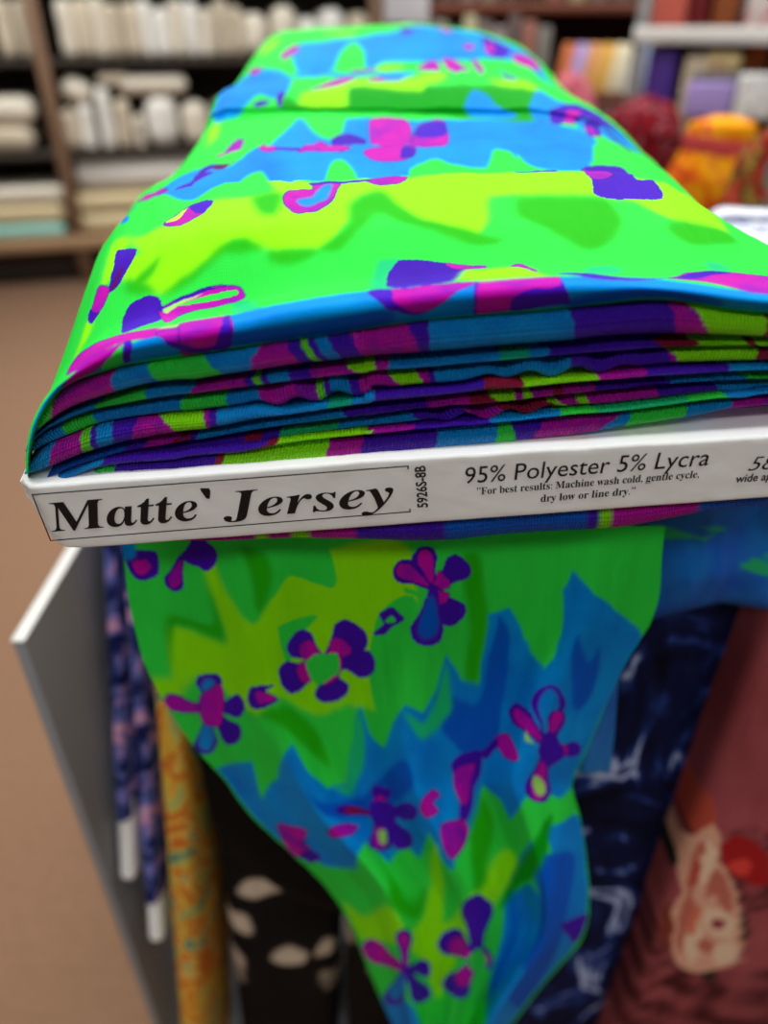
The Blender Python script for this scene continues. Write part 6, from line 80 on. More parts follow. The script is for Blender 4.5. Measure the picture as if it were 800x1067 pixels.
def gridfaces(nu, nv, wrap=False):
    i = np.arange(nu - (0 if wrap else 1)); j = np.arange(nv - 1); I, J = np.meshgrid(i, j)
    I2 = (I + 1) % nu
    return np.stack([J*nu + I, J*nu + I2, (J+1)*nu + I2, (J+1)*nu + I], -1).reshape(-1, 4)
def empty(name, loc, label, cat, group=None, rz=0):
    o = bpy.data.objects.new(name, None); o.location = loc; o.rotation_euler = (0, 0, rz); o.empty_display_size = .02
    link(o); tag(o, label, cat, group); return o
def tag(o, label=None, cat=None, group=None, kind=None):
    if label: o['label'] = label
    if cat: o['category'] = cat
    if group: o['group'] = group
    if kind: o['kind'] = kind
    return o
def rbox(sx, sy, sz, r=.01, seg=3, origin='base'):
    """rounded box verts/faces, base centre at the origin"""
    bm = bmesh.new(); bmesh.ops.create_cube(bm, size=1)
    for v in bm.verts: v.co = V((v.co.x*sx, v.co.y*sy, v.co.z*sz + (sz/2 if origin == 'base' else 0)))
    if r > 0: bmesh.ops.bevel(bm, geom=bm.edges[:], offset=min(r, .48*min(sx, sy, sz)), segments=seg, profile=.5, affect='EDGES')
    return bm
def bmobj(name, bm, mat, parent=None, loc=(0, 0, 0), rot=(0, 0, 0), smooth=True):
    me = bpy.data.meshes.new(name); bm.to_mesh(me); bm.free()
    me.materials.append(mat)
    if smooth: me.polygons.foreach_set('use_smooth', np.ones(len(me.polygons), bool))
    o = bpy.data.objects.new(name, me); o.location = loc; o.rotation_euler = rot
    return link(o, parent)
def snoise(x, y, seed=0, oct=4):
    r = np.random.RandomState(seed); s = np.zeros(np.broadcast(x, y).shape); a = 1
    for k in range(oct * 3):
        th = r.rand()*6.28; fr = 2**(k/3.) ; s += a*np.sin((x*math.cos(th) + y*math.sin(th))*fr + r.rand()*6.28 + 1.3*np.sin((x*math.sin(th*2) - y*math.cos(th))*fr*.7 + r.rand()*6)); a *= .84
    return s / 3.2

# ============ materials ============
def nodes(name):
    m = bpy.data.materials.new(name); m.use_nodes = True; nt = m.node_tree
    return m, nt, nt.nodes, nt.links, nt.nodes['Principled BSDF']
def flat(name, c, rough=.6, metal=0, var=.12, scale=30, bump=.0, spec=.4):
    m, nt, N, L, P = nodes(name)
    P.inputs['Roughness'].default_value = rough; P.inputs['Metallic'].default_value = metal; P.inputs['Specular IOR Level'].default_value = spec
    tc = N.new('ShaderNodeTexCoord'); no = N.new('ShaderNodeTexNoise'); no.inputs['Scale'].default_value = scale; no.inputs['Detail'].default_value = 5
    L.new(tc.outputs['Object'], no.inputs['Vector'])
    mx = N.new('ShaderNodeMix'); mx.data_type = 'RGBA'; a = lin(c)
    mx.inputs[6].default_value = tuple(v*(1-var) for v in a) + (1,); mx.inputs[7].default_value = tuple(min(1, v*(1+var)) for v in a) + (1,)
    L.new(no.outputs['Fac'], mx.inputs[0]); L.new(mx.outputs[2], P.inputs['Base Color'])
    if bump:
        b = N.new('ShaderNodeBump'); b.inputs['Strength'].default_value = .5; b.inputs['Distance'].default_value = bump
        L.new(no.outputs['Fac'], b.inputs['Height']); L.new(b.outputs[0], P.inputs['Normal'])
    return m
def printmat(name, stops, scale=20, distort=1.2, kind='noise', detail=3, rough=.75, stretch=(1, 1, 1), bump=.0):
    """fabric print: colour ramp over distorted noise / voronoi cells"""
    m, nt, N, L, P = nodes(name); P.inputs['Roughness'].default_value = rough; P.inputs['Specular IOR Level'].default_value = .1
    tc = N.new('ShaderNodeTexCoord'); mp = N.new('ShaderNodeMapping'); mp.inputs['Scale'].default_value = stretch
    L.new(tc.outputs['Object'], mp.inputs['Vector'])
    if kind == 'noise':
        t = N.new('ShaderNodeTexNoise'); t.inputs['Scale'].default_value = scale; t.inputs['Detail'].default_value = detail; t.inputs['Distortion'].default_value = distort; out = t.outputs['Fac']
        L.new(mp.outputs[0], t.inputs['Vector'])
    else:
        n2 = N.new('ShaderNodeTexNoise'); n2.inputs['Scale'].default_value = scale*.8; L.new(mp.outputs[0], n2.inputs['Vector'])
        ad = N.new('ShaderNodeMix'); ad.data_type = 'VECTOR'; ad.inputs[0].default_value = .04*distort; L.new(mp.outputs[0], ad.inputs[4]); L.new(n2.outputs['Color'], ad.inputs[5])
        t = N.new('ShaderNodeTexVoronoi'); t.inputs['Scale'].default_value = scale; out = t.outputs['Distance']; L.new(ad.outputs[1], t.inputs['Vector'])
    cr = N.new('ShaderNodeValToRGB'); el = cr.color_ramp.elements
    while len(el) < len(stops): el.new(.5)
    for e, (p, c) in zip(el, stops): e.position = p; e.color = rgba(c)
    L.new(out, cr.inputs[0]); L.new(cr.outputs[0], P.inputs['Base Color'])
    return m
def cloth_print(name, rib=.9, strength=.5, rough=.52, spec=.12, groove=.35):
    m, nt, N, L, P = nodes(name)
    P.inputs['Roughness'].default_value = rough; P.inputs['Specular IOR Level'].default_value = spec
    at_ = N.new('ShaderNodeAttribute'); at_.attribute_name = 'print'
    w = N.new('ShaderNodeAttribute'); w.attribute_name = 'weave'
    wv = N.new('ShaderNodeTexWave'); wv.wave_type = 'BANDS'; wv.bands_direction = 'X'; wv.inputs['Scale'].default_value = .314/rib*1.0; wv.inputs['Distortion'].default_value = .6; wv.inputs['Detail'].default_value = 1
    wy = N.new('ShaderNodeTexWave'); wy.wave_type = 'BANDS'; wy.bands_direction = 'Y'; wy.inputs['Scale'].default_value = .314/rib*1.3; wy.inputs['Distortion'].default_value = .6
    no = N.new('ShaderNodeTexNoise'); no.inputs['Scale'].default_value = 2.5; no.inputs['Detail'].default_value = 3
    for t in (wv, wy, no): L.new(w.outputs['Vector'], t.inputs['Vector'])
    a1 = N.new('ShaderNodeMath'); a1.operation = 'MULTIPLY_ADD'; L.new(wy.outputs['Fac'], a1.inputs[0]); a1.inputs[1].default_value = .45; L.new(wv.outputs['Fac'], a1.inputs[2])
    a2 = N.new('ShaderNodeMath'); a2.operation = 'MULTIPLY_ADD'; L.new(no.outputs['Fac'], a2.inputs[0]); a2.inputs[1].default_value = .6; L.new(a1.outputs[0], a2.inputs[2])
    b = N.new('ShaderNodeBump'); b.inputs['Strength'].default_value = strength; b.inputs['Distance'].default_value = .0007
    L.new(a2.outputs[0], b.inputs['Height']); L.new(b.outputs[0], P.inputs['Normal'])
    # shade of the rib grooves multiplied into the print colour so the ribs read
    mx = N.new('ShaderNodeMix'); mx.data_type = 'RGBA'; mx.blend_type = 'MULTIPLY'; mx.inputs[0].default_value = groove
    cr = N.new('ShaderNodeValToRGB'); cr.color_ramp.elements[0].color = (.55, .55, .6, 1); cr.color_ramp.elements[1].color = (1, 1, 1, 1); cr.color_ramp.elements[1].position = .6
    L.new(a1.outputs[0], cr.inputs[0]); L.new(at_.outputs['Color'], mx.inputs[6]); L.new(cr.outputs[0], mx.inputs[7]); L.new(mx.outputs[2], P.inputs['Base Color'])
    return m
M_cloth = cloth_print('swim_knit_print', 1.05, .9, .45, .3, .45)
M_top = cloth_print('swim_knit_flat', .7, .15, .6, .05)
M_paper = flat('white_card', (243, 243, 240), .42, 0, .02, 60, .0006)
M_ink = flat('black_ink', (14, 14, 16), .5, 0, .0)

# ============ the printed cloth ============
PAL = {'G': (48, 232, 72), 'L': (148, 252, 10), 'M': (38, 192, 10), 'T': (25, 205, 125), 'DG': (0, 165, 20), 'LG': (110, 235, 40), 'LT': (170, 240, 110),
       'B': (0, 150, 234), 'B2': (0, 95, 215), 'P': (72, 18, 190), 'K': (198, 12, 172), 'K2': (150, 20, 185), 'M2': (95, 5, 110), 'R': (150, 20, 60), 'RL': (160, 40, 60), 'Y': (200, 240, 70), 'TG': (10, 190, 150)}
SOFT = {'L': 12, 'M': 22, 'T': 10, 'DG': 8, 'LT': 1, 'B': 3, 'B2': 6}
def boxblur(a, k):
    for _ in range(k):
        p = np.pad(a, 1, mode='edge'); a = (p[:-2, 1:-1] + p[2:, 1:-1] + 2*p[1:-1, 1:-1])/4; p = np.pad(a, 1, mode='edge'); a = (p[1:-1, :-2] + p[1:-1, 2:] + 2*p[1:-1, 1:-1])/4
    return a
def inside(px, py, X, Y):
    r = np.zeros(X.shape, bool); n = len(px); j = n - 1
    for i in range(n):
        if py[i] != py[j]:
            r ^= ((py[i] > Y) != (py[j] > Y)) & (X < (px[j]-px[i])*(Y-py[i])/(py[j]-py[i]) + px[i])
        j = i
    return r
def smoothpoly(p, k=5):
    p = np.array(p); n = len(p); q = np.vstack([p[-1:], p, p[:2]]); t = 1 + np.arange(n*k)/k
    return catmull(t, q)
def paint(nu, nv, polys, warp=.0016, seed=3):
    U, Vv = np.meshgrid(np.linspace(0, 1, nu), np.linspace(0, 1, nv))
    Uw = U + warp*snoise(U*50, Vv*50, seed); Vw = Vv + warp*snoise(U*45, Vv*55, seed+1)
    col_ = np.zeros((nv, nu, 3)); g = snoise(U*16, Vv*16, seed+2)
    s = np.clip(.5 + .5*g, 0, 1)[..., None]
    tint = {k: np.array(lin(c)) for k, c in PAL.items()}
    def shade(c):
        b = tint[c]
        if c == 'K': f = np.clip(.1 + .45*snoise(U*40, Vv*40, 9), 0, .7)[..., None]; return b*(1-f) + tint['P']*f
        if c == 'B': f = np.clip(.18 + .3*snoise(U*22, Vv*30, 12), 0, .8)[..., None]; return b*(1-f) + tint['B2']*f
        if c == 'G': return b*(.9 + .1*s) + 0*s
        if c == 'P': return b*(.75 + .35*s)
        return b*(.92 + .08*s)
    col_[:] = shade('G')
    for c, sm, pts in polys:
        p = smoothpoly(pts) if sm else np.array(pts)
        x0, y0 = p.min(0) - .02; x1, y1 = p.max(0) + .02
        i0, i1 = max(0, int(x0*nu)), min(nu, int(x1*nu) + 2); j0, j1 = max(0, int(y0*nv)), min(nv, int(y1*nv) + 2)
        if i1 <= i0 or j1 <= j0: continue
        m = inside(p[:, 0], p[:, 1], Uw[j0:j1, i0:i1], Vw[j0:j1, i0:i1]).astype(float)
        m = boxblur(m, SOFT.get(c, 0))[..., None]
        if c == 'K':
            o_ = np.clip(boxblur(m[..., 0], 2)*4, 0, 1)[..., None]; col_[j0:j1, i0:i1] = col_[j0:j1, i0:i1]*(1-o_) + tint['P']*.6*o_
        col_[j0:j1, i0:i1] = col_[j0:j1, i0:i1]*(1-m) + shade(c)[j0:j1, i0:i1]*m
    return col_

BO, BX, BY, BZ = [np.array(v) for v in BOLT_FRAME]
def bw(p):      # bolt frame -> world
    p = np.asarray(p); return BO + p[..., 0:1]*BX + p[..., 1:2]*BY + p[..., 2:3]*BZ
bolt_rot = mathutils.Matrix([[BX[i], BY[i], BZ[i]] for i in range(3)]).to_4x4()
bolt = empty('fabric_bolt', V(BO), 'neon green, blue and purple flowered knit folded on a white printed card in the foreground', 'fabric bolt')
bolt.matrix_world = mathutils.Matrix.Translation(V(BO)) @ bolt_rot

# top sheet with its rolled front fold, ridges and slumped sides
nu, nv = 900, 620
K = np.array(TOP_ROWS)/1e3
cw = np.r_[0, np.cumsum(TOP_W)]/sum(TOP_W)
S = sheet(K, nu, nv, np.interp(np.linspace(0, 1, nv), cw, np.arange(len(cw))))
Ug, Vg = np.meshgrid(np.linspace(0, 1, nu), np.linspace(0, 1, nv))
amp = .0009*np.clip((Vg - .12)*6, 0, 1)*np.clip(np.minimum(Ug, 1-Ug)*8, 0, 1)
S[..., 2] += amp*snoise(S[..., 0]*60 + 3, S[..., 1]*22, 5) + .35*amp*snoise(S[..., 0]*160, S[..., 1]*45, 7)
W = S*1e3
top = mesh('fabric_top', S, gridfaces(nu, nv), M_top, bolt, colors=paint(nu, nv, TOP_PRINT), uv=np.stack([W[..., 0], W[..., 1] - W[..., 2]], -1))

# the folded layers below it
def layer(L, k):
    rows = np.array(L['rows'])/1e3; nl = 900; ns = 18
    R = catmull(np.linspace(0, len(rows)-1, nl), rows)
    up, lo = R[:, :2], R[:, 2:]
    if k in (2, 5):                          # gathered, rippled edges
        x = (up[:, 0] + lo[:, 0])/2; a, b = ((.077, .115), (.128, .165))[k == 5]
        wgt = np.exp(-(((x - (a+b)/2)/(b-a)*2.0)**4)); rp = .0011*np.sin(x*2*math.pi/.0125 + 1)*wgt
        up = up + np.c_[rp*0, rp]; lo = lo + np.c_[rp*0, rp*1.2]
        if k == 2:
            w2 = np.exp(-(((x - .166)/.022)**4)); rp = .0012*np.sin(x*2*math.pi/.014)*w2; up = up + np.c_[0*rp, rp]; lo = lo + np.c_[0*rp, rp]
    th = np.linspace(-.15*math.pi, 1.15*math.pi, ns)
    c = (1 - np.cos(np.linspace(0, math.pi, ns)))/2
    prof_t = np.cos(np.clip(th, 0, math.pi)); out = np.zeros((ns, nl, 3)); yb = L['y']/1e3
    uvx = np.zeros((ns, nl, 2)); cc = np.zeros((ns, nl, 3))
    midx = (up + lo)/2; half = (up - lo)/2
    hh = np.maximum(np.hypot(half[:, 0], half[:, 1]), .0008)
    ends = np.clip(np.minimum(np.arange(nl), nl-1-np.arange(nl))/(30. if k < 7 else 8), .02, 1)**.5
    for j in range(ns):
        a = th[j]; f = math.cos(a) if 0 <= a <= math.pi else (1 if a < 0 else -1)
        f = np.sign(f)*abs(f)**.8
        y = yb + np.minimum(hh*1.6, .006)*(1 - max(0, math.sin(a))**.8)
        if a < 0 or a > math.pi: y = y + .022
        wob = .00025*snoise(midx[:, 0]*90 + k*7, j*.2 + 0*midx[:, 0], k+3)
        P2 = midx + half*f*1.08*ends[:, None]
        out[j, :, 0] = P2[:, 0]; out[j, :, 1] = y + wob*max(0, math.sin(a)); out[j, :, 2] = P2[:, 1] - (.005 if a < 0 else 0)
        uvx[j, :, 0] = midx[:, 0]*1e3 + j*.06; uvx[j, :, 1] = j*.7
    segs = L['segs']; x = midx[:, 0]*1e3
    tint = {kk: np.array(lin(v)) for kk, v in PAL.items()}
    for j in range(ns):
        v = (j/(ns-1) - .5); xw = x + .22*snoise(x*1.7, j*.8 + 0*x, 31+k)
        cj = np.tile(tint[segs[0][2]], (nl, 1))
        for n, (x0, sl, c_) in enumerate(segs):
            e = np.clip((xw - (x0 + sl*v*.8 + .25*math.sin(j*1.7 + n)))/.4, 0, 1)[:, None]
            tc_ = tint[c_]
            if c_ == 'K': f = np.clip(.05 + .4*snoise(x*.5, j*.4 + 0*x, 5+k), 0, .6)[:, None]; tc_ = tc_*(1-f) + tint['P']*f
            if c_ == 'B': f = np.clip(.05 + .4*snoise(x*.3, j*.3 + 0*x, 8+k), 0, .7)[:, None]; tc_ = tc_*(1-f) + tint['B2']*f
            cj = cj*(1-e) + tc_*e
        cc[j] = cj
    ly = mesh('fabric_layer', out[::-1], gridfaces(nl, ns), M_cloth, bolt, colors=cc[::-1], uv=uvx[::-1])
    return ly
for k, L in enumerate(LAYERS): layer(L, k)

# dark filling folds deep inside the stack so no gaps open between the layers
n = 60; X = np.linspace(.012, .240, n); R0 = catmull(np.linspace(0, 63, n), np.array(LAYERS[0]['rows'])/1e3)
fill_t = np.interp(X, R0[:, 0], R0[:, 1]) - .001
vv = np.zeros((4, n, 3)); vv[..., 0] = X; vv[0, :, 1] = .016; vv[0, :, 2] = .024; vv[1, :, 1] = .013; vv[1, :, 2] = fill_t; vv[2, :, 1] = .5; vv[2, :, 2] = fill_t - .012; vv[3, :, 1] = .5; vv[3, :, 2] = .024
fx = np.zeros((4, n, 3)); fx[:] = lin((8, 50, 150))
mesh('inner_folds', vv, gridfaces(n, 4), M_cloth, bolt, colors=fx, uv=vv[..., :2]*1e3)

# the white card core with its crumpled paper end
nx, npz = 260, 40
xs = np.r_[-.0056, -.0045, -.003, -.0005, .002, np.linspace(.005, .266, nx-5)]
def edge(x, xa, ya): return np.interp(x, xa, ya)
zt = edge(xs, [-.0056, -.003, .001, .006, .05, .113, .23, .292], [.0215, .0262, .0275, .0278, .0272, .0268, .0240, .0235])
zb = edge(xs, [-.0056, -.003, -.0005, .004, .01, .292], [.0190, .0110, .0045, .0010, .0002, -.0016])
core = np.zeros((npz, nx, 3)); r_ = .0013
for i, x in enumerate(xs):
    f = np.clip((x + .0056)/.009, 0, 1); y0 = .010*(1-f)**1.5
    h = zt[i] - zb[i]; r = min(r_, h*.45); pts = []
    prof = [(.62, zt[i]), (.3, zt[i]), (.05, zt[i]), (.02, zt[i]), (.008 + y0, zt[i])]
    prof += [(y0 + r*(1-math.sin(a)), zt[i] - r*(1-math.cos(a))) for a in np.linspace(.2, math.pi/2, 6)]
    prof += [(y0, zt[i] - r - (h-2*r)*q) for q in np.linspace(.06, .94, 16)]
    prof += [(y0 + r*(1-math.cos(a)), zb[i] + r*(1-math.sin(a))) for a in np.linspace(0, math.pi/2, 6)]
    prof += [(.008 + y0, zb[i]), (.02, zb[i]), (.05, zb[i]), (.3, zb[i]), (.62, zb[i])]
    prof = prof[:npz] + [prof[-1]]*max(0, npz - len(prof))
    core[:, i, 0] = x; core[:, i, 1:] = prof
Ic, Jc = np.meshgrid(np.arange(nx), np.arange(npz))
cr_ = np.clip((.0035 - core[..., 0])/.008, 0, 1)
wr = snoise(core[..., 0]*420, core[..., 1]*500 + core[..., 2]*380, 21)
front = (core[..., 1] < .03)
core[..., 1] += front*(.0012*cr_*wr + .00010*snoise(core[..., 0]*130, core[..., 2]*190, 4))
core[..., 2] += front*(.0010*cr_*snoise(core[..., 0]*300, core[..., 1]*400, 22) + .00025*snoise(core[..., 0]*150, core[..., 1]*90, 24)*(Jc < 12))
core[..., 0] += front*.0008*cr_*wr
cobj = mesh('card_core', core, gridfaces(nx, npz), M_paper, bolt)
cobj['label'] = 'white cardboard core with black lettering on its edge'
# end cap closing the left end and a torn paper flap
endv = np.vstack([core[:, 0, :], [[-.0052, .30, .014]]]); k0 = len(endv) - 1
mesh('paper_flap', np.array([[-.0075, .012, .0215], [-.0005, .004, .0262], [.0035, .012, .0280], [.004, .03, .0282], [-.006, .03, .025], [-.0085, .016, .0195], [-.004, .007, .0205]]), [[0, 6, 1], [0, 1, 2], [0, 2, 3], [0, 3, 4], [0, 4, 5], [0, 5, 6]], M_paper, cobj, smooth=False)
mesh('core_end', endv, [[i, i+1, k0] for i in range(npz-1)], M_paper, cobj)

# printed lettering on the front edge (faces along -Y of the bolt)
def face_text(name, body, x0, z0, x1, z1, zr0=None, rot=False, extr=.00006, bold=0, shear=0, lean=0):
    """fit text into the box (mm): x0..x1 wide, baseline z0 at x0 and zr0 at x1, top z1"""
    cu = bpy.data.curves.new(name, 'FONT'); cu.body = body; cu.size = 1; cu.offset = bold; cu.resolution_u = 3
    o = bpy.data.objects.new(name, cu); col.objects.link(o); dg = C.evaluated_depsgraph_get(); dg.update()
    me = bpy.data.meshes.new_from_object(o.evaluated_get(dg)); bpy.data.objects.remove(o)
    n_ = len(me.vertices); co = np.zeros(n_*3); me.vertices.foreach_get('co', co); co = co.reshape(-1, 3)
    if n_ == 0: return None
    if lean: co[:, 0] += co[:, 1]*lean
    bx0, bx1 = co[:, 0].min(), co[:, 0].max(); capt = co[:, 1].max()
    a = (co[:, 0] - bx0)/(bx1 - bx0); b = co[:, 1]/capt
    if zr0 is None: zr0 = z0
    out = np.zeros((n_, 3)); ylev = -.00016
    if rot:
        out[:, 0] = x1 - b*(x1 - x0); out[:, 2] = z0 + a*(z1 - z0)
    else:
        out[:, 0] = x0 + a*(x1 - x0); out[:, 2] = z0 + (zr0 - z0)*a + b*(z1 - z0)
    out *= 1e-3; out[:, 1] = ylev - .0001
    me.vertices.foreach_set('co', out.ravel()); me.materials.clear(); me.materials.append(M_ink); me.update()
    return link(bpy.data.objects.new(name, me), cobj)
BI = lambda s: ''.join({'h': '\U0001D489'}.get(c, chr(0x1D468 + ord(c) - 65) if c.isupper() else chr(0x1D482 + ord(c) - 97) if c.islower() else c) for c in s)
BR = lambda s: ''.join(chr(0x1D400 + ord(c) - 65) if c.isupper() else chr(0x1D41A + ord(c) - 97) if c.islower() else c for c in s)
IT = lambda s: ''.join('\u210E' if c == 'h' else chr(0x1D434 + ord(c) - 65) if c.isupper() else chr(0x1D44E + ord(c) - 97) if c.islower() else c for c in s)
face_text('title_lettering', BI('Matte'), 2.6, 9.0, 52.4, 20.8, 9.1, bold=-.002)
face_text('title_lettering', BI('Jersey'), 59.4, 8.6, 115.2, 19.6, 8.6, bold=-.002)
face_text('fibre_lettering', '95% Polyester 5% Lycra', 138.0, 15.2, 213.4, 21.6, 14.8, lean=.08)
face_text('care_lettering', '\u201d' + BR('For best results') + ': ' + BR('Machine wash cold') + ', ' + BR('gentle cycle') + ',', 141.6, 10.3, 211.4, 13.2, 10.2)
face_text('care_lettering', BR('dry low or line dry') + '.\u201d', 162.0, 5.2, 192.0, 8.2, 5.4)
face_text('width_lettering', '58', 226.4, 11.2, 234.5, 16.6, lean=.25, bold=-.008)
face_text('width_lettering', 'wide ap', 223.4, 6.9, 234.6, 10.0, bold=.012)
face_text('code_lettering', '5926S-8B', 122.3, 6.8, 125.7, 23.6, rot=True, bold=.02)
def strokes(name, pts, w=.00042):
    vs, fs = [], []
    for (x0, z0), (x1, z1) in pts:
        a = np.array([x0, z0])*1e-3; b = np.array([x1, z1])*1e-3; d = (b-a)/np.hypot(*(b-a)); nrm = np.array([-d[1], d[0]])*w/2; a = a - d*w/2; b = b + d*w/2
        k = len(vs)
        for q in (a-nrm, b-nrm, b+nrm, a+nrm): vs.append([q[0], -.00028, q[1]])
        fs.append([k, k+1, k+2, k+3])
    return mesh(name, vs, fs, M_ink, cobj, smooth=False)
mesh('title_lettering', np.array([[54.9, -.26, 20.9], [55.9, -.26, 17.6], [56.9, -.26, 17.4], [57.9, -.26, 20.4], [57.7, -.26, 21.6], [55.0, -.26, 21.9]])*1e-3, [[0, 1, 2, 3, 4, 5]], M_ink, cobj, smooth=False)
strokes('title_frame', [((120.4, 23.9), (2.2, 24.7)), ((2.2, 24.7), (-.2+.9, 5.3)), ((.7, 5.3), (119.9, 5.5)), ((120.4, 23.9), (120.4, 22.9)), ((119.9, 5.5), (119.9, 6.5))])

# sagging fold of cloth under the card
def sagfold():
    nx, ns = 500, 20; xs = np.linspace(.03, .262, nx); out = np.zeros((ns, nx, 3)); cc = np.zeros((ns, nx, 3)); uvx = np.zeros((ns, nx, 2))
    zb = np.interp(xs, [.03, .05, .07, .09, .112, .135, .16, .19, .225, .30], [-.002, -.0045, -.0075, -.0115, -.0135, -.0165, -.0172, -.0160, -.012, -.009])
    T_ = {kk: np.array(lin(v)) for kk, v in PAL.items()}
    for j in range(ns):
        a = j/(ns-1)*math.pi
        out[j, :, 0] = xs; out[j, :, 2] = zb*(1 - math.cos(a))/2 - .0004; out[j, :, 1] = .004 + .010*(1 - math.sin(a)) + (0.03 if j == ns-1 else 0) + .001*np.sin(xs*90)
        uvx[j, :, 0] = xs*1e3; uvx[j, :, 1] = j*.6
        for i0, c_ in [(0, 'K'), (.058, 'K'), (.066, 'L'), (.07, 'K'), (.078, 'L'), (.084, 'K'), (.10, 'P'), (.13, 'B2'), (.178, 'P'), (.182, 'L'), (.186, 'K'), (.215, 'B2')]:
            e = np.clip((xs - i0 - 0*j)/.002, 0, 1)[:, None]; cc[j] = cc[j]*(1-e) + T_[c_]*e if i0 else np.tile(T_[c_], (nx, 1))
    mesh('under_fold', out, gridfaces(nx, ns), M_cloth, bolt, colors=cc, uv=uvx)
sagfold()

# the free end of the cloth hanging down in front of the bin
nu, nv = 620, 620
K = np.array(TAIL_ROWS)/1e3
S = sheet(K, nu, nv)
U_, V_ = np.meshgrid(np.linspace(0, 1, nu), np.linspace(0, 1, nv))
S[..., 1] += .0010*snoise(S[..., 0]*70, S[..., 2]*9, 8) + .0005*snoise(S[..., 0]*200, S[..., 2]*30, 9)
inv = bolt.matrix_world.inverted()
def to_local(S):
    R = np.stack([BX, BY, BZ], 1); return (S - BO) @ R
W = S*1e3
tail = mesh('hanging_tail', to_local(S), gridfaces(nu, nv), M_top, bolt, colors=paint(nu, nv, TAIL_PRINT, seed=13), uv=np.stack([W[..., 0], W[..., 2]], -1))
sol = tail.modifiers.new('thickness', 'SOLIDIFY'); sol.thickness = .0005; sol.offset = -1
# second hanging fold behind on the right, and the swag running off to the right
def hang(name, rows, nu, nv, colors, rip=.002, seed=1):
    K = np.array([[list(at(x, y, Y)) for x, y, Y in r] for r in rows]); S = sheet(K, nu, nv)
    S[..., 1] += rip*snoise(S[..., 0]*60, S[..., 2]*14, seed)
    U_, V_ = np.meshgrid(np.linspace(0, 1, nu), np.linspace(0, 1, nv)); cc = np.zeros((nv, nu, 3)); T_ = {k: np.array(lin(v)) for k, v in PAL.items()}
    f = np.clip(.4 + .5*snoise(U_*6, V_*5, seed+4), 0, 1)[..., None]; cc = T_[colors[0]]*(1-f) + T_[colors[1]]*f
    if len(colors) > 2: f = (np.clip(snoise(U_*4 + 2, V_*7, seed+9) - .75, 0, .2)*5)[..., None]; cc = cc*(1-f) + T_[colors[2]]*f
    W = S*1e3; o = mesh(name, to_local(S), gridfaces(nu, nv), M_cloth, bolt, colors=cc, uv=np.stack([W[..., 0], W[..., 2]], -1)); s = o.modifiers.new('t', 'SOLIDIFY'); s.thickness = .0005
    return o
hang('tail_fold', [[(590, 640, .262), (615, 640, .255), (660, 640, .262)], [(585, 700, .264), (612, 700, .256), (645, 700, .264)], [(580, 750, .264), (612, 752, .258), (641, 748, .266)], [(580, 790, .266), (610, 800, .26), (636, 800, .268)], [(588, 800, .268), (610, 806, .262), (632, 806, .27)]], 60, 80, ('B', 'B2'), seed=3)
hang('side_swag', [[(640, 545, .262), (720, 530, .262), (800, 512, .268), (900, 500, .28)], [(660, 575, .268), (730, 560, .272), (800, 550, .276), (900, 540, .285)], [(678, 610, .27), (740, 600, .270), (800, 600, .278), (900, 590, .29)], [(672, 640, .272), (720, 628, .274), (800, 628, .28), (900, 625, .29)], [(676, 644, .28), (720, 632, .282), (800, 632, .288), (900, 629, .30)]], 160, 90, ('B2', 'B', 'T'), rip=.003, seed=6)

# ============ upright bolts in the bin ============
def upright_bolt(name, top, bot, w, d, mat, label, group=None, core_len=0, rip=.002, nh=60, seed=0, colors=None, cat='fabric bolt', core_w=None):
    """flat bolt standing on end: narrow rounded side towards the viewer; top/bot are the front-centre points"""
    top, bot = V(top), V(bot); ax = (top - bot); h = ax.length; ax.normalize()
    e = empty(name, bot, label, cat, group)
    q = V((0, 0, 1)).rotation_difference(ax); e.rotation_mode = 'QUATERNION'; e.rotation_quaternion = q
    npz = 72 if colors is None else 200
    t = np.linspace(0, 2*math.pi, npz, endpoint=False); p = 5. if colors is not None or w > .06 else 2.6
    cx_ = np.sign(np.cos(t))*abs(np.cos(t))**(2/p)*w/2; cy_ = np.sign(np.sin(t))*abs(np.sin(t))**(2/(p+1))*d/2 + d/2
    zs = np.linspace(core_len, h, nh); out = np.zeros((nh, npz, 3))
    for j, z in enumerate(zs):
        f = 1 + .0*z; wob = rip*(snoise(cx_*60 + seed, z*5 + cy_*20, seed+1) + .5*snoise(cx_*150, z*14 + cy_*40, seed+2))
        out[j, :, 0] = cx_*(1 + wob*3/w*.3); out[j, :, 1] = cy_ + wob*np.where(np.sin(t) < 0, 1, 0); out[j, :, 2] = z
    out[-1, :, :2] = out[-1, :, :2]*.93 + np.array([0, d/2])*.07
    vs = out.reshape(-1, 3); F = gridfaces(npz, nh, True)
    f = mesh('fabric', vs, F, mat, e, colors=None if colors is None else colors(out, bot))
    for q_, dz in ((-1, -.002), (0, .002)):
        fl_ = [[i, (i+1) % npz, npz] for i in range(npz)] if q_ else [[(i+1) % npz, i, npz] for i in range(npz)]
        mesh('end_cap', np.vstack([out[q_], out[q_].mean(0, keepdims=True) + [[0, 0, dz]]]), fl_, mat, e, colors=None if colors is None else np.tile(lin(RC['base']), (npz+1, 1)))
    if core_len:
        cw_ = core_w or w*.8
        cb = bmobj('card_core', rbox(cw_, d*.9, core_len + .02, cw_*.45, 5), M_paper, e, loc=(0, d*.5, 0)); cb['label'] = 'white card end of the bolt'
    return e
M_navyfl = printmat('navy_floral', [(0, (14, 22, 60)), (.42, (28, 36, 92)), (.53, (105, 115, 190)), (.6, (215, 150, 190)), (.68, (225, 225, 235)), (.75, (40, 45, 105))], 26, 1.5)
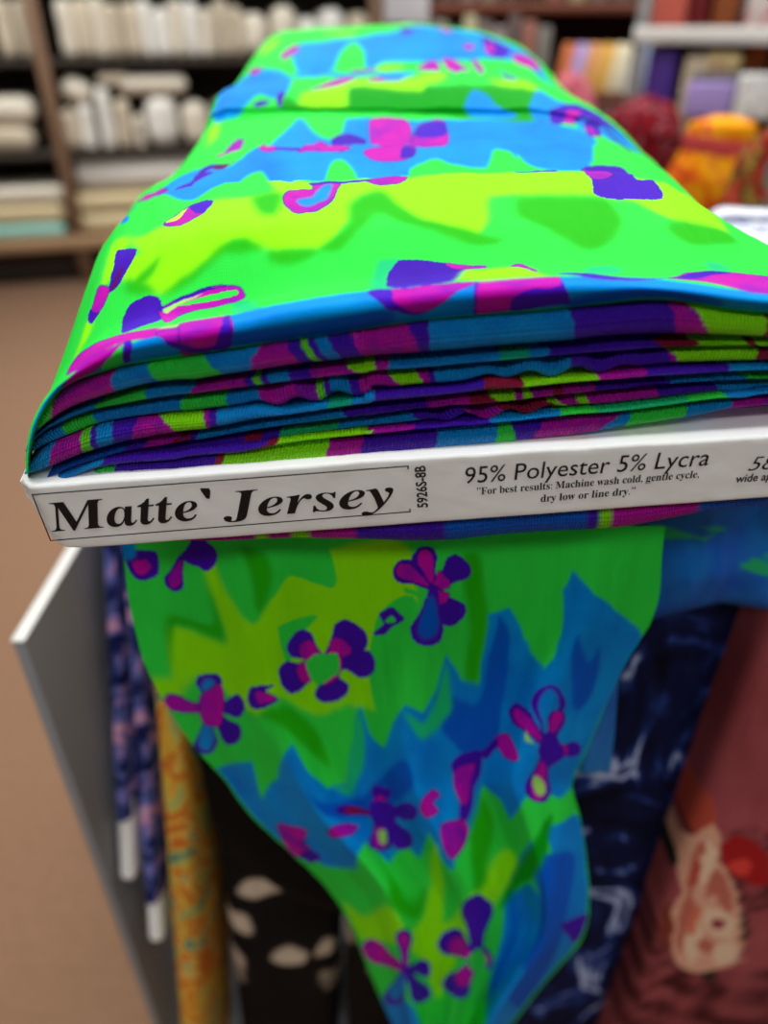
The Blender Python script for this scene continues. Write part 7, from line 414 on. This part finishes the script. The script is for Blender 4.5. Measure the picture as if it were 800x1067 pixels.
M_paisley = printmat('paisley', [(.3, (55, 120, 115)), (.4, (190, 190, 95)), (.46, (225, 175, 60)), (.52, (205, 95, 35)), (.58, (235, 190, 80)), (.66, (70, 140, 120)), (.74, (170, 60, 30))], 15, 2.2, detail=2)
M_blackcr = printmat('black_with_cream_flowers', [(0, (150, 130, 110)), (.1, (222, 205, 182)), (.24, (190, 170, 150)), (.29, (20, 18, 20)), (1, (7, 7, 9))], 15, 1.6, 'voronoi')
M_tiedye = printmat('navy_tie_dye', [(.35, (8, 10, 30)), (.5, (16, 24, 66)), (.56, (40, 66, 140)), (.60, (190, 205, 240)), (.65, (30, 42, 110))], 17, 1.8, detail=4, stretch=(1, 1, .7))
M_black = flat('black_knit', (8, 8, 9), .8, 0, .3, 20, spec=.08)
def P3(x, y, z): return (x, y, z)
upright_bolt('upright_bolt', (-.2055, .50, 1.03), (-.213, .345, .658), .017, .11, M_navyfl, 'thin navy and pink floral bolt against the grey bin side', core_len=.060, seed=1)
upright_bolt('upright_bolt', (-.187, .483, 1.03), (-.200, .335, .579), .017, .11, M_navyfl, 'thin navy floral bolt beside the orange patterned one, with its white card end showing lower', core_len=.048, seed=2)
upright_bolt('upright_bolt', (-.134, .381, 1.05), (-.184, .288, .345), .032, .13, M_paisley, 'narrow bolt printed in orange, yellow and teal', rip=.003, seed=3)
upright_bolt('upright_bolt', (-.066, .34, 1.06), (-.100, .34, .345), .102, .15, M_blackcr, 'wide black bolt with cream flowers next to the orange one', seed=4)
upright_bolt('upright_bolt', (.005, .33, 1.06), (-.006, .33, .345), .066, .15, M_blackcr, 'black and cream flowered bolt half hidden behind the neon hanging tail', seed=5)
upright_bolt('upright_bolt', (.143, .315, 1.075), (.128, .315, .345), .165, .16, M_tiedye, 'navy tie-dyed bolt between the neon tail and the rose-printed bolt', rip=.004, seed=6)
upright_bolt('upright_bolt', (.262, .345, 1.06), (.252, .37, .345), .06, .14, M_blackcr, 'black bolt with cream flowers behind the navy tie-dyed bolt', seed=7)
for x_, nm in ((.352, 'beneath the left half of the lying navy and white bolt'), (.428, 'beneath the right half of the lying navy and white bolt')):
    upright_bolt('upright_bolt', (x_, .50, 1.073), (x_, .50, .345), .06, .16, M_black, 'plain black bolt standing ' + nm, seed=9, rip=.001)
# smooth black cloth fallen over the black bolt
K = np.array([[list(at(x, y, Y)) for x, y, Y in r] for r in [
    [(196, 730, .305), (260, 760, .295), (330, 780, .29), (400, 790, .29)], [(212, 800, .307), (260, 820, .295), (320, 840, .29), (400, 850, .29)],
    [(222, 850, .31), (270, 880, .298), (320, 905, .292), (400, 920, .292)], [(240, 885, .315), (285, 915, .302), (330, 935, .295), (400, 950, .295)], [(250, 890, .325), (290, 922, .312), (335, 942, .305), (400, 958, .305)]]])
S = sheet(K, 60, 50); dr_ = mesh('draped_cloth', S, gridfaces(60, 50), M_black); dr_.modifiers.new('t', 'SOLIDIFY').thickness = .002
tag(dr_, 'plain black cloth fallen over the wide black flowered bolt', 'cloth')

# the dusty-rose bolt with its roses
RC = {'base': (186, 92, 96), 'dk': (78, 24, 28), 'lf': (22, 38, 34), 'or': (200, 82, 62), 'or2': (232, 120, 88), 'rd': (178, 28, 32), 'rd2': (235, 70, 60), 'bd': (140, 62, 42), 'pe': (238, 176, 144), 'p2': (205, 112, 92), 'p3': (250, 212, 176), 'p4': (165, 50, 70)}
def rosecol(out, bot):
    X = (out[..., 0] + bot.x)*1e3 - 8; Z_ = (out[..., 2] + bot.z)*1e3; c = np.zeros(out.shape)
    f = np.clip(.5 + .5*snoise(X*.05, Z_*.02, 3), 0, 1)[..., None]; c[:] = np.array(lin(RC['base']))*(1-f) + np.array(lin((150, 64, 68)))*f
    front_ = (out[..., 1] < .04)
    Xw = X + 1.2*snoise(X*.25, Z_*.25, 5); Zw = Z_ + 1.2*snoise(X*.25, Z_*.25, 6)
    for cc_, p in ROSE_PRINT:
        p = smoothpoly(p); m = (inside(p[:, 0], p[:, 1], Xw, Zw) & front_)[..., None]
        if cc_ == 'dk': m = m*np.clip(.6 + .8*snoise(X*.12, Z_*.12, 7), 0, 1)[..., None]
        c = c*(1-m) + np.array(lin(RC[cc_]))*m
    return c
M_vc = cloth_print('rose_jersey', 1.2, .2, .7)
upright_bolt('upright_bolt', (.298, .284, 1.09), (.298, .284, .345), .20, .055, M_vc, 'dusty rose bolt printed with peach and red roses', nh=420, rip=.0012, seed=8, colors=rosecol)

# ============ the bin ============
M_lam = flat('grey_laminate', (138, 139, 142), .4, 0, .03, 12)
M_lamedge = flat('pale_laminate_edge', (236, 236, 230), .4, 0, .03, 12)
M_dark = flat('dark_shelf_interior', (44, 36, 30), .7, 0, .2, 6)
bn = empty('display_bin', (0, .6, 0), 'grey laminate bin holding the upright fabric bolts', 'display bin')
def panel(name, x0, x1, y0, y1, z0, z1, mat, parent, org=(0, .6, 0), r=.0015):
    return bmobj(name, rbox(x1-x0, y1-y0, z1-z0, r, 2), mat, parent, loc=((x0+x1)/2-org[0], (y0+y1)/2-org[1], z0-org[2]))
p_ = panel('side_panel', -.232, -.224, .345, 1.0, 0, .929, M_lam, bn)
panel('top_edging', -.2325, -.2235, .3445, 1.0, .929, .931, M_lamedge, p_, org=tuple(np.array([0, .6, 0]) + np.array(p_.location)))
panel('side_panel', .50, .511, .345, 1.0, 0, .929, M_lam, bn)
panel('back_panel', -.224, .50, .985, 1.0, .05, .92, M_dark, bn)
panel('base_shelf', -.224, .50, .35, .985, .32, .34, M_lam, bn)
panel('front_kick', -.224, .50, .37, .385, 0, .32, M_lam, bn)
# ============ room ============
M_carpet = flat('tan_carpet', (158, 120, 92), .95, 0, .22, 60, .004)
M_wall = flat('dim_wall', (150, 145, 138), .8, 0, .1, 3)
def struct(o): o['kind'] = 'structure'; return o
struct(bmobj('floor', rbox(9, 8.5, .05, 0), M_carpet, loc=(0, 2.0, -.05)))
struct(bmobj('wall_back', rbox(9, .1, 3.0, 0), M_wall, loc=(0, 6.3, 0)))
struct(bmobj('wall_left', rbox(.1, 8.5, 3.0, 0), M_wall, loc=(-4.55, 2.0, 0)))
struct(bmobj('wall_right', rbox(.1, 8.5, 3.0, 0), M_wall, loc=(4.55, 2.0, 0)))
struct(bmobj('wall_front', rbox(9, .1, 3.0, 0), M_wall, loc=(0, -2.3, 0)))
struct(bmobj('ceiling', rbox(9, 8.7, .05, 0), flat('white_ceiling', (232, 230, 224), .9, 0, .03, 5), loc=(0, 2.0, 3.0)))
# ---- left shelving with cream cloth ----
M_wood = flat('brown_wood_post', (128, 98, 74), .6, 0, .15, 8)
M_rail = flat('light_wood_rail', (176, 142, 106), .6, 0, .12, 8)
M_black2 = flat('dark_board', (62, 54, 46), .8, 0, .2, 5)  # dark brown of the upper boards, back, plinth and legs
cream = [flat('cream_cloth_a', (226, 216, 196), .85, 0, .05, 9), flat('cream_cloth_b', (204, 190, 166), .85, 0, .06, 9), flat('cream_cloth_c', (236, 232, 222), .85, 0, .04, 9), flat('cream_cloth_d', (218, 200, 158), .85, 0, .05, 9)]
M_teal = flat('pale_teal_cloth', (158, 210, 196), .85, 0, .05, 9)
YAW = math.radians(15); SO = V((-2.75, 4.14, 0)); SD = V((math.cos(YAW), math.sin(YAW), 0)); SN = V((-math.sin(YAW), math.cos(YAW), 0))
def sh(u, dpt, z): return SO + SD*u + SN*dpt + V((0, 0, z))
def onto(px, zbot):      # u along the shelf front for a picture column, at height z
    r = V(((px-400)/FPX, 0, 0)); best = None
    for u in np.linspace(0, 5, 1001):
        p = sh(u, 0, zbot); f = p.y*math.cos(PITCH) + (CAM_H-p.z)*math.sin(PITCH); x = 400 + FPX*p.x/f
        if best is None or abs(x-px) < best[0]: best = (abs(x-px), u)
    return best[1]
UNIT = empty('shelving_unit', sh(0, 0, 0), 'long brown wooden shelving unit stacked with cream cloth', 'shelving', rz=YAW)
def upart(name, u0, u1, d0, d1, z0, z1, mat): return bmobj(name, rbox(u1-u0, d1-d0, z1-z0, .004, 1), mat, UNIT, loc=((u0+u1)/2, (d0+d1)/2, z0))
post_u = onto(57, .7)
for u in (post_u - 1.5, post_u, post_u + 1.75): upart('post', u, u + .065, -.02, .03, 0, 1.9, M_wood)
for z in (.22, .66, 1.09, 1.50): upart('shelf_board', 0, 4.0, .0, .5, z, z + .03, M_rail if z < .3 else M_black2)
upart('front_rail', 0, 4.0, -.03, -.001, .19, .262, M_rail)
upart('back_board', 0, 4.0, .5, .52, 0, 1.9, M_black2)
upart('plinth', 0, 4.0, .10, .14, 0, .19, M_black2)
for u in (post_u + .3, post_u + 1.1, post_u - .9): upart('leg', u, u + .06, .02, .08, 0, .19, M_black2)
def cushion(px, z, w, h, d, mat, label, name='cloth_bundle', group=None, tilt=0, soft=.45, cat='cloth', dp=.03):
    u = onto(px, z); bm = rbox(w, d, h, min(w, h, d)*soft, 4)
    bmesh.ops.subdivide_edges(bm, edges=[e for e in bm.edges if e.calc_length() > .05], cuts=3, use_grid_fill=True)
    for v in bm.verts:
        q = float(snoise(np.array(v.co.x*22 + px), np.array(v.co.z*22 + v.co.y*9), 3)); v.co += V((q*.004, q*.008, q*.003 if v.co.z > .02 else 0))
    o = bmobj(name, bm, mat, loc=sh(u, dp + d/2, z + .0005), rot=(0, 0, YAW))
    if tilt: o.rotation_euler = (0, math.radians(tilt), YAW); o.location.z += abs(math.sin(math.radians(tilt)))*w/2
    return tag(o, label, cat, group)
def roll(px, z, length, r, mat, label, dp=.03):
    u = onto(px, z); bm = bmesh.new(); bmesh.ops.create_cone(bm, cap_ends=True, segments=32, radius1=r, radius2=r, depth=length)
    bmesh.ops.bevel(bm, geom=[e for e in bm.edges if len(e.link_faces) == 2 and e.calc_face_angle(0) > 1], offset=r*.2, segments=3, affect='EDGES')
    e = empty('cloth_roll', sh(u, dp + r, z + r + .001), label, 'cloth roll', rz=YAW)
    bmobj('rolled_cloth', bm, mat, e, rot=(0, math.pi/2, 0))
    b2 = bmesh.new(); bmesh.ops.create_cone(b2, cap_ends=True, segments=20, radius1=r*.25, radius2=r*.25, depth=length + .03); bmobj('tube', b2, M_rail, e, rot=(0, math.pi/2, 0)); return e
ordn = ['first', 'second', 'third', 'fourth', 'fifth', 'sixth', 'seventh', 'eighth', 'ninth', 'tenth', 'eleventh', 'twelfth', 'thirteenth', 'fourteenth', 'fifteenth', 'sixteenth', 'seventeenth', 'eighteenth']
x = 66; i = 0
rs = random.Random(5)
while x < 255:
    wpx = rs.choice([12, 14, 16, 18]); cushion(x + wpx/2, 1.12, wpx/200, rs.uniform(.21, .27), .34, cream[rs.choice([0, 1, 2, 2])], 'cream cloth bolt standing on the top shelf, %s to the right of the brown post' % ordn[i], 'cloth_bolt', 'cream bolts on the top shelf', cat='fabric bolt'); x += wpx + 1.2; i += 1
for px, wpx, h in [(270, 30, .2), (300, 26, .23), (325, 20, .18), (350, 26, .22), (378, 24, .2)]:
    cushion(px, 1.12, wpx/200, h, .34, cream[(px//10) % 3], 'fat cream bolt on the top shelf behind the neon bolt, %s from left' % ordn[[270, 300, 325, 350, 378].index(px)], 'cloth_bolt', 'fat cream bolts on the top shelf', cat='fabric bolt')
for px, wpx in [(10, 16), (30, 14)]:
    cushion(px, 1.12, wpx/200, .25, .34, cream[1], 'cream bolt on top shelf left of the brown post, %s' % ('at the picture edge' if px == 10 else 'nearest the post'), 'cloth_bolt', cat='fabric bolt')
for px, z, w_, h, m, t, lb in [(78, .69, .10, .20, 1, 0, 'beige cloth bundle beside the brown post on the middle shelf'), (77, .89, .15, .12, 0, 22, 'cream cushion leaning on top beside the brown post'),
        (95, .69, .07, .22, 2, 0, 'slim cream bolt standing near the post on the middle shelf'), (115, .69, .07, .30, 2, 0, 'tall white bolt standing upright on the middle shelf'),
        (133, .69, .08, .24, 1, 0, 'beige bolt standing between the tall white bolt and the thick one'), (148, .69, .05, .16, 0, 0, 'short cream bolt tucked beneath the flat folded cloth'),
        (173, .69, .17, .26, 2, 0, 'thick white bolt with rounded top on the middle shelf'), (208, .69, .15, .22, 0, 0, 'cream bundle at the right of the thick white bolt on the middle shelf'), (240, .69, .14, .23, 1, 0, 'beige bundle half hidden by the neon bolt on the middle shelf')]:
    cushion(px, z, w_, h, .3, cream[m], lb, 'cloth_bundle', tilt=t)
cushion(160, .952, .36, .09, .34, cream[0], 'wide flat folded cream cloth lying across the tops of standing bolts', 'folded_cloth')
cushion(118, .995, .16, .06, .3, cream[1], 'small flat folded beige cloth on top of the tall white bolt', 'folded_cloth')
roll(175, .47, .95, .095, cream[2], 'big white batting roll lying above the folded cloth on the bottom shelf')
cushion(165, .252, .95, .115, .40, cream[3], 'thick folded yellowish cloth at the bottom of the shelving, right of the post', 'folded_cloth')
cushion(165, .369, .95, .10, .40, cream[3], 'folded yellowish cloth beneath the big white roll', 'folded_cloth')
for z, h, m, lb in [(.252, .075, M_teal, 'folded pale teal cloth lowest on the left shelf'), (.329, .10, cream[3], 'folded cream-yellow cloth directly on the pale teal one'), (.431, .09, cream[0], 'folded cream cloth on top of the pile at the lower left')]:
    cushion(15, z, .56, h, .42, m, lb, 'folded_cloth')
for z, h, m, lb in [(.69, .13, cream[1], 'thick folded cream cloth, lower of two at the left picture edge'), (.822, .13, cream[0], 'thick folded cream cloth, upper of two at the left picture edge')]:
    cushion(2, z, .34, h, .42, m, lb, 'folded_cloth')

# ---- background: dark wooden shelf of small goods ----
M_dwood = flat('dark_brown_wood', (72, 34, 22), .55, 0, .2, 7)
M_mwood = flat('red_brown_wood', (112, 58, 38), .5, 0, .15, 7)
def goods(name, px, py, Y, w, h, d, mat, label, cat, group=None, r=.006, rot=0, tilt=0, parent=None):
    p = at(px, py, Y); o = bmobj(name, rbox(w, d, h, r, 2), mat, loc=p, rot=(0, math.radians(tilt), math.radians(rot)))
    return tag(o, label, cat, group)
wc = empty('wooden_cabinet', (0.95, 3.45, 0), 'dark brown wooden cabinet behind the right side of the neon bolt', 'cabinet', rz=math.radians(-14))
def wp(name, x0, x1, y0, y1, z0, z1, m): return bmobj(name, rbox(x1-x0, y1-y0, z1-z0, .003, 1), m, wc, loc=((x0+x1)/2, (y0+y1)/2, z0))
wp('back_board', -.85, .75, .36, .38, 0, 1.9, M_dwood); wp('side_board', .72, .75, 0, .36, 0, 1.9, M_dwood); wp('side_board', -.85, -.82, 0, .36, 0, 1.9, M_dwood); wp('front_board', -.1, .75, .0, .02, 0, .99, M_dwood)
for z in (.99, 1.30, 1.60): wp('shelf_board', -.82, .72, .0, .36, z, z + .035, M_mwood)
def wgood(name, x, z, w, h, c, label, cat, group=None, tilt=0, y=.10):
    p = wc.location + mathutils.Matrix.Rotation(math.radians(-14), 3, 'Z') @ V((x, y, 0)); m = flat('tint', c, .6, 0, .06, 20)
    o = bmobj(name, rbox(w, .2, h, .006, 2), m, loc=(p.x, p.y, z + .036 + abs(math.sin(math.radians(tilt)))*w/2), rot=(0, math.radians(tilt), math.radians(-14))); return tag(o, label, cat, group)
pc = [((214, 120, 70), 'rust orange'), ((196, 170, 226), 'lilac'), ((240, 172, 110), 'peach'), ((244, 190, 90), 'amber'), ((250, 236, 196), 'cream'), ((246, 240, 226), 'ivory'), ((176, 196, 240), 'pale blue')]
for i, (c, nm) in enumerate(pc): wgood('folded_cloth', -.24 + i*.052, .99, .048, .17, c, '%s cloth folded upright in the pastel row on the wooden cabinet' % nm, 'cloth', 'pastel cloths on the wooden cabinet', tilt=9)
for i, c in enumerate([(150, 130, 110), (120, 100, 84), (170, 150, 128), (110, 84, 66)]): wgood('pattern_book', .17 + i*.055, .99, .035, .25, c, '%s brown-grey book leaning right of the pastel row' % ordn[i], 'book', 'leaning books on the cabinet', tilt=16)
bk = [(92, 84, 78), (146, 136, 120), (60, 54, 44), (176, 168, 130), (112, 96, 92), (140, 126, 122), (96, 78, 72), (150, 96, 80), (122, 116, 108)]
for i in range(9): wgood('fabric_bolt', -.80 + i*.06, .99, .05, .27 - .02*(i % 3), bk[i], '%s muted bolt standing on the wooden cabinet, counted from the white sheet' % ordn[i], 'fabric bolt', 'muted bolts on the cabinet')
for i in range(14): wgood('fabric_bolt', -.72 + i*.085, 1.30, .065, .24, bk[(i*5) % 9], '%s muted bolt on the upper cabinet shelf, counted from the left' % ordn[i], 'fabric bolt', 'muted bolts on the upper cabinet shelf')
M_white = flat('white_sheet', (236, 238, 244), .6, 0, .02, 10)
s_ = goods('price_sheet', 423, 24, 3.0, .15, .26, .006, M_white, 'white sheet standing above the back of the neon bolt', 'sign', r=.001)

# ---- right: grey metal shelf with boxes ----
M_metal = flat('grey_metal', (140, 136, 132), .45, .3, .06, 10)
ms = empty('metal_shelf', (1.0, 2.3, 0), 'grey metal shelf with white boxes at the upper right', 'shelving', rz=math.radians(-24))
RM = mathutils.Matrix.Rotation(math.radians(-24), 3, 'Z')
MX0 = -.34
def mp_(name, x0, x1, y0, y1, z0, z1, m): return bmobj(name, rbox(x1-x0, y1-y0, z1-z0, .003, 1), m, ms, loc=((x0+x1)/2, (y0+y1)/2, z0))
def mgood(name, x, z, w, h, m, label, cat, group=None, y=.12, d=.2, tilt=0, r=.008):
    p = ms.location + RM @ V((x, y, 0)); o = bmobj(name, rbox(w, d, h, r, 2), m if not isinstance(m, tuple) else flat('tint', m, .6, 0, .08, 20), loc=(p.x, p.y, z), rot=(0, math.radians(tilt), math.radians(-24))); return tag(o, label, cat, group)
ZA, ZB = 1.25, 1.15
for x0 in (MX0, .95): mp_('upright', x0, x0 + .035, 0, .035, 0, 1.6, M_metal)
mp_('upright', MX0, MX0 + .035, .365, .40, 0, 1.6, M_metal)
for z in (.35, .84, ZA): mp_('shelf_plate', MX0, .985, 0, .4, z - .025, z, M_metal)
mp_('shelf_plate', -.17, .985, 0, .4, ZB - .02, ZB, M_metal)
mp_('back_plate', MX0, .985, .4, .41, 0, 1.6, M_dark)
M_box = printmat('printed_white_box', [(.4, (240, 238, 232)), (.56, (228, 224, 220)), (.62, (120, 120, 130)), (.7, (240, 238, 232))], 22, 1.0)
M_boxp = printmat('pink_flower_box', [(.42, (238, 226, 220)), (.52, (230, 214, 206)), (.58, (226, 96, 116)), (.7, (196, 50, 72))], 12, 1.0)
M_pale = flat('shelf_label', (236, 232, 224), .5, 0, .03, 30)
for nm, x, w_, h, c in [('salmon', -.265, .10, .20, (226, 110, 92)), ('dark red', -.185, .05, .2, (120, 26, 30)), ('rust brown', -.12, .06, .2, (158, 84, 40))]: mgood('fabric_bolt', x, ZA, w_, h, c, '%s bolt standing at the left end of the metal shelf top' % nm, 'fabric bolt')
for i in range(7): mgood('storage_box', -.005 + i*.135, ZA, .125, .12, M_boxp, '%s white box with pink flowers on the top metal shelf' % ordn[i], 'box', 'pink flowered boxes', y=.10)
mp_('shelf_edge_strip', MX0, .985, -.012, -.001, ZA - .035, ZA + .004, M_pale)
for nm, x, w_, h, c in [('deep purple', -.255, .075, .365, (70, 30, 130)), ('cream', -.165, .06, .35, (208, 190, 160)), ('tan', -.105, .045, .34, (168, 128, 96))]: mgood('fabric_bolt', x, .84, w_, h, c, '%s bolt standing on the lower metal shelf beside the grey upright' % nm, 'fabric bolt')
for nm, x, c in [('rust orange', -.02, (186, 84, 26)), ('golden tan', .06, (196, 128, 60))]: mgood('fabric_bolt', x, ZB, .06, .065, c, '%s bolt on the middle metal shelf' % nm, 'fabric bolt', y=.2)
mgood('cloth_scrap', -.10, ZB, .10, .05, (240, 214, 150), 'crumpled cream-yellow cloth at the left of the white boxes', 'cloth', y=.06, d=.08, r=.02)
mgood('storage_box', -.11, ZB - .105, .12, .085, (176, 150, 214), 'lilac box at the left end of the white printed boxes', 'box', y=-.03, d=.06)
for i in range(6): mgood('storage_box', .02 + i*.135, ZB - .105, .13, .105, M_box, '%s white printed box right of the lilac box' % ordn[i], 'box', 'white printed boxes', y=-.03, d=.06)

# ---- table behind with scarves ----
tb = empty('display_table', (.56, 1.50, 0), 'dark display table behind the right of the neon bolt', 'table')
bmobj('table_top', rbox(.8, .84, .04, .004, 1), M_dark, tb, loc=(0, 0, .96))
for sx in (-1, 1):
    for sy in (-1, 1): bmobj('leg', rbox(.05, .05, .96, .004, 1), M_dark, tb, loc=(sx*.36, sy*.36, 0))
def crumple(name, c, size, mat, label, seed, amp=.25, cat='scarf', sq=1):
    bm = bmesh.new(); bmesh.ops.create_icosphere(bm, subdivisions=5, radius=1)
    co = np.array([v.co[:] for v in bm.verts]); n = snoise(co[:, 0]*5 + co[:, 2]*2, co[:, 1]*5 - co[:, 2]*4, seed, 5); k = 1 + amp*(np.abs(n) - .3)
    for v, kk in zip(bm.verts, k):
        v.co = V((v.co.x*size[0]*kk, v.co.y*size[1]*kk, v.co.z*size[2]*(kk if v.co.z > 0 else 1)))
    return tag(bmobj(name, bm, mat, loc=c), label, cat)
M_redsc = printmat('dark_red_scarf', [(.4, (104, 10, 22)), (.5, (150, 26, 40)), (.57, (60, 8, 14)), (.64, (190, 110, 120)), (.7, (96, 12, 26))], 22, 3)
M_orsc = printmat('orange_scarf', [(.34, (200, 60, 20)), (.44, (242, 130, 10)), (.53, (255, 176, 14)), (.62, (226, 80, 50)), (.7, (214, 50, 90))], 13, 1.5)
M_mixsc = printmat('red_green_scarf', [(.38, (150, 34, 30)), (.48, (190, 70, 50)), (.55, (70, 70, 30)), (.62, (170, 150, 60)), (.7, (120, 20, 26))], 24, 2)
p = at(666, 150, 1.45); crumple('red_scarf', p, (.066, .07, .068), M_redsc, 'crumpled dark red scarf heaped between the neon bolt and orange bundle', 3, .35)
p = at(590, 126, 1.6); crumple('pink_scarf', p, (.045, .05, .075), flat('dusty_pink', (196, 96, 110), .8, 0, .3, 30), 'small dusty pink scarf peeking over the neon bolt', 5, .3)
# orange bundle: a tied cloth sack with a pink-red band
oe = empty('orange_bundle', at(723, 233, 1.2), 'bright orange and yellow cloth bundle with a pink band', 'cloth bundle')
zz = np.linspace(0, 1, 50); tt = np.linspace(0, 2*math.pi, 64, endpoint=False)
T2_, Z2_ = np.meshgrid(tt, zz); rad = np.interp(Z2_, [0, .15, .45, .68, .74, .8, .93, 1.0], [.060, .070, .068, .054, .047, .053, .050, .012]); rad = rad*(1 + .05*snoise(np.cos(T2_)*5, np.sin(T2_)*5 + Z2_*2, 4)) ; rad = rad*(1 + .04*np.sin(T2_*9)*Z2_)
bun = np.stack([rad*np.cos(T2_)*.92 + .012*Z2_, rad*np.sin(T2_)*.7, Z2_*.148], -1)
mesh('sack_cloth', bun, gridfaces(64, 50, True), M_orsc, oe)
zz = np.linspace(.098, .119, 6); T3_, Z3_ = np.meshgrid(tt, zz); rb_ = .0500*(1 + .03*np.sin((Z3_-.098)/.021*math.pi))
mesh('band', np.stack([rb_*np.cos(T3_)*.98 + .009, rb_*np.sin(T3_)*.78, Z3_ - .02*np.cos(T3_)*.3], -1), gridfaces(64, 6, True), flat('pink_band', (214, 70, 70), .7, 0, .25, 30), oe)
# loosely hanging red and green scarf, a bent soft tube
def tube(name, pts, rads, mat, label, cat):
    pts = np.array([list(p) for p in pts]); n = 60; P_ = catmull(np.linspace(0, len(pts)-1, n), pts); R_ = catmull(np.linspace(0, len(pts)-1, n), np.array(rads)[:, None])[:, 0]
    t = np.gradient(P_, axis=0); t /= np.linalg.norm(t, axis=1)[:, None]; up = np.array([0, 1, .2]); a = np.cross(t, up); a /= np.linalg.norm(a, axis=1)[:, None]; b = np.cross(t, a); m = 28; th = np.linspace(0, 2*math.pi, m, endpoint=False)
    o = P_[:, None] + (a[:, None]*np.cos(th)[None, :, None] + b[:, None]*np.sin(th)[None, :, None])*(R_[:, None]*(1 + .18*np.sin(th*5 + np.linspace(0, 9, n)[:, None])))[..., None]
    return tag(mesh(name, o, gridfaces(m, n, True), mat), label, cat)
tube('patterned_scarf', [at(835, 120, 1.0), at(800, 150, 1.0), at(782, 172, 1.0), at(776, 195, 1.0), at(774, 214, 1.0), at(782, 226, 1.0)], [.012, .013, .016, .02, .026, .012], M_mixsc, 'red and olive patterned scarf hanging right of the orange bundle', 'scarf')
cb = empty('carton', at(858, 243, 1.15), 'brown carton with a white lid at the right edge', 'box', rz=.25)
bmobj('carton_body', rbox(.10, .15, .065, .002, 1), flat('brown_card', (150, 108, 70), .8, 0, .08, 20), cb); bmobj('lid', rbox(.103, .153, .10, .014, 3), M_white, cb, loc=(0, 0, .0655))
# patterned navy and white bolt lying on the table at the right
M_nw = printmat('navy_white_print', [(.42, (240, 240, 244)), (.5, (214, 220, 236)), (.56, (24, 34, 90)), (.64, (240, 240, 246))], 28, 1.0, stretch=(.4, 1, 1))
lb = empty('fabric_bolt', at(892, 306, .58), 'navy and white printed bolt lying flat at the right edge behind the neon one', 'fabric bolt', rz=-.3)
bmobj('fabric', rbox(.22, .30, .035, .016, 4), M_nw, lb); bmobj('card_core', rbox(.225, .303, .012, .003, 1), M_paper, lb, loc=(0, 0, .011))
